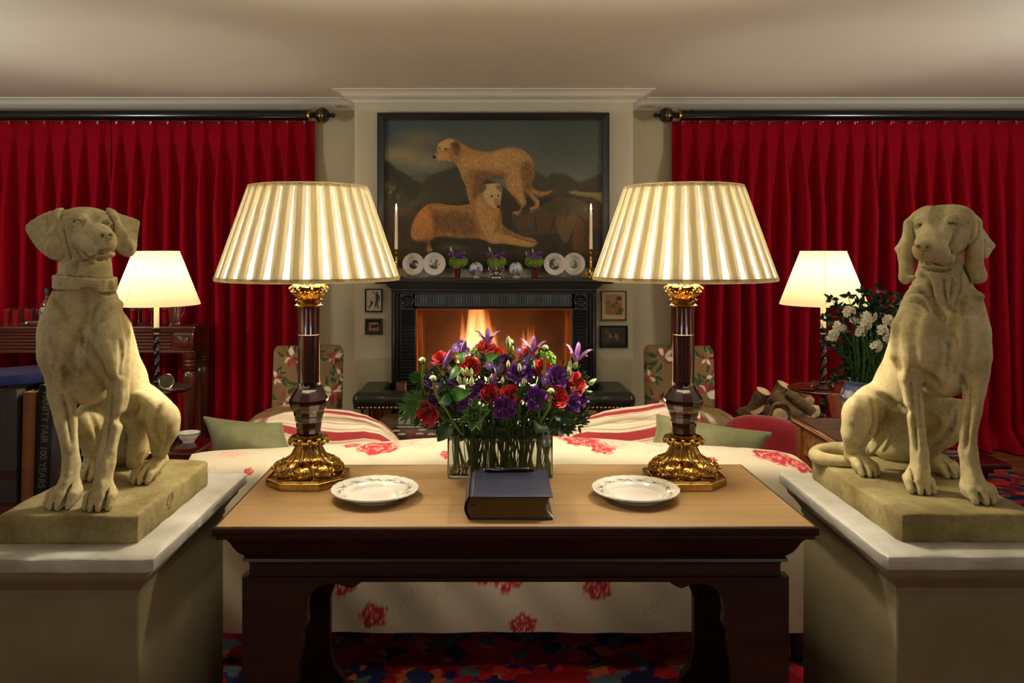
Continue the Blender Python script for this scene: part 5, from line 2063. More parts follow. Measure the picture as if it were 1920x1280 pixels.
def candlestick(px, label, clabel, s):
	D = 5.48
	c = at(px, 0, D)
	t = thing('brass_candlestick', label, 'candlestick', (c.x, D, ZS))
	MB().lathe([(.001, 0), (.052, 0), (.054, .004), (.046, .010), (.044, .016), (.034, .020), (.018, .024), (.012, .032)], 28, rfun=lambda a, r, z: 1 + .05 * math.cos(6 * a)).build('base', brass, t, 50)
	MB().lathe([(.012, .03), (.016, .045), (.010, .058), (.014, .068), (.008, .078), (.0065, .10), (.009, .112), (.007, .118), (.009, .135), (.006, .140), (.006, .152), (.011, .158), (.026, .163), (.027, .166), (.012, .168),
				(.008, .172), (.012, .180), (.0125, .190), (.015, .195), (.0125, .199), (.011, .192), (.001, .190)], 24).build('stem', brass, t, 50)
	g = MB()
	# small cast figures round the foot
	for a in (.5, 2.64, 4.7):
		x, y = .030 * math.cos(a), .030 * math.sin(a)
		g.lathe([(.010, .018), (.007, .030), (.008, .042), (.005, .050), (.001, .052)], 10, M=T(x, y, 0))
		g.sphere((x, y, .056), .0062, 8, 6)
		g.tube([(x, y, .044), (x * 1.4, y * 1.4, .050), (x * 1.5, y * 1.5, .066)], .0026, 6)
		g.tube([(x, y, .044), (x * .8, y * .8, .05), (x * .5, y * .5, .058)], .0026, 6)
	g.build('cast_figures', brass, t, 60)
	k = thing('candle', clabel, 'candle', (c.x, D, ZS + .1915))
	MB().lathe([(.001, 0), (.0115, 0), (.0110, .05), (.0085, .262), (.0070, .268), (.001, .266)], 18).build('wax_stick', wax, k, 50)
	MB().tube([(0, 0, .262), (.0005, 0, .272), (.002, 0, .277)], .0009, 5).build('wick', charm, k, 60)
	MB().lathe([(.0008, .268), (.0045, .275), (.0062, .284), (.0050, .296), (.0022, .310), (.0003, .320)], 12).build('flame', mat('candle_flame', (1, .8, .5), .5, emit=((1.0, .72, .38), 22)), k, 60)
	point_light('candle_light', (c.x, D - .004, ZS + .1915 + .30), 1.1, .006, (1, .62, .28))


candlestick(743, 'brass candlestick with cast figures at its foot, beside the plate with the dark purple scene', 'lit tapered candle beside the pair of plates with purple and red scenes', -1)
candlestick(1108, 'brass candlestick with cast figures at its foot, beside the plate with the small figure', 'lit tapered candle beside the pair of plates with the green scenes', 1)

# ================================================================ middle of the room
def rose_print(P, cx, cy, r, strength=1.0, seed=0, cols=((168, 40, 42), (206, 92, 84), (238, 200, 180)), rot=0):
	"""printed toile rose: ruffled petals with pale edges"""
	m = (np.abs(P.X - cx) < r * 1.5) & (np.abs(P.Y - cy) < r * 1.5)
	if not m.any():
		return
	x, y = P.X[m] - cx, (P.Y[m] - cy) * 1.12
	ang = np.arctan2(y, x) + rot
	q = np.hypot(x, y) / r
	q = q * (1 + .10 * np.sin(ang * 5 + seed) + .05 * np.sin(ang * 11 + seed * 2)) + (vnoise(P.X[m] + 9, P.Y[m] + 9, r * .4, seed, 3) - .5) * .35
	inside = np.clip((1 - q) * 9, 0, 1)
	sw = np.sin(q * 11 + 1.7 * np.sin(ang * 3 + q * 3 + seed) + ang)
	sw2 = np.sin(q * 23 + 2.2 * np.sin(ang * 5 - q * 4 + seed))
	c0, c1, c2 = [np.array(rgb(*c)) for c in cols]
	col = c0 * np.ones((len(x), 1))
	a1 = np.clip(sw * 3 - .3, 0, 1)[:, None] * .8
	col = col * (1 - a1) + c1 * a1
	a2 = (np.clip(sw2 * 4 - 2.4, 0, 1) * np.clip(sw * 2 + .6, 0, 1))[:, None] * .8
	col = col * (1 - a2) + c2 * a2
	al = (inside * strength)[:, None]
	P.C[m] = P.C[m] * (1 - al) + col * al


def sprig_print(P, x, y, L, ang, col, seed=0, w=None):
	rs = np.random.RandomState(seed)
	w = w or L * .012
	pts = [(x + L * t * math.cos(ang + .5 * t), y + L * t * math.sin(ang + .5 * t)) for t in np.linspace(0, 1, 6)]
	P.line(pts, w, col, .6)
	for i in range(1, 6):
		for k in (-1, 1):
			a = ang + .5 * i / 5 + k * .8
			q = (pts[i][0] + L * .2 * math.cos(a), pts[i][1] + L * .2 * math.sin(a))
			P.poly([pts[i], ((pts[i][0] + q[0]) / 2 - L * .035 * math.sin(a), (pts[i][1] + q[1]) / 2 + L * .035 * math.cos(a)), q, ((pts[i][0] + q[0]) / 2 + L * .035 * math.sin(a), (pts[i][1] + q[1]) / 2 - L * .035 * math.cos(a))], col, w * 1.5, alpha=.45)


# ---------------------------------------------------------------- rose printed sofa, its back to the table
def sofa():
	t = thing('rose_print_sofa', 'cream linen sofa printed with faded red roses, its back against the oak table', 'sofa', (0, 3.2, 0))
	I = T(0, -3.2, 0)
	xs0, xs1 = -1.10, 1.165
	nx, nv = 860, 230

	def top(x):   # height of the roll along the sofa
		px = x * F / 2.93 + CX
		ys = np.interp(px, [330, 410, 500, 600, 700, 835, 900, 1040, 1100, 1200, 1300, 1400, 1460, 1490, 1505, 1520], [852, 848, 844, 838, 832, 822.5, 820, 820.5, 824, 831, 837, 843, 848, 855, 866, 890])
		return 1.48 - (ys - CY) / F * 2.93
	xs = np.linspace(xs0, xs1, nx)
	# arc length profile: outside back upward, roll, inner side downward
	prof = [(2.79, .14), (2.782, .35), (2.775, .55), (2.775, .68), (2.785, .735), (2.815, .765), (2.87, .780), (2.93, .782), (2.99, .772), (3.03, .745), (3.05, .70), (3.06, .60), (3.07, .45)]
	pr = catmull(prof, 16, False)
	idx = np.linspace(0, len(pr) - 1, nv)
	py = np.interp(idx, np.arange(len(pr)), pr[:, 0])
	pz = np.interp(idx, np.arange(len(pr)), pr[:, 1])
	s = np.concatenate([[0], np.cumsum(np.hypot(np.diff(py), np.diff(pz)))])
	X = np.repeat(xs[None, :], nv, 0)
	S = np.repeat(s[:, None], nx, 1)
	k = np.clip((pz - .35) / .43, 0, 1)[:, None] ** 1.5
	Z = pz[:, None] + (top(xs)[None, :] - .780) * k
	Y = np.repeat(py[:, None], nx, 1).copy()
	e0 = np.clip((xs - xs0) / .07, 0, 1)
	e1 = np.clip((xs1 - xs) / .07, 0, 1)
	e = np.sqrt(1 - (1 - np.minimum(e0, e1)) ** 2)[None, :]
	Y = 2.92 + (Y - 2.92) * (.25 + .75 * e)
	# soft drag lines of the cloth below the roll
	Y += .004 * np.sin(X * 9 + 1) * (1 - k) + .003 * np.sin(X * 27 + Z * 20)
	P = Paint(X, S, (204, 191, 162))
	P.mix(np.clip(vnoise(X, S, .3, 2) - .45, 0, 1) * .3, (206, 190, 150))
	rs = random.Random(5)
	def s_of(py_px, D):  # arc position from a pixel row on the roll
		z = 1.48 - (py_px - CY) / F * D
		return z
	# faint background sprigs and pale roses
	for i in range(70):
		sprig_print(P, rs.uniform(xs0, xs1), rs.uniform(.0, 1.15), rs.uniform(.07, .13), rs.uniform(0, 6.28), (176, 156, 118), i)
	for i in range(16):
		rose_print(P, rs.uniform(xs0, xs1), rs.uniform(.0, 1.1), rs.uniform(.03, .055), .35, i, ((220, 150, 130), (230, 180, 160), (240, 214, 190)))
	X_ = lambda px, D=2.86: (px - CX) / F * D
	# roll: arc .60 (table side) .. .83 (far side)
	for (px, sa, r, sd) in ((708, .705, .078, 1), (655, .745, .036, 2), (1092, .735, .078, 3), (1128, .675, .050, 4), (1046, .79, .035, 5), (1452, .70, .076, 6), (1494, .650, .048, 7), (1392, .80, .032, 10), (478, .60, .018, 11), (1330, .64, .016, 12), (838, .625, .020, 13)):
		rose_print(P, X_(px), sa, r, 1, sd)
	for (px, sa, r, sd) in ((760, .73, .055, 21), (1155, .715, .055, 22), (860, .78, .05, 23), (430, .72, .05, 24), (1240, .76, .05, 25)):
		rose_print(P, X_(px), sa, r, .55, sd, ((222, 140, 124), (232, 176, 158), (244, 220, 200)))
	# outside of the back, seen under the table
	for (px, z, r, sd) in ((905, .215, .055, 31), (950, .185, .055, 32), (720, .225, .014, 33), (740, .218, .014, 34), (1056, .22, .014, 35), (1275, .23, .04, 36), (1300, .20, .045, 37), (640, .17, .05, 38), (1120, .16, .05, 39), (480, .3, .05, 40), (560, .42, .05, 41), (820, .45, .055, 42), (1020, .42, .05, 43), (1240, .45, .055, 44), (1420, .35, .05, 45), (700, .06, .05, 46), (980, .02, .05, 47)):
		rose_print(P, X_(px, 2.785), z, r, 1, sd)
	o = npgrid('back_cover', np.stack([X, Y, Z], -1), mat('rose_linen', rough=.85, vcol='Col', bump=(500, .12, .0006)), t, P.C, M=I)
	cream = mat('plain_linen', rgb(222, 208, 172), .85, bump=(500, .12, .0006))
	for s_ in (-1, 1):
		x = xs0 if s_ < 0 else xs1
		m = MB()
		x0, x1 = (x, x + .17) if s_ < 0 else (x - .17, x)
		m.box(x0, x1, 2.98, 3.72, .12, .56, .04)
		m.build('arm', cream, t, 60, I)
	for a, b in ((xs0 + .18, (xs0 + xs1) / 2 - .004), ((xs0 + xs1) / 2 + .004, xs1 - .18)):
		MB().box(a, b, 3.08, 3.74, .34, .47, .035).build('seat_cushion', cream, t, 60, I)
	MB().box(xs0 + .02, xs1 - .02, 2.83, 3.70, .12, .335, .02).build('seat_base', cream, t, 60, I)
	for x in (xs0 + .08, xs1 - .08):
		for y in (2.86, 3.64):
			MB().lathe([(.018, 0), (.028, .06), (.030, .12)], 12).build('leg', ebony, t, 50, I @ T(x, y, 0))


sofa()


# ---------------------------------------------------------------- cushions
def cushion(name, label, corners, thick, m, group=None, col=None, piping=None, n=56, cat='cushion', belly=.6, wob=0, buttons=False):
	"""corners: four world points (tl, tr, br, bl) of the flat outline; thickness grows along the normal"""
	A = [Vector(c) for c in corners]
	c0 = sum(A, Vector()) / 4
	nrm = (A[1] - A[0]).cross(A[3] - A[0]).normalized()
	t = thing(name, label, cat, c0, 0, group)
	u = np.linspace(0, 1, n)
	U, V = np.meshgrid(u, u)
	def bil(U, V, k):
		return (A[0][k] * (1 - U) * (1 - V) + A[1][k] * U * (1 - V) + A[2][k] * U * V + A[3][k] * (1 - U) * V)
	pin = .045
	# edges pull in between the corners
	Ui = .5 + (U - .5) * (1 - pin * 2 * np.sin(PI * V) ** .8 * 1.0)
	Vi = .5 + (V - .5) * (1 - pin * 2 * np.sin(PI * U) ** .8)
	base = np.stack([bil(Ui, Vi, k) - c0[k] for k in range(3)], -1)
	h = (np.sin(PI * U) * np.sin(PI * V)) ** (belly * .8) * thick / 2
	h += wob * (vnoise(U * 3 + 1, V * 3 + 1, .5, 3) - .5) * np.sin(PI * U) * np.sin(PI * V)
	N_ = np.array(nrm)
	for s in (1, -1):
		P3 = base + N_ * (h * s)[..., None]
		cols = col(U, V) if col is not None else None
		npgrid('cover', P3, m, t, cols, flip=(s > 0))
	if piping is not None:
		e = []
		for i in range(n):
			e.append(base[0, i])
		for i in range(1, n):
			e.append(base[i, -1])
		for i in range(n - 2, -1, -1):
			e.append(base[-1, i])
		for i in range(n - 2, -1, -1):
			e.append(base[i, 0])
		MB().tube([tuple(p) for p in e], .0055, 6, cap=False).build('piping', piping, t, 60)
	return t


gv = mat('green_velvet', rgb(118, 117, 80), .7, noise=(14, rgb(94, 92, 58), 1.1), bump=(30, .5, .006))
gvp = mat('green_velvet_piping', rgb(118, 112, 72), .7)
cushion('velvet_cushion', 'olive green velvet cushion propped on the sofa beside the bowl on the red table', [at(383, 782, 3.22), at(528, 795, 3.16), at(560, 868, 3.06), at(405, 880, 3.12)], .21, gv, piping=gvp, group='green velvet cushions on the sofa')
cushion('velvet_cushion', 'olive green velvet cushion propped on the sofa in front of the red tub chair', [at(1232, 778, 3.16), at(1446, 812, 3.20), at(1418, 890, 3.12), at(1205, 868, 3.06)], .21, gv, piping=gvp, group='green velvet cushions on the sofa')


def ticking(U, V):
	t = V * 5.2 + .10 * np.sin(U * 5) + .04 * np.sin(U * 13)
	f = t - np.floor(t)
	P = Paint(U, V, (214, 200, 170))
	red = (150, 44, 46)
	band = lambda a, b: np.clip((f - a) / .012, 0, 1) * np.clip((b - f) / .012, 0, 1)
	P.mix(band(.10, .36), red)
	for a in (.04, .42, .60, .70, .80):
		P.mix(band(a, a + .034) * .8, red)
	return P.C


def draped(name, label, fn, nu, nv, m, cols, cat, group=None):
	u, v = np.linspace(0, 1, nu), np.linspace(0, 1, nv)
	U, V = np.meshgrid(u, v)
	P3 = fn(U, V)
	c = P3.reshape(-1, 3).mean(0)
	o = npgrid(name, P3 - c, m, None, cols(U, V))
	o.location = c
	sd = o.modifiers.new('thickness', 'SOLIDIFY')
	sd.thickness = .012
	return tag(o, label, cat, group)


tick = mat('ticking_cloth', rough=.9, vcol='Col', bump=(300, .25, .001))


def striped(side, label):
	"""thick striped blanket humped over the sofa's inner back"""
	def fn(U, V):
		D = 3.24 + .50 * U * 0 + .42 * V
		# outline of the hump in the view: x along the sofa, height as a rounded arch
		if side < 0:
			px = 492 + 252 * U
			top = np.interp(px, [490, 520, 545, 600, 650, 680, 710, 735, 748], [792, 782, 778, 775, 779, 786, 803, 830, 850])
		else:
			px = 1318 - 262 * U
			top = np.interp(px, [1054, 1064, 1082, 1105, 1140, 1190, 1235, 1280, 1320], [856, 834, 812, 797, 784, 777, 772, 772, 780])
		DD = 3.30
		x = (px - CX) / F * DD
		zt = 1.48 - (top - CY) / F * DD
		a = V * PI * .92 + .04
		r = .085
		y = DD + .10 - .13 * np.cos(a) - .0
		z = zt - .0 - (1 - np.sin(a)) ** 1.0 * np.clip((zt - .47), .02, .5) * .92
		fold = .016 * np.sin(U * 7 + V * 6) * np.sin(PI * V) + .010 * np.sin(U * 17 - V * 9)
		crease = -.022 * np.exp(-((V * 1.0 - .30 - .10 * U) / .035) ** 2) * np.clip(U * 2 - .2, 0, 1) * 1.2
		y = y - fold - crease
		z = z + fold * .35 * (1 - np.sin(a))
		return np.stack([x + 0 * V, y, z], -1)
	draped('striped_blanket', label, fn, 80, 300, tick, lambda U, V: ticking(V * .9 + .1, V * .95 + .16 * np.sin(U * 2.6 + .3) + .02), 'blanket', 'striped blankets over the sofa')


striped(-1, 'striped red and cream blanket heaped on the sofa behind the cushion by the bowl')
striped(1, 'striped red and cream blanket heaped on the sofa behind the cushion near the desk')


# ---------------------------------------------------------------- tulip printed slipper chairs
def tulip_print(seed):
	def fn(U, V, sx=1.0, sy=1.0):
		P = Paint(U * sx, V * sy, (126, 98, 60))
		P.mix(np.clip(vnoise(U * sx, V * sy, .2, 4) - .4, 0, 1) * .4, (104, 80, 46))
		rs = random.Random(seed)
		spots = [(.28, .14, .17), (.88, .16, .14), (.52, .46, .22), (.86, .62, .20), (.20, .72, .18), (.60, .90, .18), (.06, .42, .13), (.62, .12, .10), (.97, .40, .12), (.38, .98, .12), (.02, .98, .14), (.95, .93, .14)]
		for i, (x, y, r) in enumerate(spots):
			x, y = x * sx, y * sy
			for k in range(6):
				a = rs.uniform(0, 6.28)
				L_ = r * rs.uniform(1.1, 1.7)
				p0 = (x + r * .5 * math.cos(a), y + r * .5 * math.sin(a))
				p1 = (x + L_ * math.cos(a + .3), y + L_ * math.sin(a + .3))
				mid = ((p0[0] + p1[0]) / 2 + .05 * math.sin(a), (p0[1] + p1[1]) / 2 - .05 * math.cos(a))
				P.poly([p0, mid, p1, ((mid[0] + p1[0]) / 2 - .05 * math.sin(a), (mid[1] + p1[1]) / 2 + .05 * math.cos(a))], (50, 66, 34), .012, alpha=.95)
				P.line([p0, mid, p1], .006, (186, 180, 120), .7, True)
		for i, (x, y, r) in enumerate(spots):
			x, y = x * sx, y * sy
			for k in range(9):
				a = rs.uniform(0, 6.28)
				c = ((210, 196, 160), (128, 36, 44), (150, 60, 60), (222, 210, 184), (96, 28, 40))[k % 5]
				p0 = (x + r * .1 * math.cos(a), y + r * .1 * math.sin(a))
				w = r * rs.uniform(.16, .28)
				p1 = (x + r * rs.uniform(.6, .95) * math.cos(a), y + r * rs.uniform(.6, .95) * math.sin(a))
				mx = ((p0[0] + p1[0]) / 2, (p0[1] + p1[1]) / 2)
				P.poly([p0, (mx[0] - w * math.sin(a), mx[1] + w * math.cos(a)), p1, (mx[0] + w * .6 * math.sin(a), mx[1] - w * .6 * math.cos(a))], c, .012)
		return P.C
	return fn


tul = mat('tulip_cloth', rough=.85, vcol='Col', bump=(260, .15, .001))


def slipper_chair(xc, D, rz, label, seed):
	t = thing('slipper_chair', label, 'chair', (xc, D, 0), rz, 'tulip printed chairs by the fireplace')
	n = 110
	u = np.linspace(0, 1, n)
	U, V = np.meshgrid(u, u)
	w, zt, zb = .455, .835, .36
	ed = np.minimum(np.minimum(U, 1 - U) * w, np.minimum(V, 1) * (zt - zb))
	rnd_ = np.clip(ed / .045, 0, 1)
	dep = .045 * np.sqrt(1 - (1 - rnd_) ** 2)
	cut = np.where((V * (zt - zb) < .05), 1 - .10 * np.clip(1 - V * (zt - zb) / .05, 0, 1) ** 2, 1)
	X = (U - .5) * w * cut
	Z = zt - V * (zt - zb)
	lean = .10 * (Z - zb) / (zt - zb)
	Y = .20 + lean - dep - .02 * np.sin(PI * U)
	pr = tulip_print(seed)
	npgrid('backrest', np.stack([X, Y, Z], -1), tul, t, pr(U, V, 1.0, 1.05))
	Yb = .20 + lean + .05 * np.sqrt(1 - (1 - rnd_) ** 2)
	npgrid('back_panel', np.stack([X, Yb, Z], -1), tul, t, pr(U, V, 1, 1), flip=True)
	# round sprung seat
	a = np.linspace(0, 2 * PI, 90, endpoint=False)[None, :]
	q = np.array([0, .12, .3, .5, .68, .82, .92, .98, 1.0, 1.0, .99])[:, None]
	zz = np.array([.515, .514, .508, .496, .478, .455, .428, .395, .36, .28, .20])[:, None]
	sq = 1 / (np.abs(np.cos(a)) ** 2.6 + np.abs(np.sin(a)) ** 2.6) ** (1 / 2.6)
	R = q * sq
	XX, YY = R * np.cos(a) * .33, R * np.sin(a) * .32 - .12
	P = tulip_print(seed + 4)(np.clip(.5 + XX / .8, 0, 1), np.clip(.5 + YY / .8, 0, 1), 1.1, 1.1)
	npgrid('seat', np.stack([XX, YY, zz + 0 * a], -1), tul, t, P, closed_u=True, flip=True)
	for x in (-.22, .22):
		for y in (-.32, .12):
			MB().lathe([(.012, 0), (.016, .03), (.022, .16), (.024, .22)], 12).build('leg', mat('mahogany_leg', rgb(60, 26, 14), .3), t, 50, T(x, y, 0))
	return t


slipper_chair(-1.20, 5.02, .10, 'tulip printed slipper chair between the red curtain and the fender, near the round mirror', 1)
slipper_chair(1.195, 5.02, -.10, 'tulip printed slipper chair beside the log basket', 6)

# ---------------------------------------------------------------- low table with books before the fire
ct = thing('coffee_table', 'low dark upholstered table holding books before the fire', 'table', (.02, 4.5, 0))
dk = mat('dark_kilim', rgb(38, 34, 28), .8, noise=(26, rgb(96, 84, 50), 1.6))
MB().box(-.72, .72, -.38, .42, .30, .44, .02).build('top', dk, ct)
for x in (-.64, .64):
	for y in (-.32, .36):
		MB().lathe([(.016, 0), (.024, .05), (.018, .1), (.028, .30)], 12).build('leg', ebony, ct, 50, T(x, y, 0))

page = mat('book_pages', rgb(214, 200, 164), .8, noise=(200, rgb(188, 172, 134), 1.0))


def flat_book(label, x0, x1, y0, y1, z, h, cover, rz=0.0, top=None, cols=None, group=None, pg=None, spine_front=True):
	"""book lying flat; spine or fore-edge towards the viewer"""
	cx, cy = (x0 + x1) / 2, (y0 + y1) / 2
	w, d = (x1 - x0) / 2, (y1 - y0) / 2
	t = thing('book', label, 'book', (cx, cy, z), rz, group)
	ct_ = .0022
	MB().box(-w, w, -d, d, 0, ct_, .0008).build('cover', cover, t)
	MB().box(-w, w, -d, d, h - ct_, h, .0008).build('cover', cover, t)
	if spine_front:
		MB().box(-w, w, -d - .001, -d + .003, 0, h, .0008).build('spine', cover, t)
		MB().box(-w + .003, w - .003, -d + .003, d - .004, ct_, h - ct_).build('page_block', pg or page, t)
	else:
		MB().box(-w, w, d - .003, d + .001, 0, h, .0008).build('spine', cover, t)
		MB().box(-w + .003, w - .003, -d + .004, d - .003, ct_, h - ct_).build('page_block', pg or page, t)
	return t


zT = .4405
bk_photo = flat_book('large black picture book with photographs on its cover, lying on the low table', -.565, -.30, 4.17, 4.44, zT, .045, mat('black_cover', rgb(20, 18, 18), .3, coat=.3))


def photo_cover(X, Y):
	P = Paint(X, Y, (58, 30, 28))
	n = vnoise(X * 30, Y * 30, 1, 3)
	P.mix(np.clip((n - .5) * 5, 0, 1) * .7, (110, 58, 44))
	for a, b in ((-.06, -.03), (.035, -.02), (.10, -.03), (-.1, .05), (.04, .07)):
		P.blob(a, b, .022, .026, (206, 190, 160), .1)
		P.blob(a, b - .03, .03, .012, (24, 20, 22), .2)
	P.blob(-.02, .02, .03, .04, (130, 60, 44), .3)
	return P.C


X, Y = np.meshgrid(np.linspace(-.130, .130, 60), np.linspace(-.13, .13, 50))
npgrid('cover_photographs', np.stack([X, Y, 0 * X + .0456], -1), mat('glossy_print', rough=.25, vcol='Col', coat=.3), bk_photo, photo_cover(X, Y))


def text(body, size, m, parent, M, name='lettering', ext=.0002, align='CENTER', space=1.0, sx=1.0, length=None):
	cu = bpy.data.curves.new(name, 'FONT')
	cu.body = body
	cu.size = size
	cu.extrude = ext
	cu.align_x = align
	cu.align_y = 'CENTER'
	cu.space_character = space
	o = bpy.data.objects.new(name, cu)
	sc.collection.objects.link(o)
	bpy.context.view_layer.update()
	me = bpy.data.meshes.new_from_object(o)
	bpy.data.objects.remove(o)
	bpy.data.curves.remove(cu)
	me.materials.clear()
	me.materials.append(m)
	if length:
		xs = [v.co.x for v in me.vertices]
		sx = length / (max(xs) - min(xs))
	return link(name, me, parent, M @ SC(sx, 1, 1))


letter = mat('pale_lettering', rgb(190, 178, 140), .6)
text('A NATION FROM REFLECTION', .0150, letter, bk_photo, T(-.02, -.1365, .022) @ RX(PI / 2), length=.155)
flat_book('cream edged dark book at the bottom of the stack on the low table', -.545, -.29, 4.46, 4.70, zT, .052, mat('dark_cover', rgb(34, 34, 36), .4), .03, spine_front=False)
flat_book('pale grey book in the middle of the stack on the low table', -.53, -.28, 4.47, 4.69, zT + .0525, .032, mat('grey_cover', rgb(150, 148, 140), .5), -.04, pg=page)
flat_book('red marbled book on top of the stack on the low table', -.49, -.27, 4.48, 4.68, zT + .085, .040, mat('red_marbled', rgb(120, 48, 40), .35, noise=(40, rgb(180, 110, 90), 1.6)), .05)
flat_book('green gilt edged book lying on the low table beside the flower vase', .33, .60, 4.20, 4.40, zT, .030, mat('green_gilt', rgb(44, 50, 30), .3, noise=(60, rgb(120, 108, 50), 1.8)), .06)
flat_book('white book under the red marbled book near the copper posts', .36, .64, 4.46, 4.70, zT, .055, mat('white_cover', rgb(196, 188, 168), .5), 0)
flat_book('red marbled book on top of the white book near the copper posts', .38, .60, 4.48, 4.68, zT + .0555, .036, MATS['red_marbled'], .04)
for i, (x, c, lb) in enumerate(((.27, (168, 96, 50), 'tan wooden box standing on the low table right of the vase'), (.315, (60, 44, 30), 'dark narrow box leaning on the tan box on the low table'))):
	b = thing('small_box', lb, 'box', (x, 4.32, zT))
	MB().box(-.018, .018, -.05, .05, 0, .075 - i * .006, .003).build('box_body', mat('box_wood_%d' % i, rgb(*c), .4), b, 30, RY(.22))
	MB().box(-.0185, .0185, -.0505, .0505, .060 - i * .006, .063 - i * .006).build('lid_line', ebony, b, 30, RY(.22))

fs = thing('footstool', 'small reddish wooden stool with curved legs under the fender seat near the striped blanket', 'stool', (-.60, 4.96, 0))
rw_ = mat('reddish_wood', rgb(110, 58, 30), .3, wood=(3, rgb(70, 32, 16), .1, 'Z'))
MB().box(-.09, .14, -.07, .07, .415, .44, .008).build('seat', rw_, fs)
for x, s in ((-.065, -1), (.11, 1)):
	for y in (-.05, .05):
		MB().tube([(x + .02 * s, y, .42), (x + .012 * s, y, .33), (x - .012 * s, y, .24), (x - .015 * s, y, .14), (x + .02 * s, y, .0)], [.018, .016, .012, .011, .012], 8).build('leg', rw_, fs, 60)
bx = thing('leather_box', 'upright brown leather box standing before the fluted pilaster, behind the fender', 'box', (at(753, 0, 5.40).x, 5.37, .0252))
MB().box(-.032, .032, -.03, .03, 0, .555, .003).build('box_body', mat('brown_leather', rgb(92, 48, 32), .5, noise=(30, rgb(66, 32, 22), 1)), bx)
MB().box(-.033, .033, -.031, .031, .50, .504).build('lid_line', ebony, bx)

# ================================================================ oak table in front
oak_top = mat('oak_top', rgb(158, 126, 84), .40, wood=(.9, rgb(130, 100, 62), .22, 'X'))
oak_dark = mat('oak_dark', rgb(54, 28, 15), .38, wood=(1.2, rgb(32, 16, 9), .15, 'X'))
tb = thing('oak_table', 'long oak library table with pale top and dark carved frieze', 'table', (.055, 2.365, 0))
I = T(-.055, -2.365, 0)
FL, FR, BL, BR_ = at(397, 992, 2.062), at(1536, 990, 2.066), at(510, 871, 2.66), at(1392, 870, 2.665)
# three boards of the top, joined along their length
ysp = [0, .30, .72, 1.0]
for i in range(3):
	a, b = ysp[i], ysp[i + 1]
	g = .0006
	def e(t, side):
		p, q = (FL, BL) if side < 0 else (FR, BR_)
		return p.x + (q.x - p.x) * t, p.y + (q.y - p.y) * t
	x0, y0 = e(a, -1)
	x1, y1 = e(a, 1)
	x2, y2 = e(b, 1)
	x3, y3 = e(b, -1)
	x0, x3, x1, x2 = x0 + .0075, x3 + .0075, x1 - .0075, x2 - .0075
	if i == 0:
		y0, y1 = y0 + .0075, y1 + .0075
	rings = []
	for ins, z in ((.004, .7365), (.001, .738), (0, .742), (0, .7565), (.0012, .7592), (.004, .760)):
		fi = ins if i == 0 else g
		bi = ins if i == 2 else g
		rings.append([(x0 + ins, y0 + fi, z), (x1 - ins, y1 + fi, z), (x2 - ins, y2 - bi, z), (x3 + ins, y3 - bi, z)])
	MB().loft(rings, True).build('top_board', oak_top, tb, 30, I)
lx, rx = FL.x, FR.x
rings = []
for ins, z in ((.0075, .7365), (.002, .7365), (0, .740), (0, .7555), (.003, .7585), (.0075, .7597)):
	rings.append([(FL.x + ins, FL.y + ins, z), (FR.x - ins, FR.y + ins, z), (BR_.x - ins, BR_.y, z), (BL.x + ins, BL.y, z)])
MB().loft(rings, False, loop=True).build('shaded_edge_nosing', oak_dark, tb, 30, I)  # dark finish of the edge, its shadow also put into the colour
fy = 2.064
# edge mouldings and the cove below
m = MB()
prof = [(.018, .7364), (.010, .7364), (.006, .730), (.010, .7245), (.026, .7235), (.028, .716), (.034, .708), (.040, .694), (.050, .676), (.062, .664), (.066, .658), (.060, .655), (.058, .648), (.068, .646), (.074, .638), (.074, .610), (.070, .606), (.060, .604), (.060, .598), (.078, .596), (.080, .588), (.084, .584), (.11, .584), (.11, .7364)]
for (xa, ya, xb, yb, k) in ((lx, fy, rx, fy, 0), (lx, 2.665, rx, 2.665, 1)):
	rings = []
	for x, s in ((xa, 1), (xb, -1)):
		rings.append([(x + s * min(o, .11), ya + o if k == 0 else ya - o, z) for o, z in prof])
	m = MB().loft(rings, True)
	m.build('frieze', oak_dark, tb, 30, I)
for s, x in ((1, lx), (-1, rx)):
	rings = []
	for y, t in ((fy, 1), (2.665, -1)):
		rings.append([(x + s * o, y + t * min(o, .11), z) for o, z in prof])
	MB().loft(rings, True).build('side_frieze', oak_dark, tb, 30, I)
# slab legs with shaped brackets
def leg_poly(s, cx):
	P_ = lambda px: (px - CX) / F * 2.15
	xo = (P_(455) if s > 0 else P_(1478))
	pts = [(0, .60), (.318, .60), (.318, .583), (.304, .574), (.290, .568), (.276, .572), (.258, .580), (.232, .582), (.205, .574), (.186, .556), (.176, .538), (.172, .50), (.176, .47), (.160, .44), (.164, .40), (.150, .36), (.148, .20), (.160, .14), (.19, .10), (.19, .07), (0, .07)]
	return [(xo + s * a, b) for a, b in pts]
for s in (1, -1):
	for y in (2.145, 2.565):
		pl_ = leg_poly(s, 0)
		if s < 0:
			pl_ = pl_[::-1]
		MB().prism(pl_, y, y + .035, axis='Y').build('leg', oak_dark, tb, 30, I)
	P_ = lambda px: (px - CX) / F * 2.15
	xo = (P_(455) if s > 0 else P_(1478))
	MB().box(min(xo - s * .03, xo + s * .22), max(xo - s * .03, xo + s * .22), 2.12, 2.62, 0, .07, .006).build('foot', oak_dark, tb, 30, I)
	MB().box(min(xo, xo + s * .05), max(xo, xo + s * .05), 2.18, 2.565, .07, .55).build('end_panel', oak_dark, tb, 30, I)

# ---------------------------------------------------------------- plates on the table
glaze = mat('plate_glaze', rough=.12, vcol='Col', coat=.6)


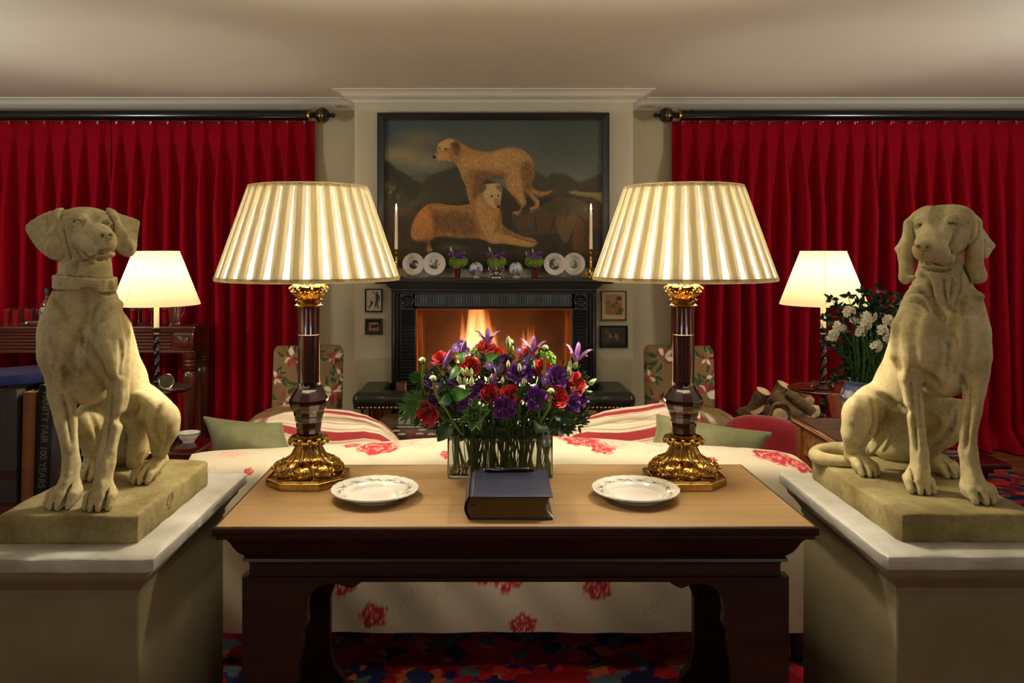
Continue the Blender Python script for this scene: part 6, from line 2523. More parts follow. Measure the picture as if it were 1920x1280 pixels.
def sprig_plate(X, Y):
	r = .1245
	P = Paint(X, Y, (226, 222, 206))
	P.mix(np.clip(vnoise(X + 1, Y + 1, .05, 5) - .5, 0, 1) * .15, (206, 200, 180))
	rs = random.Random(3)
	ink = (70, 66, 52)
	for k in range(12):
		a = 2 * PI * k / 12 + .2
		c = (r * .80 * math.cos(a), r * .80 * math.sin(a))
		for q in range(11):
			b = a + PI / 2 + rs.uniform(-.7, .7) + (PI if q % 2 else 0)
			o = rs.uniform(-.012, .012)
			p0 = (c[0] + o * math.cos(a + PI / 2), c[1] + o * math.sin(a + PI / 2))
			L_ = rs.uniform(.008, .016)
			p1 = (p0[0] + L_ * math.cos(b), p0[1] + L_ * math.sin(b))
			P.line([p0, ((p0[0] + p1[0]) / 2 + .001, (p0[1] + p1[1]) / 2), p1], .0007, ink, .8)
			P.poly([p1, (p1[0] + .003 * math.cos(b + .5), p1[1] + .003 * math.sin(b + .5)), (p1[0] + .006 * math.cos(b), p1[1] + .006 * math.sin(b)), (p1[0] + .003 * math.cos(b - .5), p1[1] + .003 * math.sin(b - .5))], ink, .0007, alpha=.8)
		for q in range(3):
			P.blob(c[0] + rs.uniform(-.008, .008), c[1] + rs.uniform(-.008, .008), .0014, .0014, (110, 74, 50), .4)
	for (a, q) in ((.5, .32), (2.2, .36), (3.6, .30), (5.2, .38), (4.6, .05), (1.3, .1)):
		c = (r * q * math.cos(a), r * q * math.sin(a))
		for w in range(4):
			b = rs.uniform(0, 6.28)
			P.line([c, (c[0] + .005 * math.cos(b), c[1] + .005 * math.sin(b))], .0007, ink, .7)
	return P


def rim(a):
	return .045 * np.abs(np.sin(a * 6)) ** .6 + .014 * np.cos(a * 12) - .03


def table_plate(px, py, label):
	c = at(px, py, 2.31)
	t = thing('sprig_plate', label, 'plate', (c.x, c.y, .7605), 0, 'scalloped sprig plates on the oak table')
	prof_fn = sprig_plate
	o = flat_plate(t, .1245, prof_fn, n=240, rim=rim, m=glaze)
	o.location = (0, 0, .0035)
	o.scale = (1, 1, 1.25)
	MB().lathe([(.050, .0), (.056, .0), (.060, .005), (.048, .005)], 48).build('foot_ring', porc, t, 60)
	return t


table_plate(703, 935, 'white scalloped sprig plate on the table at the navy book spine side')
table_plate(1192, 933, 'white scalloped sprig plate on the table at the navy book fore edge side')

# ---------------------------------------------------------------- thick blue book and pen
bl = thing('book', 'thick navy leather book with gilt edges lying in the middle of the oak table', 'book', (0, 0, .7605))
navy = mat('navy_leather', rgb(34, 36, 58), .42, noise=(26, rgb(26, 27, 40), 1.2), bump=(240, .15, .0008))
gilt_edge = mat('gilt_edges', rgb(112, 88, 46), .42, .55, noise=(14, rgb(88, 66, 34), 1.1))
bx0, bx1, by0, by1 = at(878, 0, 2.12).x, at(1037, 0, 2.12).x, 2.120, 2.376
H = .0615
def spine_x(z):
	t = z / H
	return bx0 - .012 * math.sin(PI * t) + .004
m = MB()
# gilt page block: bowed spine side, hollow fore edge
rings = []
zz = np.linspace(.0035, H - .0035, 9)
out = [(spine_x(z) + .004, z) for z in zz] + [(bx1 - .007 - .011 * math.sin(PI * (z / H)), z) for z in zz[::-1]]
MB().loft([[(x, by0 + .004, z) for x, z in out], [(x, by1 - .004, z) for x, z in out]], True).build('page_block', gilt_edge, bl, 40)
MB().box(bx0, bx1, by0, by1, H - .0035, H, .0012).build('cover', navy, bl)
MB().box(bx0, bx1, by0, by1, 0, .0035, .0012).build('cover', navy, bl)
zz = np.linspace(0, H, 14)
so = [(spine_x(z) - .003, z) for z in zz] + [(spine_x(z), z) for z in zz[::-1]]
MB().loft([[(x, by0, z) for x, z in so], [(x, by1, z) for x, z in so]], True).build('spine', navy, bl, 40)
MB().box(bx0 + .010, bx0 + .0115, by0 + .002, by1 - .002, H - .0003, H + .0003).build('hinge_line', mat('hinge_line', rgb(88, 84, 70), .6), bl)
MB().box(bx0 + .007, bx0 + .018, by0 + .0025, by0 + .0045, .036, .040).build('ribbon_end', mat('navy_ribbon', rgb(14, 16, 40), .6), bl)
m = MB()
m.grid(lambda u, v: (bx1 - .012 + .011 * v - .006 * math.sin(PI * v) + .002, by0 + .002 + .01 * u, H * (.62 - .56 * v)), 3, 12)
m.build('loose_page', mat('white_paper', rgb(240, 238, 230), .6), bl, 60)
foil = mat('foil_lettering', rgb(150, 146, 130), .35, .6)
m = MB()
rnd = random.Random(5)
for i in range(13):
	if i == 6:
		continue
	x = (bx0 + bx1) / 2 - .0235 + i * .0041
	for (a, b, c_, d) in (((0, 0, 0, .005), (0, .005, .0022, .005)), ((0, 0, 0, .005), (0, 0, .002, 0)), ((0, 0, .0012, .005), (.0012, .005, .0024, 0)))[i % 3]:
		m.tube([(x + a, 2.266 + b, H + .0003), (x + c_, 2.266 + d, H + .0003)], .00028, 4)
tag(m.build('worn_foil_title', foil, bl, 60), kind='stuff')
pn = thing('fountain_pen', 'glossy black fountain pen with chrome clip lying on the navy book', 'pen', (at(955, 0, 2.35).x, 2.352, .7605 + H + .0072))
gb = mat('glossy_black', rgb(8, 8, 10), .12, coat=.6)
P_ = RY(PI / 2)
MB().lathe([(.001, -.0745), (.0052, -.073), (.0066, -.070), (.0072, -.060), (.0072, -.022), (.0064, -.0215)], 20).build('cap', gb, pn, 50, P_)
MB().lathe([(.0055, -.020), (.0064, -.018), (.0066, .02), (.0062, .058), (.0058, .070), (.0048, .0745), (.001, .075)], 20).build('barrel', gb, pn, 50, P_)
ch = mat('chrome', rgb(210, 210, 210), .08, 1.0)
MB().lathe([(.0074, -.0215), (.0074, -.0190), (.0066, -.0190)], 20).lathe([(.0063, .055), (.0063, .0562)], 20).lathe([(.001, -.0775), (.003, -.077), (.0035, -.0745)], 12).build('trim_ring', ch, pn, 50, P_)
MB().tube([(-.066, -.006, .004), (-.058, -.0072, .004), (-.052, -.0068, .0015), (-.024, -.0072, .0005)], .0011, 6).build('clip', ch, pn, 60)

# ---------------------------------------------------------------- the two big lamps
LD = 2.485
K = LD / F
ruby_dark = mat('ruby_glass_dark', rgb(44, 0, 7), .04, trans=.5, ior=1.5, coat=1.0)
gilt_bright = mat('ormolu', rgb(190, 152, 78), .2, 1.0, noise=(60, rgb(150, 110, 46), 1.1))


def shade_material(name, col, tcol, tw):
	m = bpy.data.materials.new(name)
	m.use_nodes = True
	N, L = m.node_tree.nodes, m.node_tree.links
	N.remove(N['Principled BSDF'])
	d, t, x = N.new('ShaderNodeBsdfDiffuse'), N.new('ShaderNodeBsdfTranslucent'), N.new('ShaderNodeMixShader')
	d.inputs[0].default_value = (*col, 1)
	t.inputs[0].default_value = (*tcol, 1)
	nz = N.new('ShaderNodeTexNoise')
	nz.inputs['Scale'].default_value = 60
	tc = N.new('ShaderNodeTexCoord')
	L.new(tc.outputs['Object'], nz.inputs['Vector'])
	mr = N.new('ShaderNodeMapRange')
	mr.inputs['To Min'].default_value = tw - .05
	mr.inputs['To Max'].default_value = tw + .05
	L.new(nz.outputs['Fac'], mr.inputs['Value'])
	L.new(mr.outputs[0], x.inputs[0])
	L.new(d.outputs[0], x.inputs[1])
	L.new(t.outputs[0], x.inputs[2])
	L.new(x.outputs[0], N['Material Output'].inputs[0])
	return m


silk = shade_material('pleated_silk', rgb(218, 208, 174), (.80, .74, .56), .30)
silk_trim = shade_material('silk_trim', rgb(182, 166, 120), (.62, .52, .32), .13)
silk_thin = shade_material('thin_silk', rgb(250, 246, 234), (1.0, .96, .86), .42)
BULB_BIG = 29
BULB_SMALL = 9


def acanthus(mb, r0, z0, n, L_, w, out_, drop, a0=0):
	"""ring of curling leaves"""
	for i in range(n):
		a = 2 * PI * i / n + a0
		A = T(0, 0, 0) @ RZ(a)
		vs, fs = [], []
		for j in range(8):
			t = j / 7
			x = r0 + out_ * math.sin(t * PI * .62)
			z = z0 + L_ * t * (1 - t * .3) - drop * t * t
			ww = w * (math.sin(PI * (.12 + .80 * t)) ** .7) * (1 + .18 * math.cos(j * PI))
			for q, (k, b) in enumerate(((-1, -.004), (-.5, .002), (0, -.003), (.5, .002), (1, -.004))):
				vs.append((x + b, ww * k, z))
		for j in range(7):
			for q in range(4):
				fs.append((j * 5 + q, j * 5 + q + 1, (j + 1) * 5 + q + 1, (j + 1) * 5 + q))
		mb.add(vs, fs, A)


def big_lamp(px, label):
	x0 = (px - CX) / F * LD
	t = thing('column_lamp', label, 'lamp', (x0, LD, .7602), 0, 'pair of ruby column lamps')
	Z = lambda py: CZ - (py - CY) * K - .7602
	# octagonal gilt plinth
	hw, fl = .1175, .0575
	oct_ = lambda q: [(-fl * q, -hw * q), (fl * q, -hw * q), (hw * q, -fl * q), (hw * q, fl * q), (fl * q, hw * q), (-fl * q, hw * q), (-hw * q, fl * q), (-hw * q, -fl * q)]
	MB().loft([[(a, b, z) for a, b in oct_(q)] for q, z in ((.97, 0), (1.0, .0015), (1.0, .0205), (.985, .022), (.93, .0222), (.92, .026), (.86, .028))], True).build('plinth', gilt_bright, t, 25)
	# lobed foot
	lob = lambda a, r, z: 1 + (.085 * math.cos(8 * a) + .02 * math.cos(24 * a)) * min(1, max(0, (r - .022) / .04))
	prof = [(.096, .026), (.101, .032), (.102, .040), (.098, .050), (.088, .060), (.074, .066), (.060, .072), (.050, .082), (.043, .096), (.037, .108), (.034, .118), (.036, .124)]
	prof = [tuple(p) for p in catmull(prof, 4, False)]
	MB().lathe(prof, 96, rfun=lob).build('foot', gilt_bright, t, 60)
	sc_m = MB()
	pr_ = np.array(prof)

	def on_foot(q, a, off):
		i = q * (len(pr_) - 1)
		k0 = int(min(max(i, 0), len(pr_) - 2))
		f = i - k0
		r = pr_[k0, 0] * (1 - f) + pr_[k0 + 1, 0] * f
		z = pr_[k0, 1] * (1 - f) + pr_[k0 + 1, 1] * f
		dr, dz = pr_[k0 + 1] - pr_[k0]
		l = math.hypot(dr, dz)
		R_ = r * lob(a, r, z)
		return ((R_ + off * dz / l) * math.cos(a), (R_ + off * dz / l) * math.sin(a), z - off * dr / l)
	for i in range(8):
		a = 2 * PI * i / 8
		for sg in (-1, 1):
			pts = []
			for k in range(20):
				th = k / 19 * 7.5
				r = 1 - k / 22
				pts.append(on_foot(.27 + .13 * r * math.cos(th), a + sg * (.17 + .15 * r * math.sin(th)), .001))
			sc_m.tube(pts, [.0036 - .0012 * k / 19 for k in range(20)], 6)
			sc_m.sphere(on_foot(.27, a + sg * .17, .002), .0042, 8, 6)
			sc_m.tube([on_foot(q, a + sg * (.10 + .12 * max(0, .6 - q)), .001) for q in np.linspace(.48, .97, 9)], .0022, 6)
		sc_m.sphere(on_foot(.16, a, .001), (.006, .006, .005), 8, 6)
		sc_m.tube([on_foot(q, a + PI / 8, .0005) for q in np.linspace(.05, .97, 12)], .0030, 6)
		sc_m.sphere(on_foot(.04, a + PI / 8, .004), (.008, .008, .006), 8, 6)
	sc_m.build('cast_scrolls', gilt_bright, t, 60)
	# drooping leaf collar
	cm = MB()
	cm.lathe([(.034, .112), (.038, .120), (.050, .128), (.040, .138), (.034, .140)], 40)
	acanthus(cm, .030, .132, 12, .012, .016, .032, .024)
	acanthus(cm, .032, .138, 12, .008, .013, .026, .018, PI / 12)
	for i in range(12):
		a = 2 * PI * i / 12
		cm.sphere((.058 * math.cos(a), .058 * math.sin(a), .124), (.007, .007, .006), 8, 5)
		cm.sphere((.048 * math.cos(a + .26), .048 * math.sin(a + .26), .132), (.005, .005, .005), 7, 5)
	cm.build('leaf_collar', gilt_bright, t, 60)
	MB().lathe([(.030, .138), (.040, .139), (.041, .1435), (.034, .146)], 40).build('collar_ring', gilt_bright, t, 50)
	# faceted vase-shaped lower glass
	z0 = .145
	gp = [(.030, z0), (.036, z0 + .004), (.037, z0 + .020), (.0385, z0 + .022), (.039, z0 + .036), (.041, z0 + .040), (.043, z0 + .054), (.045, z0 + .057), (.047, z0 + .070), (.053, z0 + .076), (.0585, z0 + .092), (.0600, z0 + .103),
		  (.0595, z0 + .108), (.047, z0 + .128), (.038, z0 + .140), (.0345, z0 + .152), (.0345, z0 + .158)]
	rings = []
	for r, z in gp:
		rings.append([(r * math.cos(2 * PI * i / 12 + .26), r * math.sin(2 * PI * i / 12 + .26), z) for i in range(12)])
	MB().loft(rings, True).build('glass_vase', ruby_dark, t, 20)
	zc = z0 + .158
	ztop = Z(575)
	zm1, zm2 = Z(730), Z(627)
	MB().lathe([(.0340, zc), (.0345, zc + .002), (.0330, zm1 - .001), (.0335, zm1)], 48).build('glass_column', ruby_dark, t, 30)
	MB().lathe([(.0332, zm1 + .0015), (.0330, zm1 + .003), (.0328, zm2 - .001)], 48).build('glass_column', ruby_dark, t, 30)
	MB().lathe([(.0328, zm2 + .0015), (.0326, zm2 + .003), (.0330, ztop - .001)], 48).build('glass_column', ruby_dark, t, 30)
	MB().lathe([(.0335, zm1 - .0005), (.0345, zm1 + .0008), (.0335, zm1 + .002)], 48).lathe([(.0330, zm2 - .0008), (.0340, zm2 + .0005), (.0330, zm2 + .002)], 48).build('glass_joint', mat('pale_joint', rgb(150, 130, 120), .2, .5), t, 50)
	# capital
	zk = ztop
	MB().lathe([(.034, zk), (.042, zk + .002), (.043, zk + .006), (.038, zk + .010), (.035, zk + .013), (.036, zk + .016), (.042, zk + .018), (.043, zk + .023), (.036, zk + .026), (.033, zk + .030), (.034, zk + .045), (.045, zk + .058), (.050, zk + .062), (.046, zk + .066), (.02, zk + .068), (.008, zk + .070)], 40).build('capital', gilt_bright, t, 50)
	ac = MB()
	acanthus(ac, .033, zk + .026, 8, .030, .014, .014, .004)
	acanthus(ac, .035, zk + .032, 8, .034, .013, .020, .004, PI / 8)
	for i in range(8):
		a = 2 * PI * i / 8 + PI / 8
		M = RZ(a) @ T(.050, 0, zk + .056)
		pts = [(.009 * (1 - k / 12) * math.cos(k * .5), 0, .009 * (1 - k / 12) * math.sin(k * .5)) for k in range(11)]
		ac.tube(pts, .0032, 6, M=M)
		ac.sphere((-.006, 0, .009), (.008, .010, .006), 8, 5, M=M)
		ac.sphere((.046 * math.cos(a + .39), .046 * math.sin(a + .39), zk + .048), .0045, 7, 5)
	ac.build('capital_leaves', gilt_bright, t, 60)
	zs0, zs1 = Z(524.5), Z(349.5)
	MB().lathe([(.010, zk + .066), (.012, zk + .070), (.012, zk + .076), (.0065, zk + .078), (.0065, zs0 + .06)], 16).build('stem', gilt_bright, t, 50)
	MB().lathe([(.016, zs0 + .06), (.017, zs0 + .065), (.017, zs0 + .10), (.008, zs0 + .105)], 16).build('bulb_holder', mat('cream_plastic', rgb(220, 210, 190), .5), t, 50)
	zb = zs0 + .135
	bulb = MB().sphere((0, 0, zb), (.026, .026, .032), 16, 12).build('bulb', mat('lit_bulb', (1, .8, .5), .5, emit=((1.0, .78, .48), 9)), t, 60)
	bulb.visible_shadow = True
	l = point_light('lamp_light', (0, 0, 0), BULB_BIG, .035, (1.0, .90, .72))
	l.parent = t
	l.location = (0, 0, zb)
	bulb.location = (0, 0, -.07)
	# shade: a thin lining with box pleats laid over it, trimmed at both edges
	sh = MB()
	r0, r1 = 168.5 * K, 109.5 * K
	sh.lathe([(r0 - .004, zs0 + .002), (r1 - .004, zs1 - .002)], 96, cap=False)
	so = sh.build('shade', silk_thin, t, 60)
	n = 31
	for i in range(n):
		a = 2 * PI * (i + .5) / n - PI / 2
		wb, wt = .335 * 2 * PI / n, .495 * 2 * PI / n
		vs, fs = [], []
		for j in range(7):
			q = j / 6
			r = r0 + (r1 - r0) * q
			w = wb + (wt - wb) * q
			z = zs0 + .004 + (zs1 - zs0 - .008) * q
			for k, b in ((-1, -.002), (-.93, .0012), (-.35, .0024), (-.30, .0008), (.30, .0008), (.35, .0024), (.93, .0012), (1, -.002)):
				rr = r + b
				vs.append((rr * math.cos(a + w * k), rr * math.sin(a + w * k), z))
		for j in range(6):
			for k in range(7):
				fs.append((j * 8 + k, j * 8 + k + 1, (j + 1) * 8 + k + 1, (j + 1) * 8 + k))
		# the folded-under cloth behind the middle of each pleat
		o_ = len(vs)
		for j in range(7):
			q = j / 6
			r = r0 + (r1 - r0) * q - .0008
			w = (wb + (wt - wb) * q) * .52
			z = zs0 + .004 + (zs1 - zs0 - .008) * q
			vs += [(r * math.cos(a + w * k), r * math.sin(a + w * k), z) for k in (-1.15, .75)]
		for j in range(6):
			fs.append((o_ + j * 2, o_ + j * 2 + 1, o_ + j * 2 + 3, o_ + j * 2 + 2))
		MB().add(vs, fs).build('pleat', silk, so, 50)
	for r, z, h in ((r0 + .0015, zs0, .011), (r1 + .0015, zs1 - .011, .011)):
		MB().lathe([(r - .0060, z - .001), (r, z), (r - .0002 - h * .38 * 0, z + h), (r - .006, z + h + .001)], 96, rfun=lambda a, rr, zz: 1 + .0012 * math.sin(31 * a), cap=False).build('trim_band', silk_trim, so, 60)
	m = MB()
	m.tube([(.006, 0, zs0 + .09)] + [(0.0, 0, zs1 - .02)], .0025, 6)
	for k in range(3):
		a = 2 * PI * k / 3
		m.tube([(0, 0, zs1 - .02), ((r1 - .006) * math.cos(a), (r1 - .006) * math.sin(a), zs1 - .006)], .0018, 5)
	m.build('shade_carrier', brass, t, 50)
	return t


big_lamp(579, 'ruby glass column lamp with pleated shade, nearer the dog statue wearing a collar')
big_lamp(1281.5, 'ruby glass column lamp with pleated shade, nearer the dog statue with drooping ears')

# ================================================================ furniture at both sides
mahog = mat('mahogany', rgb(96, 42, 24), .26, wood=(2, rgb(60, 22, 12), .1, 'X'), coat=.3)
mahog_v = mat('mahogany_upright', rgb(92, 40, 22), .28, wood=(2, rgb(52, 20, 12), .1, 'Z'), coat=.3)
darkw = mat('dark_turned_wood', rgb(34, 20, 14), .25, coat=.4)
blackw = mat('black_table_top', rgb(26, 20, 18), .4, coat=.2)
linen = shade_material('linen_shade', rgb(214, 200, 158), (.84, .75, .50), .28)
cream_tube = mat('cream_tube', rgb(240, 228, 196), .45)

# ---------------------------------------------------------------- barley twist lamps on round tripod tables
SDp = 4.75


def tripod(px, label, topm, seed):
	c = at(px, 0, SDp)
	t = thing('tripod_table', label, 'table', (c.x, SDp, 0), 0)
	MB().lathe([(.001, .632), (.175, .632), (.192, .636), (.200, .642), (.201, .649), (.197, .652), (.190, .649), (.185, .647), (.001, .647)], 56).build('table_top', topm, t, 50)
	MB().lathe([(.03, .632), (.032, .615), (.016, .605), (.013, .59), (.020, .575), (.026, .55), (.018, .52), (.014, .50), (.022, .485), (.015, .47), (.020, .44), (.028, .40), (.030, .34), (.022, .28), (.034, .24), (.036, .20), (.02, .17), (.001, .165)], 24).build('turned_stem', darkw, t, 50)
	for k in range(3):
		a = 2 * PI * k / 3 + seed
		MB().tube([(.02 * math.cos(a), .02 * math.sin(a), .22), (.09 * math.cos(a), .09 * math.sin(a), .20), (.16 * math.cos(a), .16 * math.sin(a), .08), (.21 * math.cos(a), .21 * math.sin(a), .02), (.24 * math.cos(a), .24 * math.sin(a), .022)], [.018, .018, .014, .012, .016], 8).build('leg', darkw, t, 60)
	return t


def twist_lamp(px, label, seed):
	c = at(px, 0, SDp)
	Zt = .6475
	k = SDp / F
	Zp = lambda py: CZ - (py - CY) * k - Zt
	t = thing('twist_lamp', label, 'lamp', (c.x, SDp, Zt), 0, 'pair of barley twist lamps')
	MB().lathe([(.001, 0), (.060, 0), (.062, .006), (.050, .012), (.034, .018), (.020, .028), (.026, .040), (.018, .048)], 28).build('base', darkw, t, 50)
	z0, z1 = .046, Zp(628)
	n, m_ = 64, 20
	rings = []
	for i in range(n + 1):
		q = i / n
		z = z0 + (z1 - z0) * q
		tw = q * 2 * PI * 4.2
		env = min(1, q * 8 + .3, (1 - q) * 8 + .3)
		rings.append([((.0165 + .0062 * math.cos(2 * (2 * PI * j / m_) - tw) * env) * math.cos(2 * PI * j / m_), (.0165 + .0062 * math.cos(2 * (2 * PI * j / m_) - tw) * env) * math.sin(2 * PI * j / m_), z) for j in range(m_)])
	MB().loft(rings, True).build('twisted_column', darkw, t, 70)
	MB().lathe([(.016, z1), (.022, z1 + .006), (.014, z1 + .016), (.024, z1 + .034), (.025, z1 + .042), (.016, z1 + .046), (.001, z1 + .046)], 24).build('drip_cup', darkw, t, 50)
	MB().lathe([(.001, z1 + .044), (.0155, z1 + .044), (.0150, Zp(566)), (.010, Zp(556)), (.001, Zp(556))], 20).build('candle_tube', cream_tube, t, 50)
	zs0, zs1 = Zp(571), Zp(470.5)
	r0, r1 = 78 * k, 41 * k
	MB().lathe([(r0 - .002, zs0 + .0), (r0, zs0 + .001), (r0 - .0005, zs0 + .004), (r1, zs1 - .004), (r1 + .0005, zs1), (r1 - .002, zs1)], 72, cap=False).build('shade', linen, t, 60)
	MB().tube([(r0 * .999 * math.cos(-1.9), r0 * .999 * math.sin(-1.9), zs0), (r1 * .999 * math.cos(-1.9), r1 * .999 * math.sin(-1.9), zs1)], .0012, 5).build('shade_seam', linen, t, 60)
	mm = MB()
	for q in range(3):
		a = 2 * PI * q / 3
		mm.tube([(0, 0, zs1 - .03), ((r1 - .003) * math.cos(a), (r1 - .003) * math.sin(a), zs1 - .008)], .0018, 5)
	mm.tube([(0, 0, Zp(556)), (0, 0, zs1 - .03)], .003, 6)
	mm.build('shade_carrier', brass, t, 50)
	zb = (zs0 + zs1) / 2 - .0
	b = MB().sphere((0, 0, 0), (.022, .022, .027), 14, 10).build('bulb', MATS['lit_bulb'], t, 60)
	b.location = (0, 0, zb - .055)
	l = point_light('lamp_light', (0, 0, 0), BULB_SMALL, .03, (1.0, .90, .70))
	l.parent = t
	l.location = (0, 0, zb)


tripod(294, 'round black tripod table under the lamp with the small round mirror', blackw, .4)
tripod(1543.5, 'round dark red tripod table under the lamp beside the log basket', mahog, 1.2)
twist_lamp(293.5, 'dark barley twist lamp with cream shade beside the collared dog statue', 1)
twist_lamp(1543.5, 'dark barley twist lamp with cream shade beside the white flowers', 2)
# mirror, ashtrays, glass block
c = at(315, 0, 4.72)
mr = thing('round_mirror', 'small round silver framed mirror propped against the twisted lamp stem', 'mirror', (c.x, 4.70, .6475))
M_ = T(0, 0, .0475) @ RX(PI / 2 - .15)
MB().lathe([(.001, -.003), (.040, -.003), (.046, -.002), (.0475, .002), (.045, .006), (.040, .006), (.038, .004), (.001, .004)], 40).build('frame', silver, mr, 50, M_)
MB().lathe([(.001, .0045), (.038, .0045)], 40, cap=False).build('mirror_glass', mat('mirror_glass', rgb(190, 188, 180), .03, 1.0), mr, 50, M_)
for px, dy, lb in ((327, -.09, 'small gilt rimmed black dish by the round mirror'), (1512, -.06, 'small gilt rimmed black dish on the dark red tripod table')):
	c = at(px, 0, SDp + dy)
	d = thing('small_dish', lb, 'dish', (c.x, SDp + dy, .6475))
	MB().lathe([(.001, 0), (.036, 0), (.044, .006), (.046, .010), (.040, .008), (.034, .004), (.001, .003)], 32).build('dish_body', gb, d, 50)
	MB().lathe([(.044, .0095), (.0465, .0105), (.0465, .012), (.044, .0115)], 32).build('gilt_rim', gold, d, 50)
for px, dy, lb in ((1528, .06, 'clear glass block left of the twisted lamp base on the dark red table'), (1555, .05, 'clear glass block right of the twisted lamp base on the dark red table')):
	c = at(px, 0, SDp + dy)
	d = thing('glass_block', lb, 'ornament', (c.x, SDp + dy, .6475))
	MB().box(-.022, .022, -.012, .012, 0, .034, .004).build('cut_glass', glass, d)
	MB().box(-.016, .016, -.008, .008, .0345, .038, .002).build('lid', silver, d)

# ---------------------------------------------------------------- console table with glasses
cx0, cx1, cy0, cy1 = -3.86, -2.02, 5.40, 5.76
ZC = .951
cn = thing('console_table', 'reeded mahogany console table before the red curtain, set with glasses', 'table', ((cx0 + cx1) / 2, 5.58, 0))
I = T(-(cx0 + cx1) / 2, -5.58, 0)
MB().box(cx0, cx1, cy0, cy1, .925, ZC, .006).build('table_top', mahog, cn, 30, I)
MB().box(cx0 + .012, cx1 - .012, cy0 + .012, cy1, .912, .925, .004).build('edge_moulding', mahog, cn, 30, I)
MB().box(cx0 + .03, cx1 - .03, cy0 + .03, cy1 - .01, .785, .912).build('apron', mahog, cn, 30, I)
MB().box(cx0 + .016, cx1 - .016, cy0 + .016, cy1 - .004, .768, .785, .004).build('lower_moulding', mahog, cn, 30, I)
re_ = MB().prism([(cy0 + .031, -.010), (cy0 + .024, -.007), (cy0 + .020, 0), (cy0 + .024, .007), (cy0 + .031, .010)], cx0 + .16, cx1 - .17, axis='X').mesh('reed', 60)
re_.materials.append(mahog)
re2 = MB().prism([(cx1 - .031, -.010), (cx1 - .024, -.007), (cx1 - .020, 0), (cx1 - .024, .007), (cx1 - .031, .010)][::-1], cy0 + .10, cy1 - .09, axis='Y').mesh('side_reed', 60)
re2.materials.append(mahog)
for i in range(5):
	link('reed', re_, cn, I @ T(0, 0, .805 + i * .0225))
	link('side_reed', re2, cn, I @ T(0, 0, .805 + i * .0225))
for x in (cx1 - .085, cx0 + .085):
	m = MB().box(x - .066, x + .066, cy0 + .020, cy0 + .032, .790, .908, .003)
	m.loft([[(x - .040, cy0 + .020, .81), (x + .040, cy0 + .020, .81), (x + .040, cy0 + .020, .888), (x - .040, cy0 + .020, .888)],
			[(x - .036, cy0 + .012, .814), (x + .036, cy0 + .012, .814), (x + .036, cy0 + .012, .884), (x - .036, cy0 + .012, .884)],
			[(x - .008, cy0 + .004, .842), (x + .008, cy0 + .004, .842), (x + .008, cy0 + .004, .856), (x - .008, cy0 + .004, .856)]], True)
	m.build('corner_block', mahog, cn, 30, I)
reed_f = lambda a, r, z: 1 + (.05 * abs(math.cos(8 * a)) - .03) * (1 if z < .64 else 0)
for x in (-2.075, -3.80):
	for y in (5.455, 5.70):
		prof = [(.030, 0), (.034, .02), (.030, .06), (.034, .10), (.046, .55), (.046, .60), (.042, .635), (.034, .645), (.046, .655), (.046, .668), (.038, .672), (.046, .680), (.046, .692), (.038, .697), (.046, .706), (.046, .716), (.038, .722), (.048, .732), (.048, .768)]
		MB().lathe(prof, 64, rfun=reed_f).build('leg', mahog_v, cn, 60, I @ T(x, y, 0))
MB().box(cx0 + .04, cx1 - .04, cy0 + .05, cy1 - .02, .10, .14, .006).build('stretcher_shelf', mahog, cn, 30, I)


def glassware(name, label, cat, px, D, mb, m, group=None, z=ZC, x=None):
	x_ = at(px, 0, D).x if x is None else x
	t = thing(name, label, cat, (x_, D, z + .0006), 0, group)
	mb.build('bowl', m, t, 60)
	return t


red_t = mat('red_tumbler', rgb(226, 30, 50), .03, trans=.8, ior=1.45, coat=.5)
for i, (px, lb) in enumerate(((13, 'red glass tumbler at the frame edge, farthest from the bottle on the console'), (31, 'red glass tumbler in the middle of the three on the console'), (52, 'red glass tumbler nearest the bottle on the console'))):
	t = glassware('red_tumbler', lb, 'glass', px, 5.45, MB().lathe([(.001, .008), (.0195, .008), (.0255, .108), (.0240, .108), (.0185, .012), (.001, .012)], 24), red_t, 'three red tumblers on the console')
	MB().lathe([(.001, 0), (.019, 0), (.0195, .0075), (.001, .0075)], 24).build('foot', red_t, t, 50)
tum = None
k = 0
for row, D in enumerate((5.56, 5.62, 5.68)):
	for j in range(5):
		px = 12 + j * 11.5 + row * 4
		k += 1
		t = thing('clear_tumbler', 'clear tumbler among the cluster standing behind the three red ones', 'glass', (at(px, 0, D).x, D, ZC + .0006), 0, 'clear tumblers behind the red ones')
		if tum is None:
			tum = MB().lathe([(.001, .0), (.020, .0), (.0235, .105), (.0222, .105), (.0188, .008), (.001, .008)], 16).mesh('bowl', 50)
			tum.materials.append(glass)
		link('bowl', tum, t)
# bottle, opener, wooden tray
b = thing('gin_bottle', 'square shouldered clear bottle with dark stopper and white label on the console', 'bottle', (at(88, 0, 5.55).x, 5.55, ZC + .0006))
MB().lathe([(.001, 0), (.044, 0), (.047, .004), (.047, .145), (.040, .162), (.020, .172), (.0155, .182), (.0155, .205), (.0135, .205), (.0135, .18), (.036, .155), (.043, .14), (.043, .006), (.001, .006)], 28).build('bottle_glass', glass, b, 50)
MB().lathe([(.001, .204), (.0175, .204), (.0185, .210), (.0185, .245), (.016, .250), (.001, .250)], 20).build('stopper', mat('dark_stopper', rgb(34, 38, 36), .4), b, 50)
m = MB()
m.grid(lambda u, v: (.0476 * math.sin((u - .5) * 1.9), -.0476 * math.cos((u - .5) * 1.9), .02 + .10 * v * (1 if abs(u - .5) < .3 else .85)), 12, 4)
m.build('paper_label', mat('paper_label', rgb(196, 210, 220), .6), b, 60)
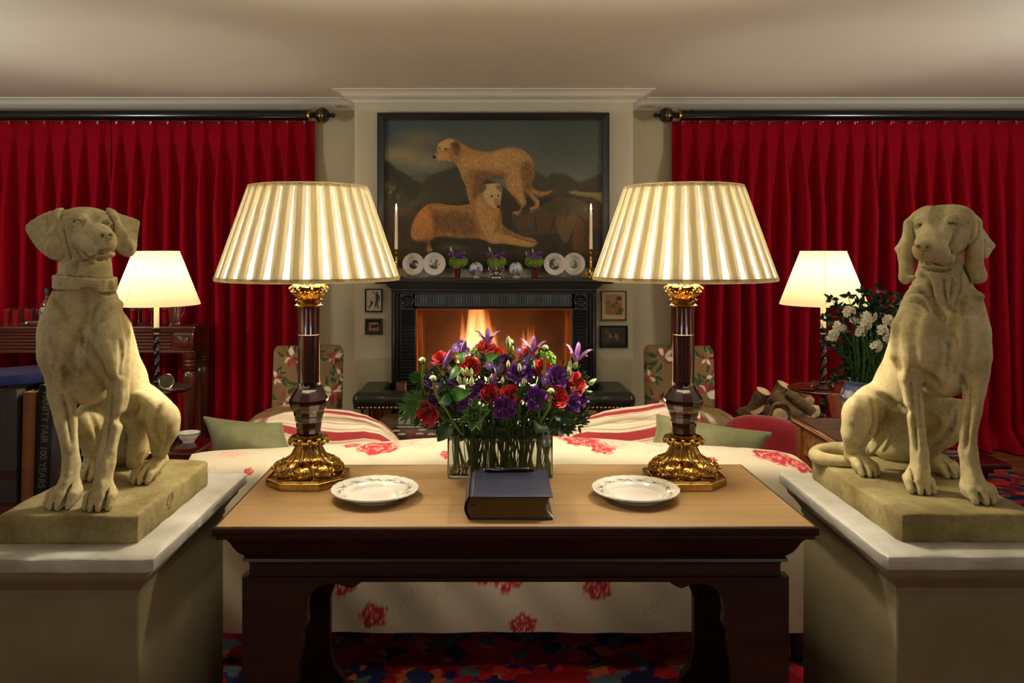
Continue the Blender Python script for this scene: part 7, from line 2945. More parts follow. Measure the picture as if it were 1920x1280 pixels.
b = thing('bottle_opener', 'chrome ring handled opener standing beside the bottle on the console', 'opener', (at(76, 0, 5.46).x, 5.46, ZC + .0006))
MB().tube([(-.012, 0, 0), (-.010, 0, .085)], .005, 8).tube([(.004, 0, 0), (.006, 0, .085)], .005, 8).build('arm', ch, b, 60)
for s in (-1, 1):
	MB().tube([(s * .012 - .002 + .013 * math.cos(a), 0, .100 + .013 * math.sin(a)) for a in np.linspace(0, 2 * PI, 14)], .0028, 6).build('ring_handle', ch, b, 60)
MB().box(-.006, .003, .006, .02, 0, .095, .002).build('black_body', gb, b)
b = thing('wooden_tray', 'small dark wooden block lying beside the third red tumbler', 'tray', (at(66, 0, 5.43).x, 5.43, ZC + .0006))
MB().box(-.05, .06, -.02, .03, 0, .036, .004).build('block_body', mahog, b)
MB().lathe([(.001, 0), (.009, 0), (.009, .012), (.001, .014)], 12, M=T(-.045, -.02, .020) @ RX(PI / 2)).build('brass_end', silver, b, 60)
wg = [(247, 5.46), (260, 5.56), (269, 5.66), (284, 5.48), (308, 5.58)]
names = ['wine glass standing nearest the collared dog statue on the console', 'wine glass standing second from the collared dog statue on the console', 'wine glass standing farthest back between two others on the console',
		 'wine glass standing directly behind the cream lamp tube on the console', 'wine glass standing beside the clear water jug on the console']
wme = []
for prof in ([(.001, .088), (.012, .090), (.026, .104), (.033, .130), (.030, .165), (.0290, .165), (.0315, .130), (.025, .106), (.012, .0925), (.001, .091)], [(.001, 0), (.034, 0), (.034, .002), (.008, .005), (.004, .012), (.0035, .08), (.008, .088), (.001, .088)]):
	wme.append(MB().lathe(prof, 24).mesh('p', 50))
	wme[-1].materials.append(glass)
for (px, D), lb in zip(wg, names):
	t = thing('wine_glass', lb, 'glass', (at(px, 0, D).x, D, ZC + .0006), 0, 'wine glasses on the console')
	link('bowl', wme[0], t)
	link('stem', wme[1], t)
t = thing('water_jug', 'clear glass jug with handle at the end of the console', 'jug', (at(328, 0, 5.46).x, 5.46, ZC + .0006))
MB().lathe([(.001, 0), (.032, 0), (.036, .006), (.030, .016), (.038, .03), (.050, .15), (.0485, .15), (.0355, .032), (.001, .024)], 32).build('jug_body', glass, t, 50)
MB().tube([(.045, 0, .13), (.066, 0, .125), (.064, 0, .09), (.042, 0, .055)], .005, 8).build('handle', glass, t, 60)

# ---------------------------------------------------------------- tall books beside the collared dog statue
bt = thing('book_table', 'dark red wooden side table holding the tall books', 'table', (-1.70, 2.68, 0))
MB().box(-.38, .365, -.27, .27, .672, .700, .006).build('table_top', mahog, bt)
MB().box(-.35, .33, -.24, .24, .60, .672).build('apron', mahog, bt)
for x in (-.33, .31):
	for y in (-.22, .22):
		MB().box(x - .022, x + .022, y - .022, y + .022, 0, .60, .004).build('leg', mahog_v, bt)


def upright_book(label, x0, x1, y0, h, depth, cover, lean=0.0, group=None, z=.7006, pages=True):
	w = x1 - x0
	t = thing('book', label, 'book', ((x0 + x1) / 2, y0, z), 0, group)
	t.rotation_euler = (0, lean, 0)
	MB().box(-w / 2, -w / 2 + .003, 0, depth, 0, h, .001).build('cover', cover, t)
	MB().box(w / 2 - .003, w / 2, 0, depth, 0, h, .001).build('cover', cover, t)
	MB().loft([[(-w / 2, .003, z_), (-w / 2 + .002, 0, z_), (-w / 4, -.003, z_), (w / 4, -.003, z_), (w / 2 - .002, 0, z_), (w / 2, .003, z_)] for z_ in (0, h)], True).build('spine', cover, t, 40)
	MB().box(-w / 2 + .003, w / 2 - .003, .004, depth - .004, .003, h - .003).build('page_block', page, t)
	return t


gd = mat('grey_cloth_cover', rgb(62, 58, 56), .6, bump=(300, .2, .0005))
b1 = upright_book('tall charcoal book with a dark red spine label, at the end of the row', -1.545, -1.461, 2.45, .345, .235, gd)
MB().box(-.0415, .0415, -.0036, -.0028, .072, .100).build('spine_label', mat('maroon_label', rgb(66, 26, 24), .5), b1)
m = MB()
rnd = random.Random(9)
for i in range(15):
	if i == 3:
		continue
	z_ = .308 - i * .0050
	m.tube([(.001, -.0037, z_), (.0055, -.0037, z_ - .0002)], .00035, 4)
	if i % 3 != 1:
		m.tube([(.001 + .0045 * (i % 2), -.0037, z_), (.001 + .0045 * (i % 2), -.0037, z_ - .0026)], .00035, 4)
	else:
		m.tube([(.0055, -.0037, z_), (.001, -.0037, z_ - .003)], .00035, 4)
tag(m.build('worn_title', mat('dim_letter', rgb(120, 116, 108), .6), b1, 60), kind='stuff')
upright_book('tall tan leather book standing beside the charcoal one', -1.455, -1.416, 2.46, .336, .23, mat('tan_leather', rgb(164, 104, 48), .55, noise=(12, rgb(130, 78, 34), 1.2)), .022)
b3 = upright_book('tall black book with its title down the spine, beside the tan one', -1.411, -1.364, 2.45, .360, .24, mat('black_cloth_cover', rgb(18, 18, 20), .5), .05)
try:
	_f = None
except Exception:
	pass
text('VANITY FAIR 100 YEARS', .0300, mat('dull_gold_lettering', rgb(128, 116, 88), .5), b3, T(.001, -.0037, .196) @ RX(PI / 2) @ RZ(-PI / 2), space=1.0, length=.300)
b4 = upright_book('tall dark slate book with pale photographs on its spine, nearest the dog foreleg', -1.347, -1.312, 2.58, .33, .20, mat('slate_cover', rgb(30, 34, 38), .35, coat=.3), .05, z=.7606)
for z_, h_, c_ in ((.24, .05, (150, 150, 140)), (.15, .07, (120, 120, 112)), (.05, .03, (170, 166, 150)), (.30, .012, (140, 140, 130))):
	MB().box(-.002, .008, -.0042, -.0034, z_, z_ + h_).build('pale_photo', mat('photo_%d' % c_[0], rgb(*c_), .4), b4)
b5 = thing('book', 'blue covered book lying askew on top of the tall books', 'book', (-1.47, 2.585, 1.0600), math.radians(38))
bl_ = mat('blue_jacket', rgb(34, 42, 96), .5, noise=(18, rgb(20, 24, 60), 1.4), spec=.3)
MB().box(-.15, .15, -.10, .10, 0, .003, .001).build('cover', bl_, b5)
MB().box(-.15, .15, -.10, .10, .027, .030, .001).build('cover', bl_, b5)
MB().box(-.15, .15, -.101, -.097, 0, .030, .001).build('spine', bl_, b5)
MB().box(-.147, .147, -.097, .096, .003, .027).build('page_block', page, b5)

# ---------------------------------------------------------------- red lacquer side table with bowl
rt = thing('red_table', 'low dark red lacquer table behind the collared dog statue', 'table', (-1.70, 3.80, 0))
rl = mat('red_lacquer', rgb(56, 12, 16), .18, coat=.5)
MB().box(-.34, .33, -.16, .16, .515, .545, .008).build('table_top', rl, rt)
for x in (-.30, .29):
	for y in (-.12, .12):
		MB().box(x - .02, x + .02, y - .02, y + .02, 0, .515, .004).build('leg', rl, rt)
c = at(354, 0, 3.86)
bw_ = thing('porcelain_bowl', 'white bowl with patterned rim on the low dark red table', 'bowl', (c.x, 3.86, .5456))
MB().lathe([(.001, .004), (.022, .004), (.024, 0), (.027, 0), (.028, .006), (.040, .018), (.052, .040), (.053, .046), (.051, .046), (.038, .020), (.001, .010)], 44).build('bowl_body', porc, bw_, 50)
MB().lathe([(.0525, .0405), (.0538, .0462), (.0530, .0466)], 44, cap=False).build('patterned_rim', mat('rim_pattern', rgb(170, 160, 140), .3, noise=(160, rgb(80, 64, 50), 2)), bw_, 60)
bb = thing('black_box', 'narrow upright black box on the red table half hidden by the dog haunch', 'box', (at(329, 0, 3.90).x, 3.90, .5456))
MB().box(-.035, .018, -.02, .02, 0, .125, .002).build('box_body', gb, bb)
MB().box(-.0355, .0185, -.0205, .0205, .098, .100).build('lid_line', gold, bb)

# ---------------------------------------------------------------- red tub chairs
redf = mat('red_wool', rgb(156, 16, 34), .85, noise=(6, rgb(128, 8, 24), 1.0), sheen=.2, bump=(300, .2, .0008))


def tub_chair(x, y, rz, label, back_h, arm_h, r=.34):
	t = thing('tub_chair', label, 'chair', (x, y, 0), rz, 'red tub chairs')
	n = 40
	S = SDF((-r - .12, -r - .12, .13), (r + .12, r + .12, back_h + .04), .011)
	# wrap round back opening towards +x
	for i in range(n):
		a = math.radians(75 + 210 * i / (n - 1))
		q = abs(i / (n - 1) - .5) * 2
		h = arm_h + (back_h - arm_h) * math.cos(min(q, 1) * PI / 2) ** .9
		a2 = math.radians(75 + 210 * min(i + 1, n - 1) / (n - 1))
		X0, Y0 = r * math.cos(a), r * math.sin(a)
		S.cone((X0, Y0, .20), (X0 * 1.06, Y0 * 1.06, h - .055), .05, .055, k=.02)
	S.mesh('tub_back', redf, t)
	MB().lathe([(.001, .20), (r * .86, .20), (r * .88, .25), (r * .88, .40), (r * .80, .43), (.001, .445)], 40).build('seat_cushion', redf, t, 60)
	for k in range(4):
		a = PI / 4 + k * PI / 2
		MB().lathe([(.012, 0), (.020, .15), (.022, .20)], 12).build('leg', darkw, t, 50, T(.24 * math.cos(a), .24 * math.sin(a), 0))
	return t


tub_chair(1.455, 4.20, math.radians(60), 'red tub chair between the green cushion and the leather topped desk', .63, .46, .18)
tub_chair(-1.51, 4.27, math.radians(100), 'red tub chair beyond the low red table with the bowl', .50, .45, .21)

# ---------------------------------------------------------------- leather topped desk
dx0, dx1, dy0, dy1, dz = 1.335, 1.73, 3.12, 3.60, .72
dk_ = thing('leather_top_desk', 'wooden desk with dark red leather top and gilt burl side', 'desk', ((dx0 + dx1) / 2, (dy0 + dy1) / 2, 0))
I = T(-(dx0 + dx1) / 2, -(dy0 + dy1) / 2, 0)
ow = mat('orange_walnut', rgb(150, 84, 34), .3, wood=(3, rgb(104, 52, 20), .1, 'Z'), coat=.3)
MB().box(dx0, dx1, dy0, dy1, .695, .7195, .006).build('table_top', mahog, dk_, 30, I)
lt = mat('red_desk_leather', rgb(74, 20, 20), .5, noise=(8, rgb(54, 12, 12), 1), spec=.25)
MB().box(dx0 + .022, dx1 - .03, dy0 + .03, 3.345, .7195, .7215).build('leather_inset', lt, dk_, 30, I)
MB().box(dx0 + .022, dx1 - .03, 3.348, dy1 - .03, .7195, .7215).build('leather_inset', lt, dk_, 30, I)
m = MB()
m.box(dx0 - .001, dx0 + .004, dy0, dy1, .7155, .7205)
m.build('gilt_edge', gold, dk_, 30, I)
burl = mat('gilt_burl', rgb(176, 122, 50), .3, noise=(26, rgb(96, 56, 20), 1.6), coat=.4)
MB().box(dx0 + .02, dx0 + .04, dy0 + .08, dy1 - .10, .58, .695).build('burl_side', burl, dk_, 30, I)
MB().box(dx0 + .05, dx1 - .05, dy1 - .06, dy1 - .04, .60, .695).build('back_apron', mahog, dk_, 30, I)
for x in (dx0 + .03, dx1 - .05):
	for y in (dy0 + .05, dy1 - .07):
		MB().prism([(x - .022, y - .022), (x + .022, y - .022), (x + .022, y + .022), (x - .022, y + .022)], 0, .695).build('leg', ow, dk_, 30, I)

# ---------------------------------------------------------------- pot of white narcissi on the desk
potm = mat('blue_white_pot', rough=.12, vcol='Col', coat=.3)
pc = Vector((1.585, 3.40, .7221))
pot = thing('planter', 'blue and white porcelain planter on the leather topped desk', 'planter', pc)
n = 90
a = np.linspace(0, 2 * PI, n, endpoint=False)[None, :]
pp = np.array(catmull([(.055, 0), (.062, .01), (.082, .05), (.100, .10), (.104, .135), (.094, .165), (.085, .178), (.098, .192), (.104, .198), (.098, .198), (.080, .18)], 6, False))
R, Zz = pp[:, :1], pp[:, 1:2] + 0 * a
lobe = 1 + .02 * np.abs(np.cos(6 * a)) * np.clip((Zz - .15) / .04, 0, 1)
X, Y = R * lobe * np.cos(a), R * lobe * np.sin(a)
P = Paint(a * .10 + 0 * Zz, Zz, (170, 172, 176))
q = vnoise(a * 1.2 + 0 * Zz + 3, Zz * 12 + 3, .34, 6, 3)
P.mix(np.clip((q - .52) * 9, 0, 1) * .85 * (Zz < .165), (44, 56, 108))
P.mix(np.clip((np.sin(a * 24) * .012 + .150 - np.abs(Zz - .19) * 4), 0, .02) * 40 * (Zz > .16), (48, 56, 104))
npgrid('pot_body', np.stack([X, Y, Zz], -1), potm, pot, P.C, closed_u=True)
MB().lathe([(.001, .165), (.090, .165)], 24, cap=False).build('soil', mat('soil', rgb(40, 28, 18), .9), pot, 60)
whitep = mat('white_petal', rgb(226, 218, 190), .6)
darkleaf = mat('dark_leaf', rgb(22, 42, 14), .4, noise=(30, rgb(34, 60, 20), 1))
pl = thing('narcissus_plant', 'white narcissi with dark trailing foliage growing from the blue and white planter', 'plant', pc + Vector((0, 0, .166)))
rnd = random.Random(8)
A = lambda x, y, D: at(x, y, D) - pc - Vector((0, 0, .166))
heads = [(1573, 612, 3.30), (1590, 584, 3.32), (1612, 620, 3.30), (1630, 592, 3.28), (1652, 622, 3.26), (1640, 648, 3.26), (1662, 600, 3.3), (1685, 572, 3.36), (1606, 598, 3.36), (1560, 628, 3.34), (1668, 632, 3.3), (1622, 606, 3.26)]
for (x, y, D) in heads:
	m = MB()
	c = A(x, y, D)
	for k in range(9):
		d = Vector((rnd.uniform(-1, 1), -1.0 + rnd.uniform(-.4, .6), rnd.uniform(-.7, .8))).normalized()
		p = c + Vector((d.x * .026, d.y * .020, d.z * .026))
		petals_mb(m, p, d, 6, .0155, .0058, .15, tw=rnd.random())
		Q = d.to_track_quat('Z', 'Y').to_matrix().to_4x4()
		m.lathe([(.003, 0), (.0045, .004), (.0038, .004)], 8, M=T(*p) @ Q, cap=False)
	m.build('flower_head', whitep, pl, 60)
	s0 = Vector((rnd.uniform(-.04, .05), rnd.uniform(-.04, .04), 0))
	MB().tube([tuple(s0), tuple(s0.lerp(c, .5) + Vector((rnd.uniform(-.01, .01), 0, .02))), tuple(c)], .0028, 5).build('stem', leafg, pl, 60)


def leaf_blade(mb, base, tip, w, bend=.02, n=6, up=Vector((0, -1, 0))):
	b, t_ = Vector(base), Vector(tip)
	d = t_ - b
	s = d.cross(up)
	if s.length < 1e-6:
		s = Vector((1, 0, 0))
	s.normalize()
	nn = s.cross(d).normalized()
	vs, fs = [], []
	for j in range(n + 1):
		q = j / n
		c = b + d * q + nn * bend * math.sin(PI * q)
		ww = w * math.sin(PI * (.06 + .94 * q)) ** .75 if j < n else .0004
		vs += [c - s * ww, c - nn * ww * .28, c + s * ww]
	for j in range(n):
		for k in range(2):
			fs.append((j * 3 + k, j * 3 + k + 1, j * 3 + k + 4, j * 3 + k + 3))
	mb.add(vs, fs)


m = MB()
for i in range(46):
	s0 = Vector((rnd.uniform(-.06, .06), rnd.uniform(-.05, .05), 0))
	tip = s0 + Vector((rnd.gauss(.03, .07), rnd.uniform(-.08, .06), rnd.uniform(.16, .36)))
	leaf_blade(m, s0, tip, .0055, rnd.uniform(-.03, .03))
m.build('strap_leaves', leafg, pl, 60)
pl.children[-1]['kind'] = 'stuff'
m = MB()
ends = [(1560, 560), (1590, 556), (1620, 548), (1648, 542), (1668, 552), (1690, 560), (1700, 590), (1676, 590), (1550, 640), (1545, 590), (1640, 575), (1610, 570), (1655, 570), (1600, 655), (1625, 670), (1650, 680), (1680, 640), (1590, 690), (1612, 700), (1640, 700), (1570, 690), (1700, 620), (1560, 715), (1690, 560), (1635, 556), (1582, 575), (1660, 612), (1636, 636)]
for (x, y) in ends:
	c = A(x, y, rnd.uniform(3.32, 3.48))
	s0 = Vector((rnd.uniform(-.03, .05), rnd.uniform(-.02, .05), .02))
	mid = s0.lerp(c, .5) + Vector((rnd.uniform(-.02, .02), rnd.uniform(0, .03), .04))
	pts = [s0.lerp(mid, t).lerp(mid.lerp(c, t), t) for t in np.linspace(0, 1, 9)]
	m.tube(pts, .0014, 4)
	for p in pts[1:]:
		for q in range(7):
			d = Vector((rnd.uniform(-1, 1), rnd.uniform(-1, .6), rnd.uniform(-.6, 1))).normalized()
			leaf_blade(m, p + d * .002, p + d * rnd.uniform(.022, .042), rnd.uniform(.005, .010), .004, 4)
m.build('trailing_foliage', darkleaf, pl, 60)
pl.children[-1]['kind'] = 'stuff'

# ---------------------------------------------------------------- low lacquer table at the far side of the desk
lw = thing('lacquer_table', 'low dark red glossy table on the rug beyond the drooping eared dog statue', 'table', (2.16, 3.96, 0))
MB().box(-.32, .31, -.15, .16, .425, .45, .006).build('table_top', rl, lw)
MB().box(-.26, .25, -.11, .12, .395, .425, .004).build('apron', darkw, lw)
for x in (-.22, .20):
	MB().prism([(x - .035, .06), (x + .035, .06), (x + .030, .12), (x + .022, .20), (x + .022, .30), (x + .040, .395), (x - .040, .395), (x - .022, .30), (x - .022, .20), (x - .030, .12)], -.08, .08, axis='Y').build('leg', darkw, lw)
	MB().box(x - .045, x + .045, -.12, .12, 0, .06, .01).build('foot', darkw, lw)
c = at(1779, 0, 3.99)
sb = thing('silver_box', 'small silver box on the low glossy red table seen between the dog legs', 'box', (c.x, 3.99, .4506))
MB().box(-.03, .03, -.03, .03, 0, .022, .003).build('box_body', silver, sb)
MB().box(-.031, .031, -.031, .031, .0225, .028, .002).build('lid', silver, sb)

# ---------------------------------------------------------------- log basket
bx_, by_ = 1.87, 5.22
bk = thing('log_basket', 'round wicker basket heaped with split logs by the red curtain', 'basket', (bx_, by_, 0))
wick = mat('wicker', rgb(128, 88, 52), .75, noise=(40, rgb(82, 52, 30), 1.3))
m = MB()
nrow = 17
for j in range(nrow):
	z = .02 + j * .0235
	r = .215 + .055 * (j / nrow)
	pts = [((r + .006 * math.sin(18 * a_ + j * PI)) * math.cos(a_), (r + .006 * math.sin(18 * a_ + j * PI)) * math.sin(a_), z) for a_ in np.linspace(0, 2 * PI, 73)]
	m.tube(pts, .0115, 6, cap=False)
m.build('woven_side', wick, bk, 60)
bk.children[-1]['kind'] = 'stuff'
MB().lathe([(.001, .005), (.21, .005), (.215, .02), (.001, .02)], 36).build('basket_base', wick, bk)
rope = mat('rope', rgb(150, 128, 96), .8, noise=(60, rgb(100, 80, 56), 1.4))
c0, c1 = at(1444, 778, 4.98) - Vector((bx_, by_, 0)), at(1482, 782, 4.98) - Vector((bx_, by_, 0))
cm_ = at(1462, 757, 4.93) - Vector((bx_, by_, 0))
MB().tube(catmull([tuple(c0), tuple(c0.lerp(cm_, .6) + Vector((-.01, 0, .02))), tuple(cm_), tuple(c1.lerp(cm_, .6) + Vector((.01, 0, .02))), tuple(c1)], 6, False).tolist(), .012, 8).build('rope_handle', rope, bk, 60)
L_ = [((1408, 775, 5.10), (1432, 733, 5.02), .042, 'upright log with a pale cut end at the outer side of the basket heap'),
	  ((1440, 795, 5.22), (1418, 762, 5.05), .052, 'short fat bark covered log low in the basket behind the upright one'),
	  ((1450, 742, 5.16), (1512, 792, 5.02), .048, 'long dark log slanting down across the middle of the basket'),
	  ((1473, 722, 5.28), (1452, 760, 5.32), .058, 'thick pale barked log at the top of the heap'),
	  ((1478, 735, 5.10), (1524, 776, 5.02), .034, 'thin dark log slanting under the round table edge'),
	  ((1492, 728, 5.26), (1517, 753, 5.12), .040, 'log with a small round cut end below the round table'),
	  ((1505, 768, 5.25), (1528, 770, 5.05), .042, 'log whose big pale cut end faces the room at the basket side'),
	  ((1480, 800, 5.2), (1462, 778, 4.99), .046, 'log with pale cut end seen through the rope handle'),
	  ((1500, 796, 5.2), (1520, 785, 5.00), .034, 'lowest log whose half cut end shows above the desk')]
for i, (p, q, r, lb) in enumerate(L_):
	log('split_log', lb, at(*p), at(*q), r, barkm, cutm, 60 + i, group='logs in the basket')
mat('orange_bark', rgb(176, 104, 58), .8, noise=(9, rgb(120, 50, 34), 1.5), bump=(26, .6, .01))
log('split_log', 'large orange toned log standing behind the planter', at(1596, 812, 4.25), at(1578, 738, 4.30), .080, mat('orange_bark', rgb(176, 104, 58), .8, noise=(9, rgb(120, 50, 34), 1.5), bump=(26, .6, .01)), MATS['orange_bark'], 77)

# ================================================================ glass vase and bouquet
vx0, vx1, vy0, vy1 = at(838.5, 0, 2.494).x, at(1037, 0, 2.494).x, 2.494, 2.612
vz = .7606
VC = Vector(((vx0 + vx1) / 2, (vy0 + vy1) / 2, vz))
vs_ = thing('glass_vase', 'clear rectangular glass vase of water holding the bouquet on the oak table', 'vase', VC)
W2, D2, HV_ = (vx1 - vx0) / 2, (vy1 - vy0) / 2, .165


def rr(w, d, r, n=5):
	pts = []
	for cx, cy, a0 in ((w - r, -d + r, -PI / 2), (w - r, d - r, 0), (-w + r, d - r, PI / 2), (-w + r, -d + r, PI)):
		for i in range(n):
			a = a0 + PI / 2 * i / (n - 1)
			pts.append((cx + r * math.cos(a), cy + r * math.sin(a)))
	return pts


tk = .0042
rings = []
for ins, z, r in ((.004, 0, .010), (0, .003, .012), (0, HV_ - .002, .012), (.001, HV_, .011), (tk - .001, HV_, .009), (tk, HV_ - .002, .008), (tk, .012, .008), (tk + .004, .008, .006)):
	rings.append([(x, y, z) for x, y in rr(W2 - ins, D2 - ins, r)])
MB().loft(rings, True).build('vase_glass', glass, vs_, 40)
water = mat('water', (.86, .94, .84), .0, trans=1.0, ior=1.33)
wr = [[(x, y, z) for x, y in rr(W2 - tk - .0005, D2 - tk - .0005, .0075)] for z in (.0125, .118)]
MB().loft(wr, True).build('water', water, vs_, 30)

redp = mat('red_petal', rgb(190, 8, 22), .5, noise=(60, rgb(150, 0, 14), 1.1), sheen=.15)
scarp = mat('scarlet_petal', rgb(206, 22, 18), .5, noise=(60, rgb(160, 6, 10), 1.1), sheen=.15)
purp2 = mat('purple_petal', rgb(110, 24, 134), .5, noise=(60, rgb(66, 10, 96), 1.1), sheen=.15)
lilacp = mat('lilac_petal', rgb(172, 118, 176), .5, noise=(70, rgb(120, 66, 132), 1.3))
asterp = mat('aster_petal', rgb(138, 92, 196), .5)
yel = mat('yellow_disc', rgb(206, 196, 60), .6)
budp = mat('bud_green', rgb(176, 196, 112), .5, noise=(50, rgb(210, 218, 160), 1.1))
stemm = mat('stem_green', rgb(96, 122, 34), .45)
stemd = mat('stem_dark_green', rgb(54, 84, 22), .45)
vleaf = mat('bright_leaf', rgb(66, 110, 36), .4, noise=(30, rgb(40, 78, 22), 1.1))
dleaf = mat('deep_leaf', rgb(34, 62, 22), .38, noise=(30, rgb(20, 44, 14), 1.1))
cream_edge = mat('cream_leaf_edge', rgb(196, 206, 150), .5)
FRND = random.Random(21)


def petal(mb, A, L, w, cup, flare, th0, nj=6, ni=8, ruff=0.0, ph=0):
	"""broad curved petal wrapping round the +z axis; A matrix at flower base"""
	vs, fs = [], []
	for j in range(nj + 1):
		t = j / nj
		r = th0 + cup * math.sin(min(1, t * 1.25) * PI / 2) + flare * t ** 5
		z = L * t - abs(flare) * .5 * t ** 6
		ww = w * (.35 + .65 * math.sin(min(1, t * 1.5) * PI / 2))
		for i in range(ni + 1):
			u = (i / ni - .5) * 2
			ang = max(-1.7, min(1.7, u * ww / max(r, .003)))
			rr_ = r + ruff * math.sin(u * 4 + ph) * t * t
			edge = u * u * u * u * L * .30 * t + u * u * L * .05 * t
			vs.append((rr_ * math.cos(ang), rr_ * math.sin(ang), z - edge + ruff * .8 * math.cos(u * 6 + ph) * t ** 3))
	for j in range(nj):
		for i in range(ni):
			k = j * (ni + 1) + i
			fs.append((k, k + 1, k + ni + 2, k + ni + 1))
	mb.add(vs, fs, A)


def axis_matrix(p, d):
	return T(*p) @ Vector(d).normalized().to_track_quat('Z', 'Y').to_matrix().to_4x4()


def stem_to(t, c, d, seed, m=None, r=.0028):
	"""stem from bloom down into the vase; c in world space"""
	rn = random.Random(seed)
	foot = Vector((VC.x + max(-W2 + .022, min(W2 - .022, (c.x - VC.x) * .62 + rn.uniform(-.02, .02))), VC.y + rn.uniform(-D2 + .02, D2 - .02), vz + .016))
	neck = Vector((VC.x + max(-W2 + .012, min(W2 - .012, (c.x - VC.x) * .72)), VC.y + max(-D2 + .012, min(D2 - .012, (c.y - VC.y) * .5)), vz + HV_ + .005))
	pts = [foot, foot.lerp(neck, .5) + Vector((rn.uniform(-.006, .006), 0, 0)), neck, neck.lerp(c, .5) + Vector((0, 0, .012)), c - Vector(d).normalized() * .012]
	P3 = catmull([tuple(p - t.location) for p in pts], 4, False)
	MB().tube([tuple(p) for p in P3], r, 6).build('stem', m or stemm, t, 60)


def flower(name, label, px, py, D, group, cat='flower'):
	c = at(px, py, D)
	t = thing(name, label, cat, c, 0, group)
	return t, c


def rose_bloom(mb, R, d, open_=1.0, layers=5, seed=0, ruff=.001):
	rn = random.Random(seed)
	A0 = axis_matrix((0, 0, 0), d) @ T(0, 0, -R * .8)
	for l in range(layers):
		q = l / (layers - 1)
		n = (2, 3, 3, 4, 5, 5)[min(l, 5)]
		for i in range(n):
			a = 2 * PI * i / n + l * 1.9 + rn.uniform(-.15, .15)
			L = R * (1.50 - .42 * q * open_) * rn.uniform(.96, 1.04)
			cup = R * (.07 + .72 * q) * (.80 + .20 * open_)
			petal(mb, A0 @ RZ(a) @ T(0, 0, 0) @ RY(.05 + .10 * q * open_), L, cup * (1.25 if l else 1.6), cup, R * (.03 + .22 * q * open_), R * .03, ruff=ruff * (.5 + q), ph=rn.uniform(0, 6))


def rose(label, px, py, D, R, d, m=None, seed=0, open_=1.0, name='red_rose', group='red roses in the bouquet', sep=True, ruff=.001, layers=5):
	t, c = flower(name, label, px, py, D, group)
	mb = MB()
	rose_bloom(mb, R, d, open_, layers, seed, ruff)
	mb.build('bloom', m or redp, t, 60)
	s = MB()
	A0 = axis_matrix((0, 0, 0), d) @ T(0, 0, -R * .80)
	for i in range(5):
		leaf_blade(s, A0 @ Vector((R * .12 * math.cos(i * 1.257), R * .12 * math.sin(i * 1.257), 0)), A0 @ Vector((R * .85 * math.cos(i * 1.257), R * .85 * math.sin(i * 1.257), -R * .05)), R * .16, .002, 4)
	s.build('sepals', vleaf, t, 60)
	stem_to(t, c, d, seed + 100)
	return t


F_ = (0, -1, .35)
# red roses
rose('deep red rose drooping lowest at the bouquet edge, over the black picture book', 797, 777, 2.44, .035, (-.5, -.9, -.45), seed=1, open_=1.2, ruff=.004)
rose('upright oval red rose in the lower middle of the bouquet', 920, 740, 2.40, .031, (.0, -.8, .75), seed=2, open_=.55)
rose('round red rose right beside the upright oval one', 958, 741, 2.40, .0285, (.1, -.95, .35), seed=3)
rose('red rose low in the bouquet, beside the drooping green bud stem', 1046, 743, 2.42, .0305, (.35, -.9, .35), seed=4)
rose('large petalled red rose with a pointed open petal at the outer edge', 1083, 716, 2.47, .031, (.55, -.6, .55), seed=5, open_=1.3, ruff=.004)
rose('small dark red rose half hidden in the very middle of the bouquet', 944, 696, 2.46, .020, (0, -.9, .5), seed=6, open_=.6)
# scarlet ranunculus
for i, (px, py, D, R, d, lb) in enumerate(((911, 649, 2.50, .027, (0, -.55, .9), 'scarlet ranunculus standing highest in the bouquet'), (881, 686, 2.44, .030, (-.1, -.8, .6), 'wide scarlet ranunculus above the cluster of pale buds'),
								  (824, 670, 2.50, .022, (-.3, -.6, .7), 'scarlet ranunculus at the upper outer edge beside the drooping lilac clematis'), (930, 664, 2.54, .024, (.1, -.7, .6), 'scarlet ranunculus behind the highest one'),
								  (988, 664, 2.56, .023, (0, -.7, .7), 'pale scarlet ranunculus behind the purple asters'), (1016, 687, 2.47, .024, (.1, -.75, .6), 'scarlet ranunculus below the green guelder ball'))):
	rose(lb, px, py, D, R, d, scarp, 20 + i, 1.0, 'ranunculus', 'scarlet ranunculus in the bouquet', ruff=.0012, layers=6)
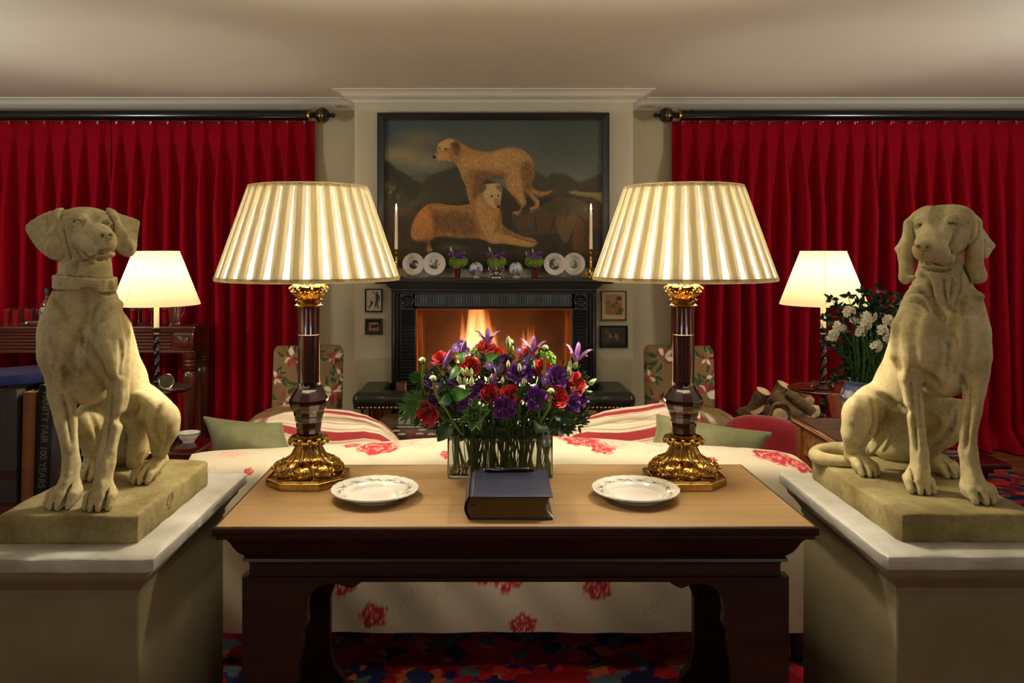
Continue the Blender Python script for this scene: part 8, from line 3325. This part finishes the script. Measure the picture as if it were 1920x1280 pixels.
# purple lisianthus
for i, (px, py, D, R, d, lb) in enumerate(((1047, 705, 2.44, .030, (.2, -.85, .5), 'large purple lisianthus swirl under the lilac clematis at the outer side'), (1004, 746, 2.39, .028, (.05, -.95, .3), 'purple lisianthus between two red roses in the lowest row'),
								  (945, 765, 2.38, .029, (0, -.95, .1), 'darkest purple lisianthus lowest in the middle, over the vase'), (1076, 758, 2.44, .026, (.5, -.8, -.1), 'purple lisianthus hanging lowest at the outer side'),
								  (1094, 746, 2.48, .023, (.7, -.6, .2), 'purple lisianthus farthest out beside the fender stools'), (968, 699, 2.44, .026, (-.2, -.8, .5), 'ruffled violet lisianthus in the middle of the bouquet'),
								  (988, 694, 2.46, .026, (.3, -.8, .5), 'ruffled violet lisianthus just beyond the middle pair of buds'), (949, 672, 2.50, .020, (0, -.5, .9), 'half open violet lisianthus below the tallest pale bud'),
								  (896, 731, 2.42, .024, (-.1, -.9, .4), 'purple lisianthus next to the upright oval red rose'), (868, 757, 2.41, .022, (-.4, -.9, 0), 'purple lisianthus above the variegated leaves'),
								  (803, 713, 2.50, .022, (-.6, -.7, .3), 'purple lisianthus at the outer edge by the curved bud stem'), (851, 714, 2.48, .021, (-.3, -.8, .2), 'purple lisianthus sunk deep behind the ovate leaf'),
								  (814, 752, 2.46, .020, (-.6, -.7, -.2), 'wine purple lisianthus above the drooping red rose'))):
	rose(lb, px, py, D, R, d, purp2, 40 + i, 1.1, 'purple_lisianthus', 'purple lisianthus in the bouquet', ruff=.0035, layers=4)
# lilac clematis stars
for i, (px, py, D, s, d, lb) in enumerate(((914, 636, 2.49, .034, (0, -.25, 1), 'lilac clematis with two curved petals above the highest ranunculus'), (998, 654, 2.50, .036, (.05, -.35, 1), 'lilac clematis star before the smaller flame'),
								  (1080, 668, 2.48, .038, (.2, -.4, 1), 'lilac clematis star highest at the outer side of the bouquet'))):
	t, c = flower('lilac_clematis', lb, px, py, D, 'lilac clematis in the bouquet')
	A0 = axis_matrix((0, 0, -.012), d)
	for k in range(5):
		mb = MB()
		a = 2 * PI * k / 5 + .3 + i
		pts = [(.004, 0, 0), (.012, 0, .012), (.020, 0, .026), (.031, 0, .037), (.044, 0, .041)]
		vs, fs = [], []
		for j in range(13):
			q = j / 12 * 4
			b = min(int(q), 3)
			f = q - b
			p = Vector(pts[b]).lerp(Vector(pts[b + 1]), f) * (s / .036)
			w = .0085 * math.sin(PI * (.14 + .84 * j / 12)) ** .8
			vs += [(p.x, -w, p.z - .001), (p.x + .002, 0, p.z - .003), (p.x, w, p.z - .001)]
		for j in range(12):
			for q in range(2):
				fs.append((j * 3 + q, j * 3 + q + 1, j * 3 + q + 4, j * 3 + q + 3))
		mb.add(vs, fs, A0 @ RZ(a))
		mb.build('petal', lilacp, t, 60)
	stem_to(t, c, d, 300 + i, stemd, .0018)
for i, (px, py, D, tip, lb) in enumerate(((838, 676, 2.47, (847, 654), 'closed lilac clematis pointing up at the outer side of the bouquet'), (868, 655, 2.50, (873, 638), 'closed lilac clematis leaning on the asters near the tall flame'), (926, 714, 2.42, (925, 700), 'small pale closed clematis above the oval red rose'))):
	t, c = flower('clematis_bud', lb, px, py, D, 'closed clematis in the bouquet')
	tp = at(tip[0], tip[1], D - .01) - c
	bs = -tp * .9
	mb = MB()
	for k in range(5):
		a = 2 * PI * k / 5
		o = Vector((math.cos(a) * .006, math.sin(a) * .006, 0))
		leaf_blade(mb, bs + o * .4, tp + o * .5, .008, .006, 7, up=Vector((math.cos(a), math.sin(a), .01)))
	mb.build('folded_petals', lilacp, t, 60)
	stem_to(t, c + bs, (0, 0, 1), 330 + i, stemd, .0018)
# asters
asters = [(875, 658, 2.49), (865, 645, 2.52), (856, 652, 2.52), (917, 684, 2.46), (936, 690, 2.45), (983, 677, 2.47), (995, 673, 2.48), (1022, 712, 2.43), (820, 725, 2.46), (836, 752, 2.43), (1004, 728, 2.43), (816, 672, 2.52), (812, 680, 2.52), (902, 722, 2.45), (974, 656, 2.54)]
al = ['purple aster in front of the tall flame', 'purple aster behind the closed clematis near the tall flame', 'purple aster at the outer side of the flame group', 'pale aster under the guelder ball in the middle', 'pale aster beside the small dark rose',
	  'purple aster of the pair before the pale ranunculus', 'smaller purple aster of the pair before the pale ranunculus', 'purple aster beside the large purple swirl', 'purple aster below the tall curved bud stem', 'purple aster low above the drooping rose',
	  'small aster between the round roses and the pale buds', 'purple aster on the outer scarlet ranunculus', 'lower purple aster on the outer scarlet ranunculus', 'small aster behind the oval rose', 'tiny aster highest behind the middle buds']
for i, ((px, py, D), lb) in enumerate(zip(asters, al)):
	t, c = flower('aster', lb, px, py, D, 'asters in the bouquet')
	R = .0165 if i < 10 else .012
	d = (FRND.uniform(-.4, .4), -1, FRND.uniform(-.1, .5))
	mb = MB()
	A0 = axis_matrix((0, 0, 0), d)
	for k in range(22):
		a = 2 * PI * k / 22
		leaf_blade(mb, A0 @ Vector((.003 * math.cos(a), .003 * math.sin(a), 0)), A0 @ Vector((R * math.cos(a), R * math.sin(a), .002 * (k % 2))), .0016, .001, 3, up=Vector(d))
	mb.build('rays', asterp, t, 60)
	MB().sphere((0, 0, 0), (.0048, .0048, .0025), 10, 6, M=A0).build('yellow_disc', yel, t, 60)
	stem_to(t, c, d, 360 + i, stemd, .0013)
# pale lisianthus buds
buds = [(953, 643, 2.50, .016, (.05, 0, 1)), (1068, 686, 2.47, .014, (.2, 0, 1)), (1079, 684, 2.48, .012, (.5, 0, 1)), (1067, 697, 2.46, .014, (-.1, 0, 1)), (876, 697, 2.41, .012, (-.1, -.3, 1)), (883, 699, 2.41, .012, (.1, -.3, 1)), (868, 697, 2.42, .011, (-.3, -.3, 1)),
		(862, 713, 2.41, .014, (-.3, -.3, 1)), (884, 716, 2.40, .014, (.1, -.3, 1)), (872, 715, 2.41, .012, (0, -.3, 1)), (953, 683, 2.45, .010, (0, 0, 1)), (974, 690, 2.44, .012, (0, -.2, 1)), (942, 714, 2.42, .010, (.1, -.2, 1)), (1110, 716, 2.50, .013, (1, 0, .7)),
		(1094, 729, 2.48, .013, (1, 0, .5)), (1074, 732, 2.46, .014, (.4, -.3, .8)), (1103, 735, 2.49, .009, (1, 0, .2)), (1000, 686, 2.47, .012, (.1, 0, 1)), (843, 693, 2.49, .011, (-.2, 0, 1)), (981, 716, 2.42, .010, (0, -.3, 1)), (984, 729, 2.42, .011, (.1, -.3, 1)), (961, 654, 2.52, .009, (0, 0, 1))]
bud_labels = ['tall pale green lisianthus bud rising beside the highest round bud',
 'upper of the paired pale buds under the outer lilac clematis star',
 'small bud leaning outward from the pair under the outer clematis star',
 'lower of the stacked pale buds under the outer clematis star',
 'centre bud of the three in front of the wide scarlet ranunculus',
 'nearer bud of the three, towards the oval rose',
 'outermost bud of the three in front of the wide scarlet ranunculus',
 'pale bud below the trio, beside the ovate leaf',
 'plump pale bud below the trio, above the purple lisianthus',
 'bud between the two plump ones below the trio',
 'small pale bud above the ruffled violet pair',
 'pale bud lying on the ruffled violet pair',
 'small pale bud beside the small dark rose and the closed clematis',
 'pale bud farthest out on the bouquet, pointing sideways',
 'second pale bud pointing sideways beneath the outermost',
 'pale bud in front of the large petalled outer rose',
 'thin pale bud sticking out below the two sideways ones',
 'pale bud before the scarlet ranunculus of the outer group',
 'small pale bud below the closed lilac clematis',
 'small pale bud above the round red rose',
 'pale bud touching the round red rose',
 'tiny pale bud just beneath the tallest one']
for i, (px, py, D, s, d) in enumerate(buds):
	t, c = flower('lisianthus_bud', bud_labels[i], px, py, D, 'pale green lisianthus buds')
	A0 = axis_matrix((0, 0, 0), d)
	tw = lambda a, r, z: 1 + .14 * math.cos(3 * a + z * 160)
	MB().lathe([(.001, -s), (s * .42, -s * .8), (s * .56, -s * .2), (s * .50, s * .4), (s * .30, s * .95), (s * .10, s * 1.3), (.0004, s * 1.45)], 14, rfun=tw, M=A0).build('bud', budp, t, 60)
	sp = MB()
	for k in range(4):
		a = k * PI / 2
		leaf_blade(sp, A0 @ Vector((s * .3 * math.cos(a), s * .3 * math.sin(a), -s)), A0 @ Vector((s * .75 * math.cos(a), s * .75 * math.sin(a), s * .3)), s * .12, .001, 3)
	sp.build('sepals', vleaf, t, 60)
	stem_to(t, c - Vector(d) * s * .6, d, 400 + i, stemm, .0015)
# guelder balls
for i, (px, py, D, R, lb) in enumerate(((901, 664, 2.54, .030, 'lime guelder ball in the middle top of the bouquet'), (1024, 674, 2.52, .029, 'lime guelder ball at the outer top of the bouquet'), (906, 690, 2.52, .026, 'lime guelder ball tucked under the top one'))):
	t, c = flower('guelder_ball', lb, px, py, D, 'guelder balls in the bouquet')
	mb = MB()
	froth(mb, (0, 0, 0), R, 190, .0068, FRND, .92)
	mb.build('florets', limeg, t, 60)
	MB().sphere((0, 0, 0), R * .9, 14, 10).build('heart', leafg, t, 60)
	stem_to(t, c, (0, 0, 1), 450 + i, stemd, .002)
wf = thing('white_filler', 'tiny white starry flowers at the foot of the tall flame', 'flower', at(888, 671, 2.49))
mb = MB()
for k in range(16):
	petals_mb(mb, (FRND.gauss(0, .012), FRND.uniform(-.01, .01), FRND.gauss(0, .006)), (FRND.uniform(-.5, .5), -1, .6), 5, .0055, .002, .2)
mb.build('white_stars', whitep, wf, 60)
stem_to(wf, at(888, 671, 2.49), (0, 0, 1), 470, stemd, .0012)
# ranunculus buds on long curved stems
for i, (px, py, D, pts, lb) in enumerate(((792, 675, 2.42, [(793, 690), (792, 715), (797, 735), (812, 752), (835, 790)], 'round ranunculus bud on the tall curved stem at the outer side'),
								  (812, 709, 2.38, [(813, 722), (820, 745), (838, 770), (850, 790), (868, 815)], 'round pinkish ranunculus bud on the long stem crossing the lower leaves'),
								  (1022, 652, 2.42, [(1021, 668), (1020, 700), (1019, 730), (1010, 780)], 'round ranunculus bud on the upright stem before the outer guelder ball'),
								  (1033, 733, 2.36, [(1032, 748), (1029, 765), (1020, 780), (1010, 795)], 'round ranunculus bud on the short stem curving before the red rose'),
								  (957, 641, 2.52, [(957, 655), (957, 680), (955, 720)], 'round ranunculus bud rising highest behind the pale buds'))):
	t, c = flower('ranunculus_bud', lb, px, py, D, 'ranunculus buds in the bouquet')
	MB().sphere((0, 0, 0), (.0105, .0105, .0095), 12, 8).build('bud', budp, t, 60)
	s = MB()
	for k in range(5):
		a = 2 * PI * k / 5
		leaf_blade(s, (.002 * math.cos(a), .002 * math.sin(a), -.011), (.017 * math.cos(a), .017 * math.sin(a), .002), .004, .003, 4)
	s.build('sepals', vleaf, t, 60)
	P3 = [tuple(Vector((0, 0, -.008)))] + [tuple(at(x, y, D + .02 * k) - c) for k, (x, y) in enumerate(pts)]
	e = Vector(P3[-1]) + c
	foot = Vector((max(vx0 + .02, min(vx1 - .02, e.x + (VC.x - e.x) * .25)), VC.y, vz + .02))
	inn = Vector((max(vx0 + .02, min(vx1 - .02, e.x)), VC.y - .02, vz + HV_))
	P3 += [tuple(inn - c), tuple(foot - c)]
	MB().tube([tuple(p) for p in catmull(P3, 4, False)], .0036, 7).build('stem', stemm, t, 60)


# leaves: big ones singly
def big_leaf(t, m, base, tip, w, D0, D1, bend=.008, serr=0.0, edge=None, name='leaf'):
	b, tp = at(base[0], base[1], D0) - t.location, at(tip[0], tip[1], D1) - t.location
	d = tp - b
	s = d.cross(Vector((0, -1, .15))).normalized()
	nn = s.cross(d).normalized()
	w = w / F * D0
	for (mm, k, off) in ((m, 1.0, 0.0),) if edge is None else ((edge, 1.0, .0), (m, .84, .0014)):
		vs, fs = [], []
		n = 14
		for j in range(n + 1):
			q = j / n
			c = b + d * (q if k == 1 else .03 + q * .94) + nn * bend * math.sin(PI * q)
			ww = w * k * (math.sin(PI * q ** .8) ** .8) * (1 + serr * (j % 2)) + .0003
			for u in (-1, -.5, 0, .5, 1):
				vs.append(c + s * ww * u + nn * (abs(u) * ww * .25) + Vector((0, -off, off * .3)))
		for j in range(n):
			for u in range(4):
				fs.append((j * 5 + u, j * 5 + u + 1, (j + 1) * 5 + u + 1, (j + 1) * 5 + u))
		MB().add(vs, fs).build(name if k == 1 else 'leaf_green', mm, t, 60)


sp = thing('ovate_leaves', 'large plain ovate green leaves low in the bouquet', 'foliage', at(870, 760, 2.42), 0, 'leafy sprays in the bouquet')
for (b, tp, w, D0, D1, m) in (((845, 740), (884, 735), 13, 2.42, 2.37, vleaf), ((848, 742), (822, 756), 9, 2.42, 2.36, vleaf), ((842, 798), (820, 828), 14, 2.42, 2.37, dleaf), ((862, 688), (842, 712), 8, 2.44, 2.38, vleaf), ((864, 662), (868, 682), 10, 2.46, 2.42, vleaf),
						   ((912, 672), (936, 664), 8, 2.46, 2.42, vleaf), ((1030, 770), (1012, 744), 10, 2.42, 2.38, dleaf), ((1040, 778), (1078, 790), 10, 2.44, 2.40, dleaf), ((1015, 790), (1005, 812), 14, 2.42, 2.38, dleaf), ((1055, 788), (1075, 775), 9, 2.46, 2.42, vleaf), ((805, 700), (798, 690), 6, 2.46, 2.42, vleaf), ((838, 722), (820, 735), 6, 2.45, 2.41, dleaf)):
	big_leaf(sp, m, b, tp, w, D0, D1)
stem_to(sp, at(862, 790, 2.46), (0, 0, 1), 501)
sv = thing('variegated_sprig', 'cream edged variegated leaf sprig spreading over the front of the vase', 'foliage', at(895, 775, 2.38), 0, 'leafy sprays in the bouquet')
for (b, tp, w) in (((890, 775), (892, 742), 9), ((892, 775), (901, 757), 8), ((888, 776), (877, 757), 8), ((895, 778), (920, 768), 8), ((892, 782), (908, 787), 9), ((888, 784), (884, 808), 9), ((886, 780), (857, 790), 7), ((893, 784), (900, 806), 8), ((897, 776), (915, 758), 7), ((884, 774), (866, 770), 6)):
	big_leaf(sv, vleaf, b, tp, w, 2.39, 2.345, .006, edge=cream_edge)
stem_to(sv, at(890, 790, 2.42), (0, 0, 1), 502)
# feathery ranunculus leaves spreading at the outer side
ff = thing('feathery_leaves', 'bright deeply cut leaves reaching out over the fender at the bouquet edge', 'foliage', at(790, 750, 2.45), 0, 'leafy sprays in the bouquet')


def cut_leaf(t, root, lobes, D, m, w=4.5):
	mb = MB()
	r0 = at(root[0], root[1], D + .02) - t.location
	for (x, y) in lobes:
		tp = at(x, y, D + FRND.uniform(-.03, .02)) - t.location
		md = r0.lerp(tp, .45)
		mb.tube([tuple(r0), tuple(md)], .0014, 5)
		leaf_blade(mb, r0.lerp(tp, .25), tp, w / F * D, .003, 6)
		for k in (-1, 1):
			o = (tp - r0).cross(Vector((0, -1, 0))).normalized() * k * (tp - r0).length * .28
			leaf_blade(mb, md, md.lerp(tp, .6) + o, w * .7 / F * D, .002, 5)
			leaf_blade(mb, md.lerp(tp, .35), md.lerp(tp, .95) + o * .6, w * .5 / F * D, .002, 4)
	mb.build('cut_leaf', m, t, 60)


cut_leaf(ff, (800, 752), [(742, 765), (755, 738), (770, 762), (748, 790), (762, 742), (775, 735)], 2.42, vleaf, 5)
cut_leaf(ff, (790, 718), [(771, 698), (773, 706), (777, 695), (785, 722)], 2.46, vleaf, 5)
cut_leaf(ff, (805, 742), [(782, 722), (776, 744), (792, 760)], 2.45, dleaf, 5)
cut_leaf(ff, (985, 745), [(966, 735), (972, 722), (986, 720), (978, 748)], 2.40, vleaf, 4)
cut_leaf(ff, (1092, 742), [(1114, 742), (1108, 736), (1106, 748)], 2.48, vleaf, 3)
stem_to(ff, at(812, 760, 2.46), (0, 0, 1), 503, stemd, .002)
# dark filler mass between the blooms
fl_ = thing('filler_foliage', 'dark green filler foliage packed between the blooms', 'foliage', at(935, 745, 2.52))
mb = MB()
rn = random.Random(77)
for i in range(2100):
	u, v = rn.random(), rn.random()
	x = 782 + 318 * u
	lo = 826 - abs(u - .5) ** 2 * 130
	hi = 672 + abs(u - .5) ** 2 * 150
	y = hi + (lo - hi) * v
	D = 2.47 + .13 * rn.random() + abs(u - .5) * .04
	p = at(x, y, D) - fl_.location
	d = Vector(((u - .5) * 1.6 + rn.uniform(-.8, .8), rn.uniform(-1, .3), rn.uniform(-.5, 1))).normalized()
	leaf_blade(mb, p, p + d * rn.uniform(.016, .034), rn.uniform(.0025, .006), .003, 4)
o = mb.build('small_leaves', dleaf, fl_, 60)
tag(o, kind='stuff')
mb = MB()
for i in range(260):
	u = rn.random()
	x = 790 + 300 * u
	y = 660 + rn.random() * 110 + abs(u - .5) * 40
	p = at(x, y, 2.44 + .08 * rn.random()) - fl_.location
	d = Vector(((u - .5) * 1.4 + rn.uniform(-.5, .5), rn.uniform(-1, 0), rn.uniform(.2, 1))).normalized()
	leaf_blade(mb, p, p + d * rn.uniform(.014, .03), rn.uniform(.002, .004), .003, 4)
tag(mb.build('bright_small_leaves', vleaf, fl_, 60), kind='stuff')
# thick stems standing in the water
mb_ = []
for i in range(34):
	x0 = VC.x + (rn.random() - .5) * 2 * (W2 - .022)
	x1 = VC.x + (x0 - VC.x) * .80 + rn.uniform(-.05, .05)
	x1 = max(vx0 + .014, min(vx1 - .014, x1))
	y0_, y1_ = VC.y + rn.uniform(-.04, .04), VC.y + rn.uniform(-.045, .03)
	pts = [(x0, y0_, vz + .015), ((x0 + x1) / 2 + rn.uniform(-.006, .006), (y0_ + y1_) / 2, vz + .08), (x1, y1_, vz + .165), (x1 * 1.0 + (x1 - VC.x) * .25, y1_, vz + .215)]
	pts = [tuple(Vector(p) - fl_.location) for p in pts]
	MB().tube([tuple(p) for p in catmull(pts, 3, False)], rn.uniform(.0028, .0048), 7).build('thick_stem', [stemm, stemd, stemm, vleaf][i % 4], fl_, 60)
for s_, pts in ((1, [(1033, 893), (1026, 862), (1019, 838), (1010, 812)]), (-1, [(846, 890), (856, 862), (858, 838), (860, 812)])):
	P3 = [tuple(at(x, y, 2.52) - fl_.location) for x, y in pts]
	MB().tube([tuple(p) for p in catmull(P3, 4, False)], .0058, 8).build('thick_stem', stemm, fl_, 60)
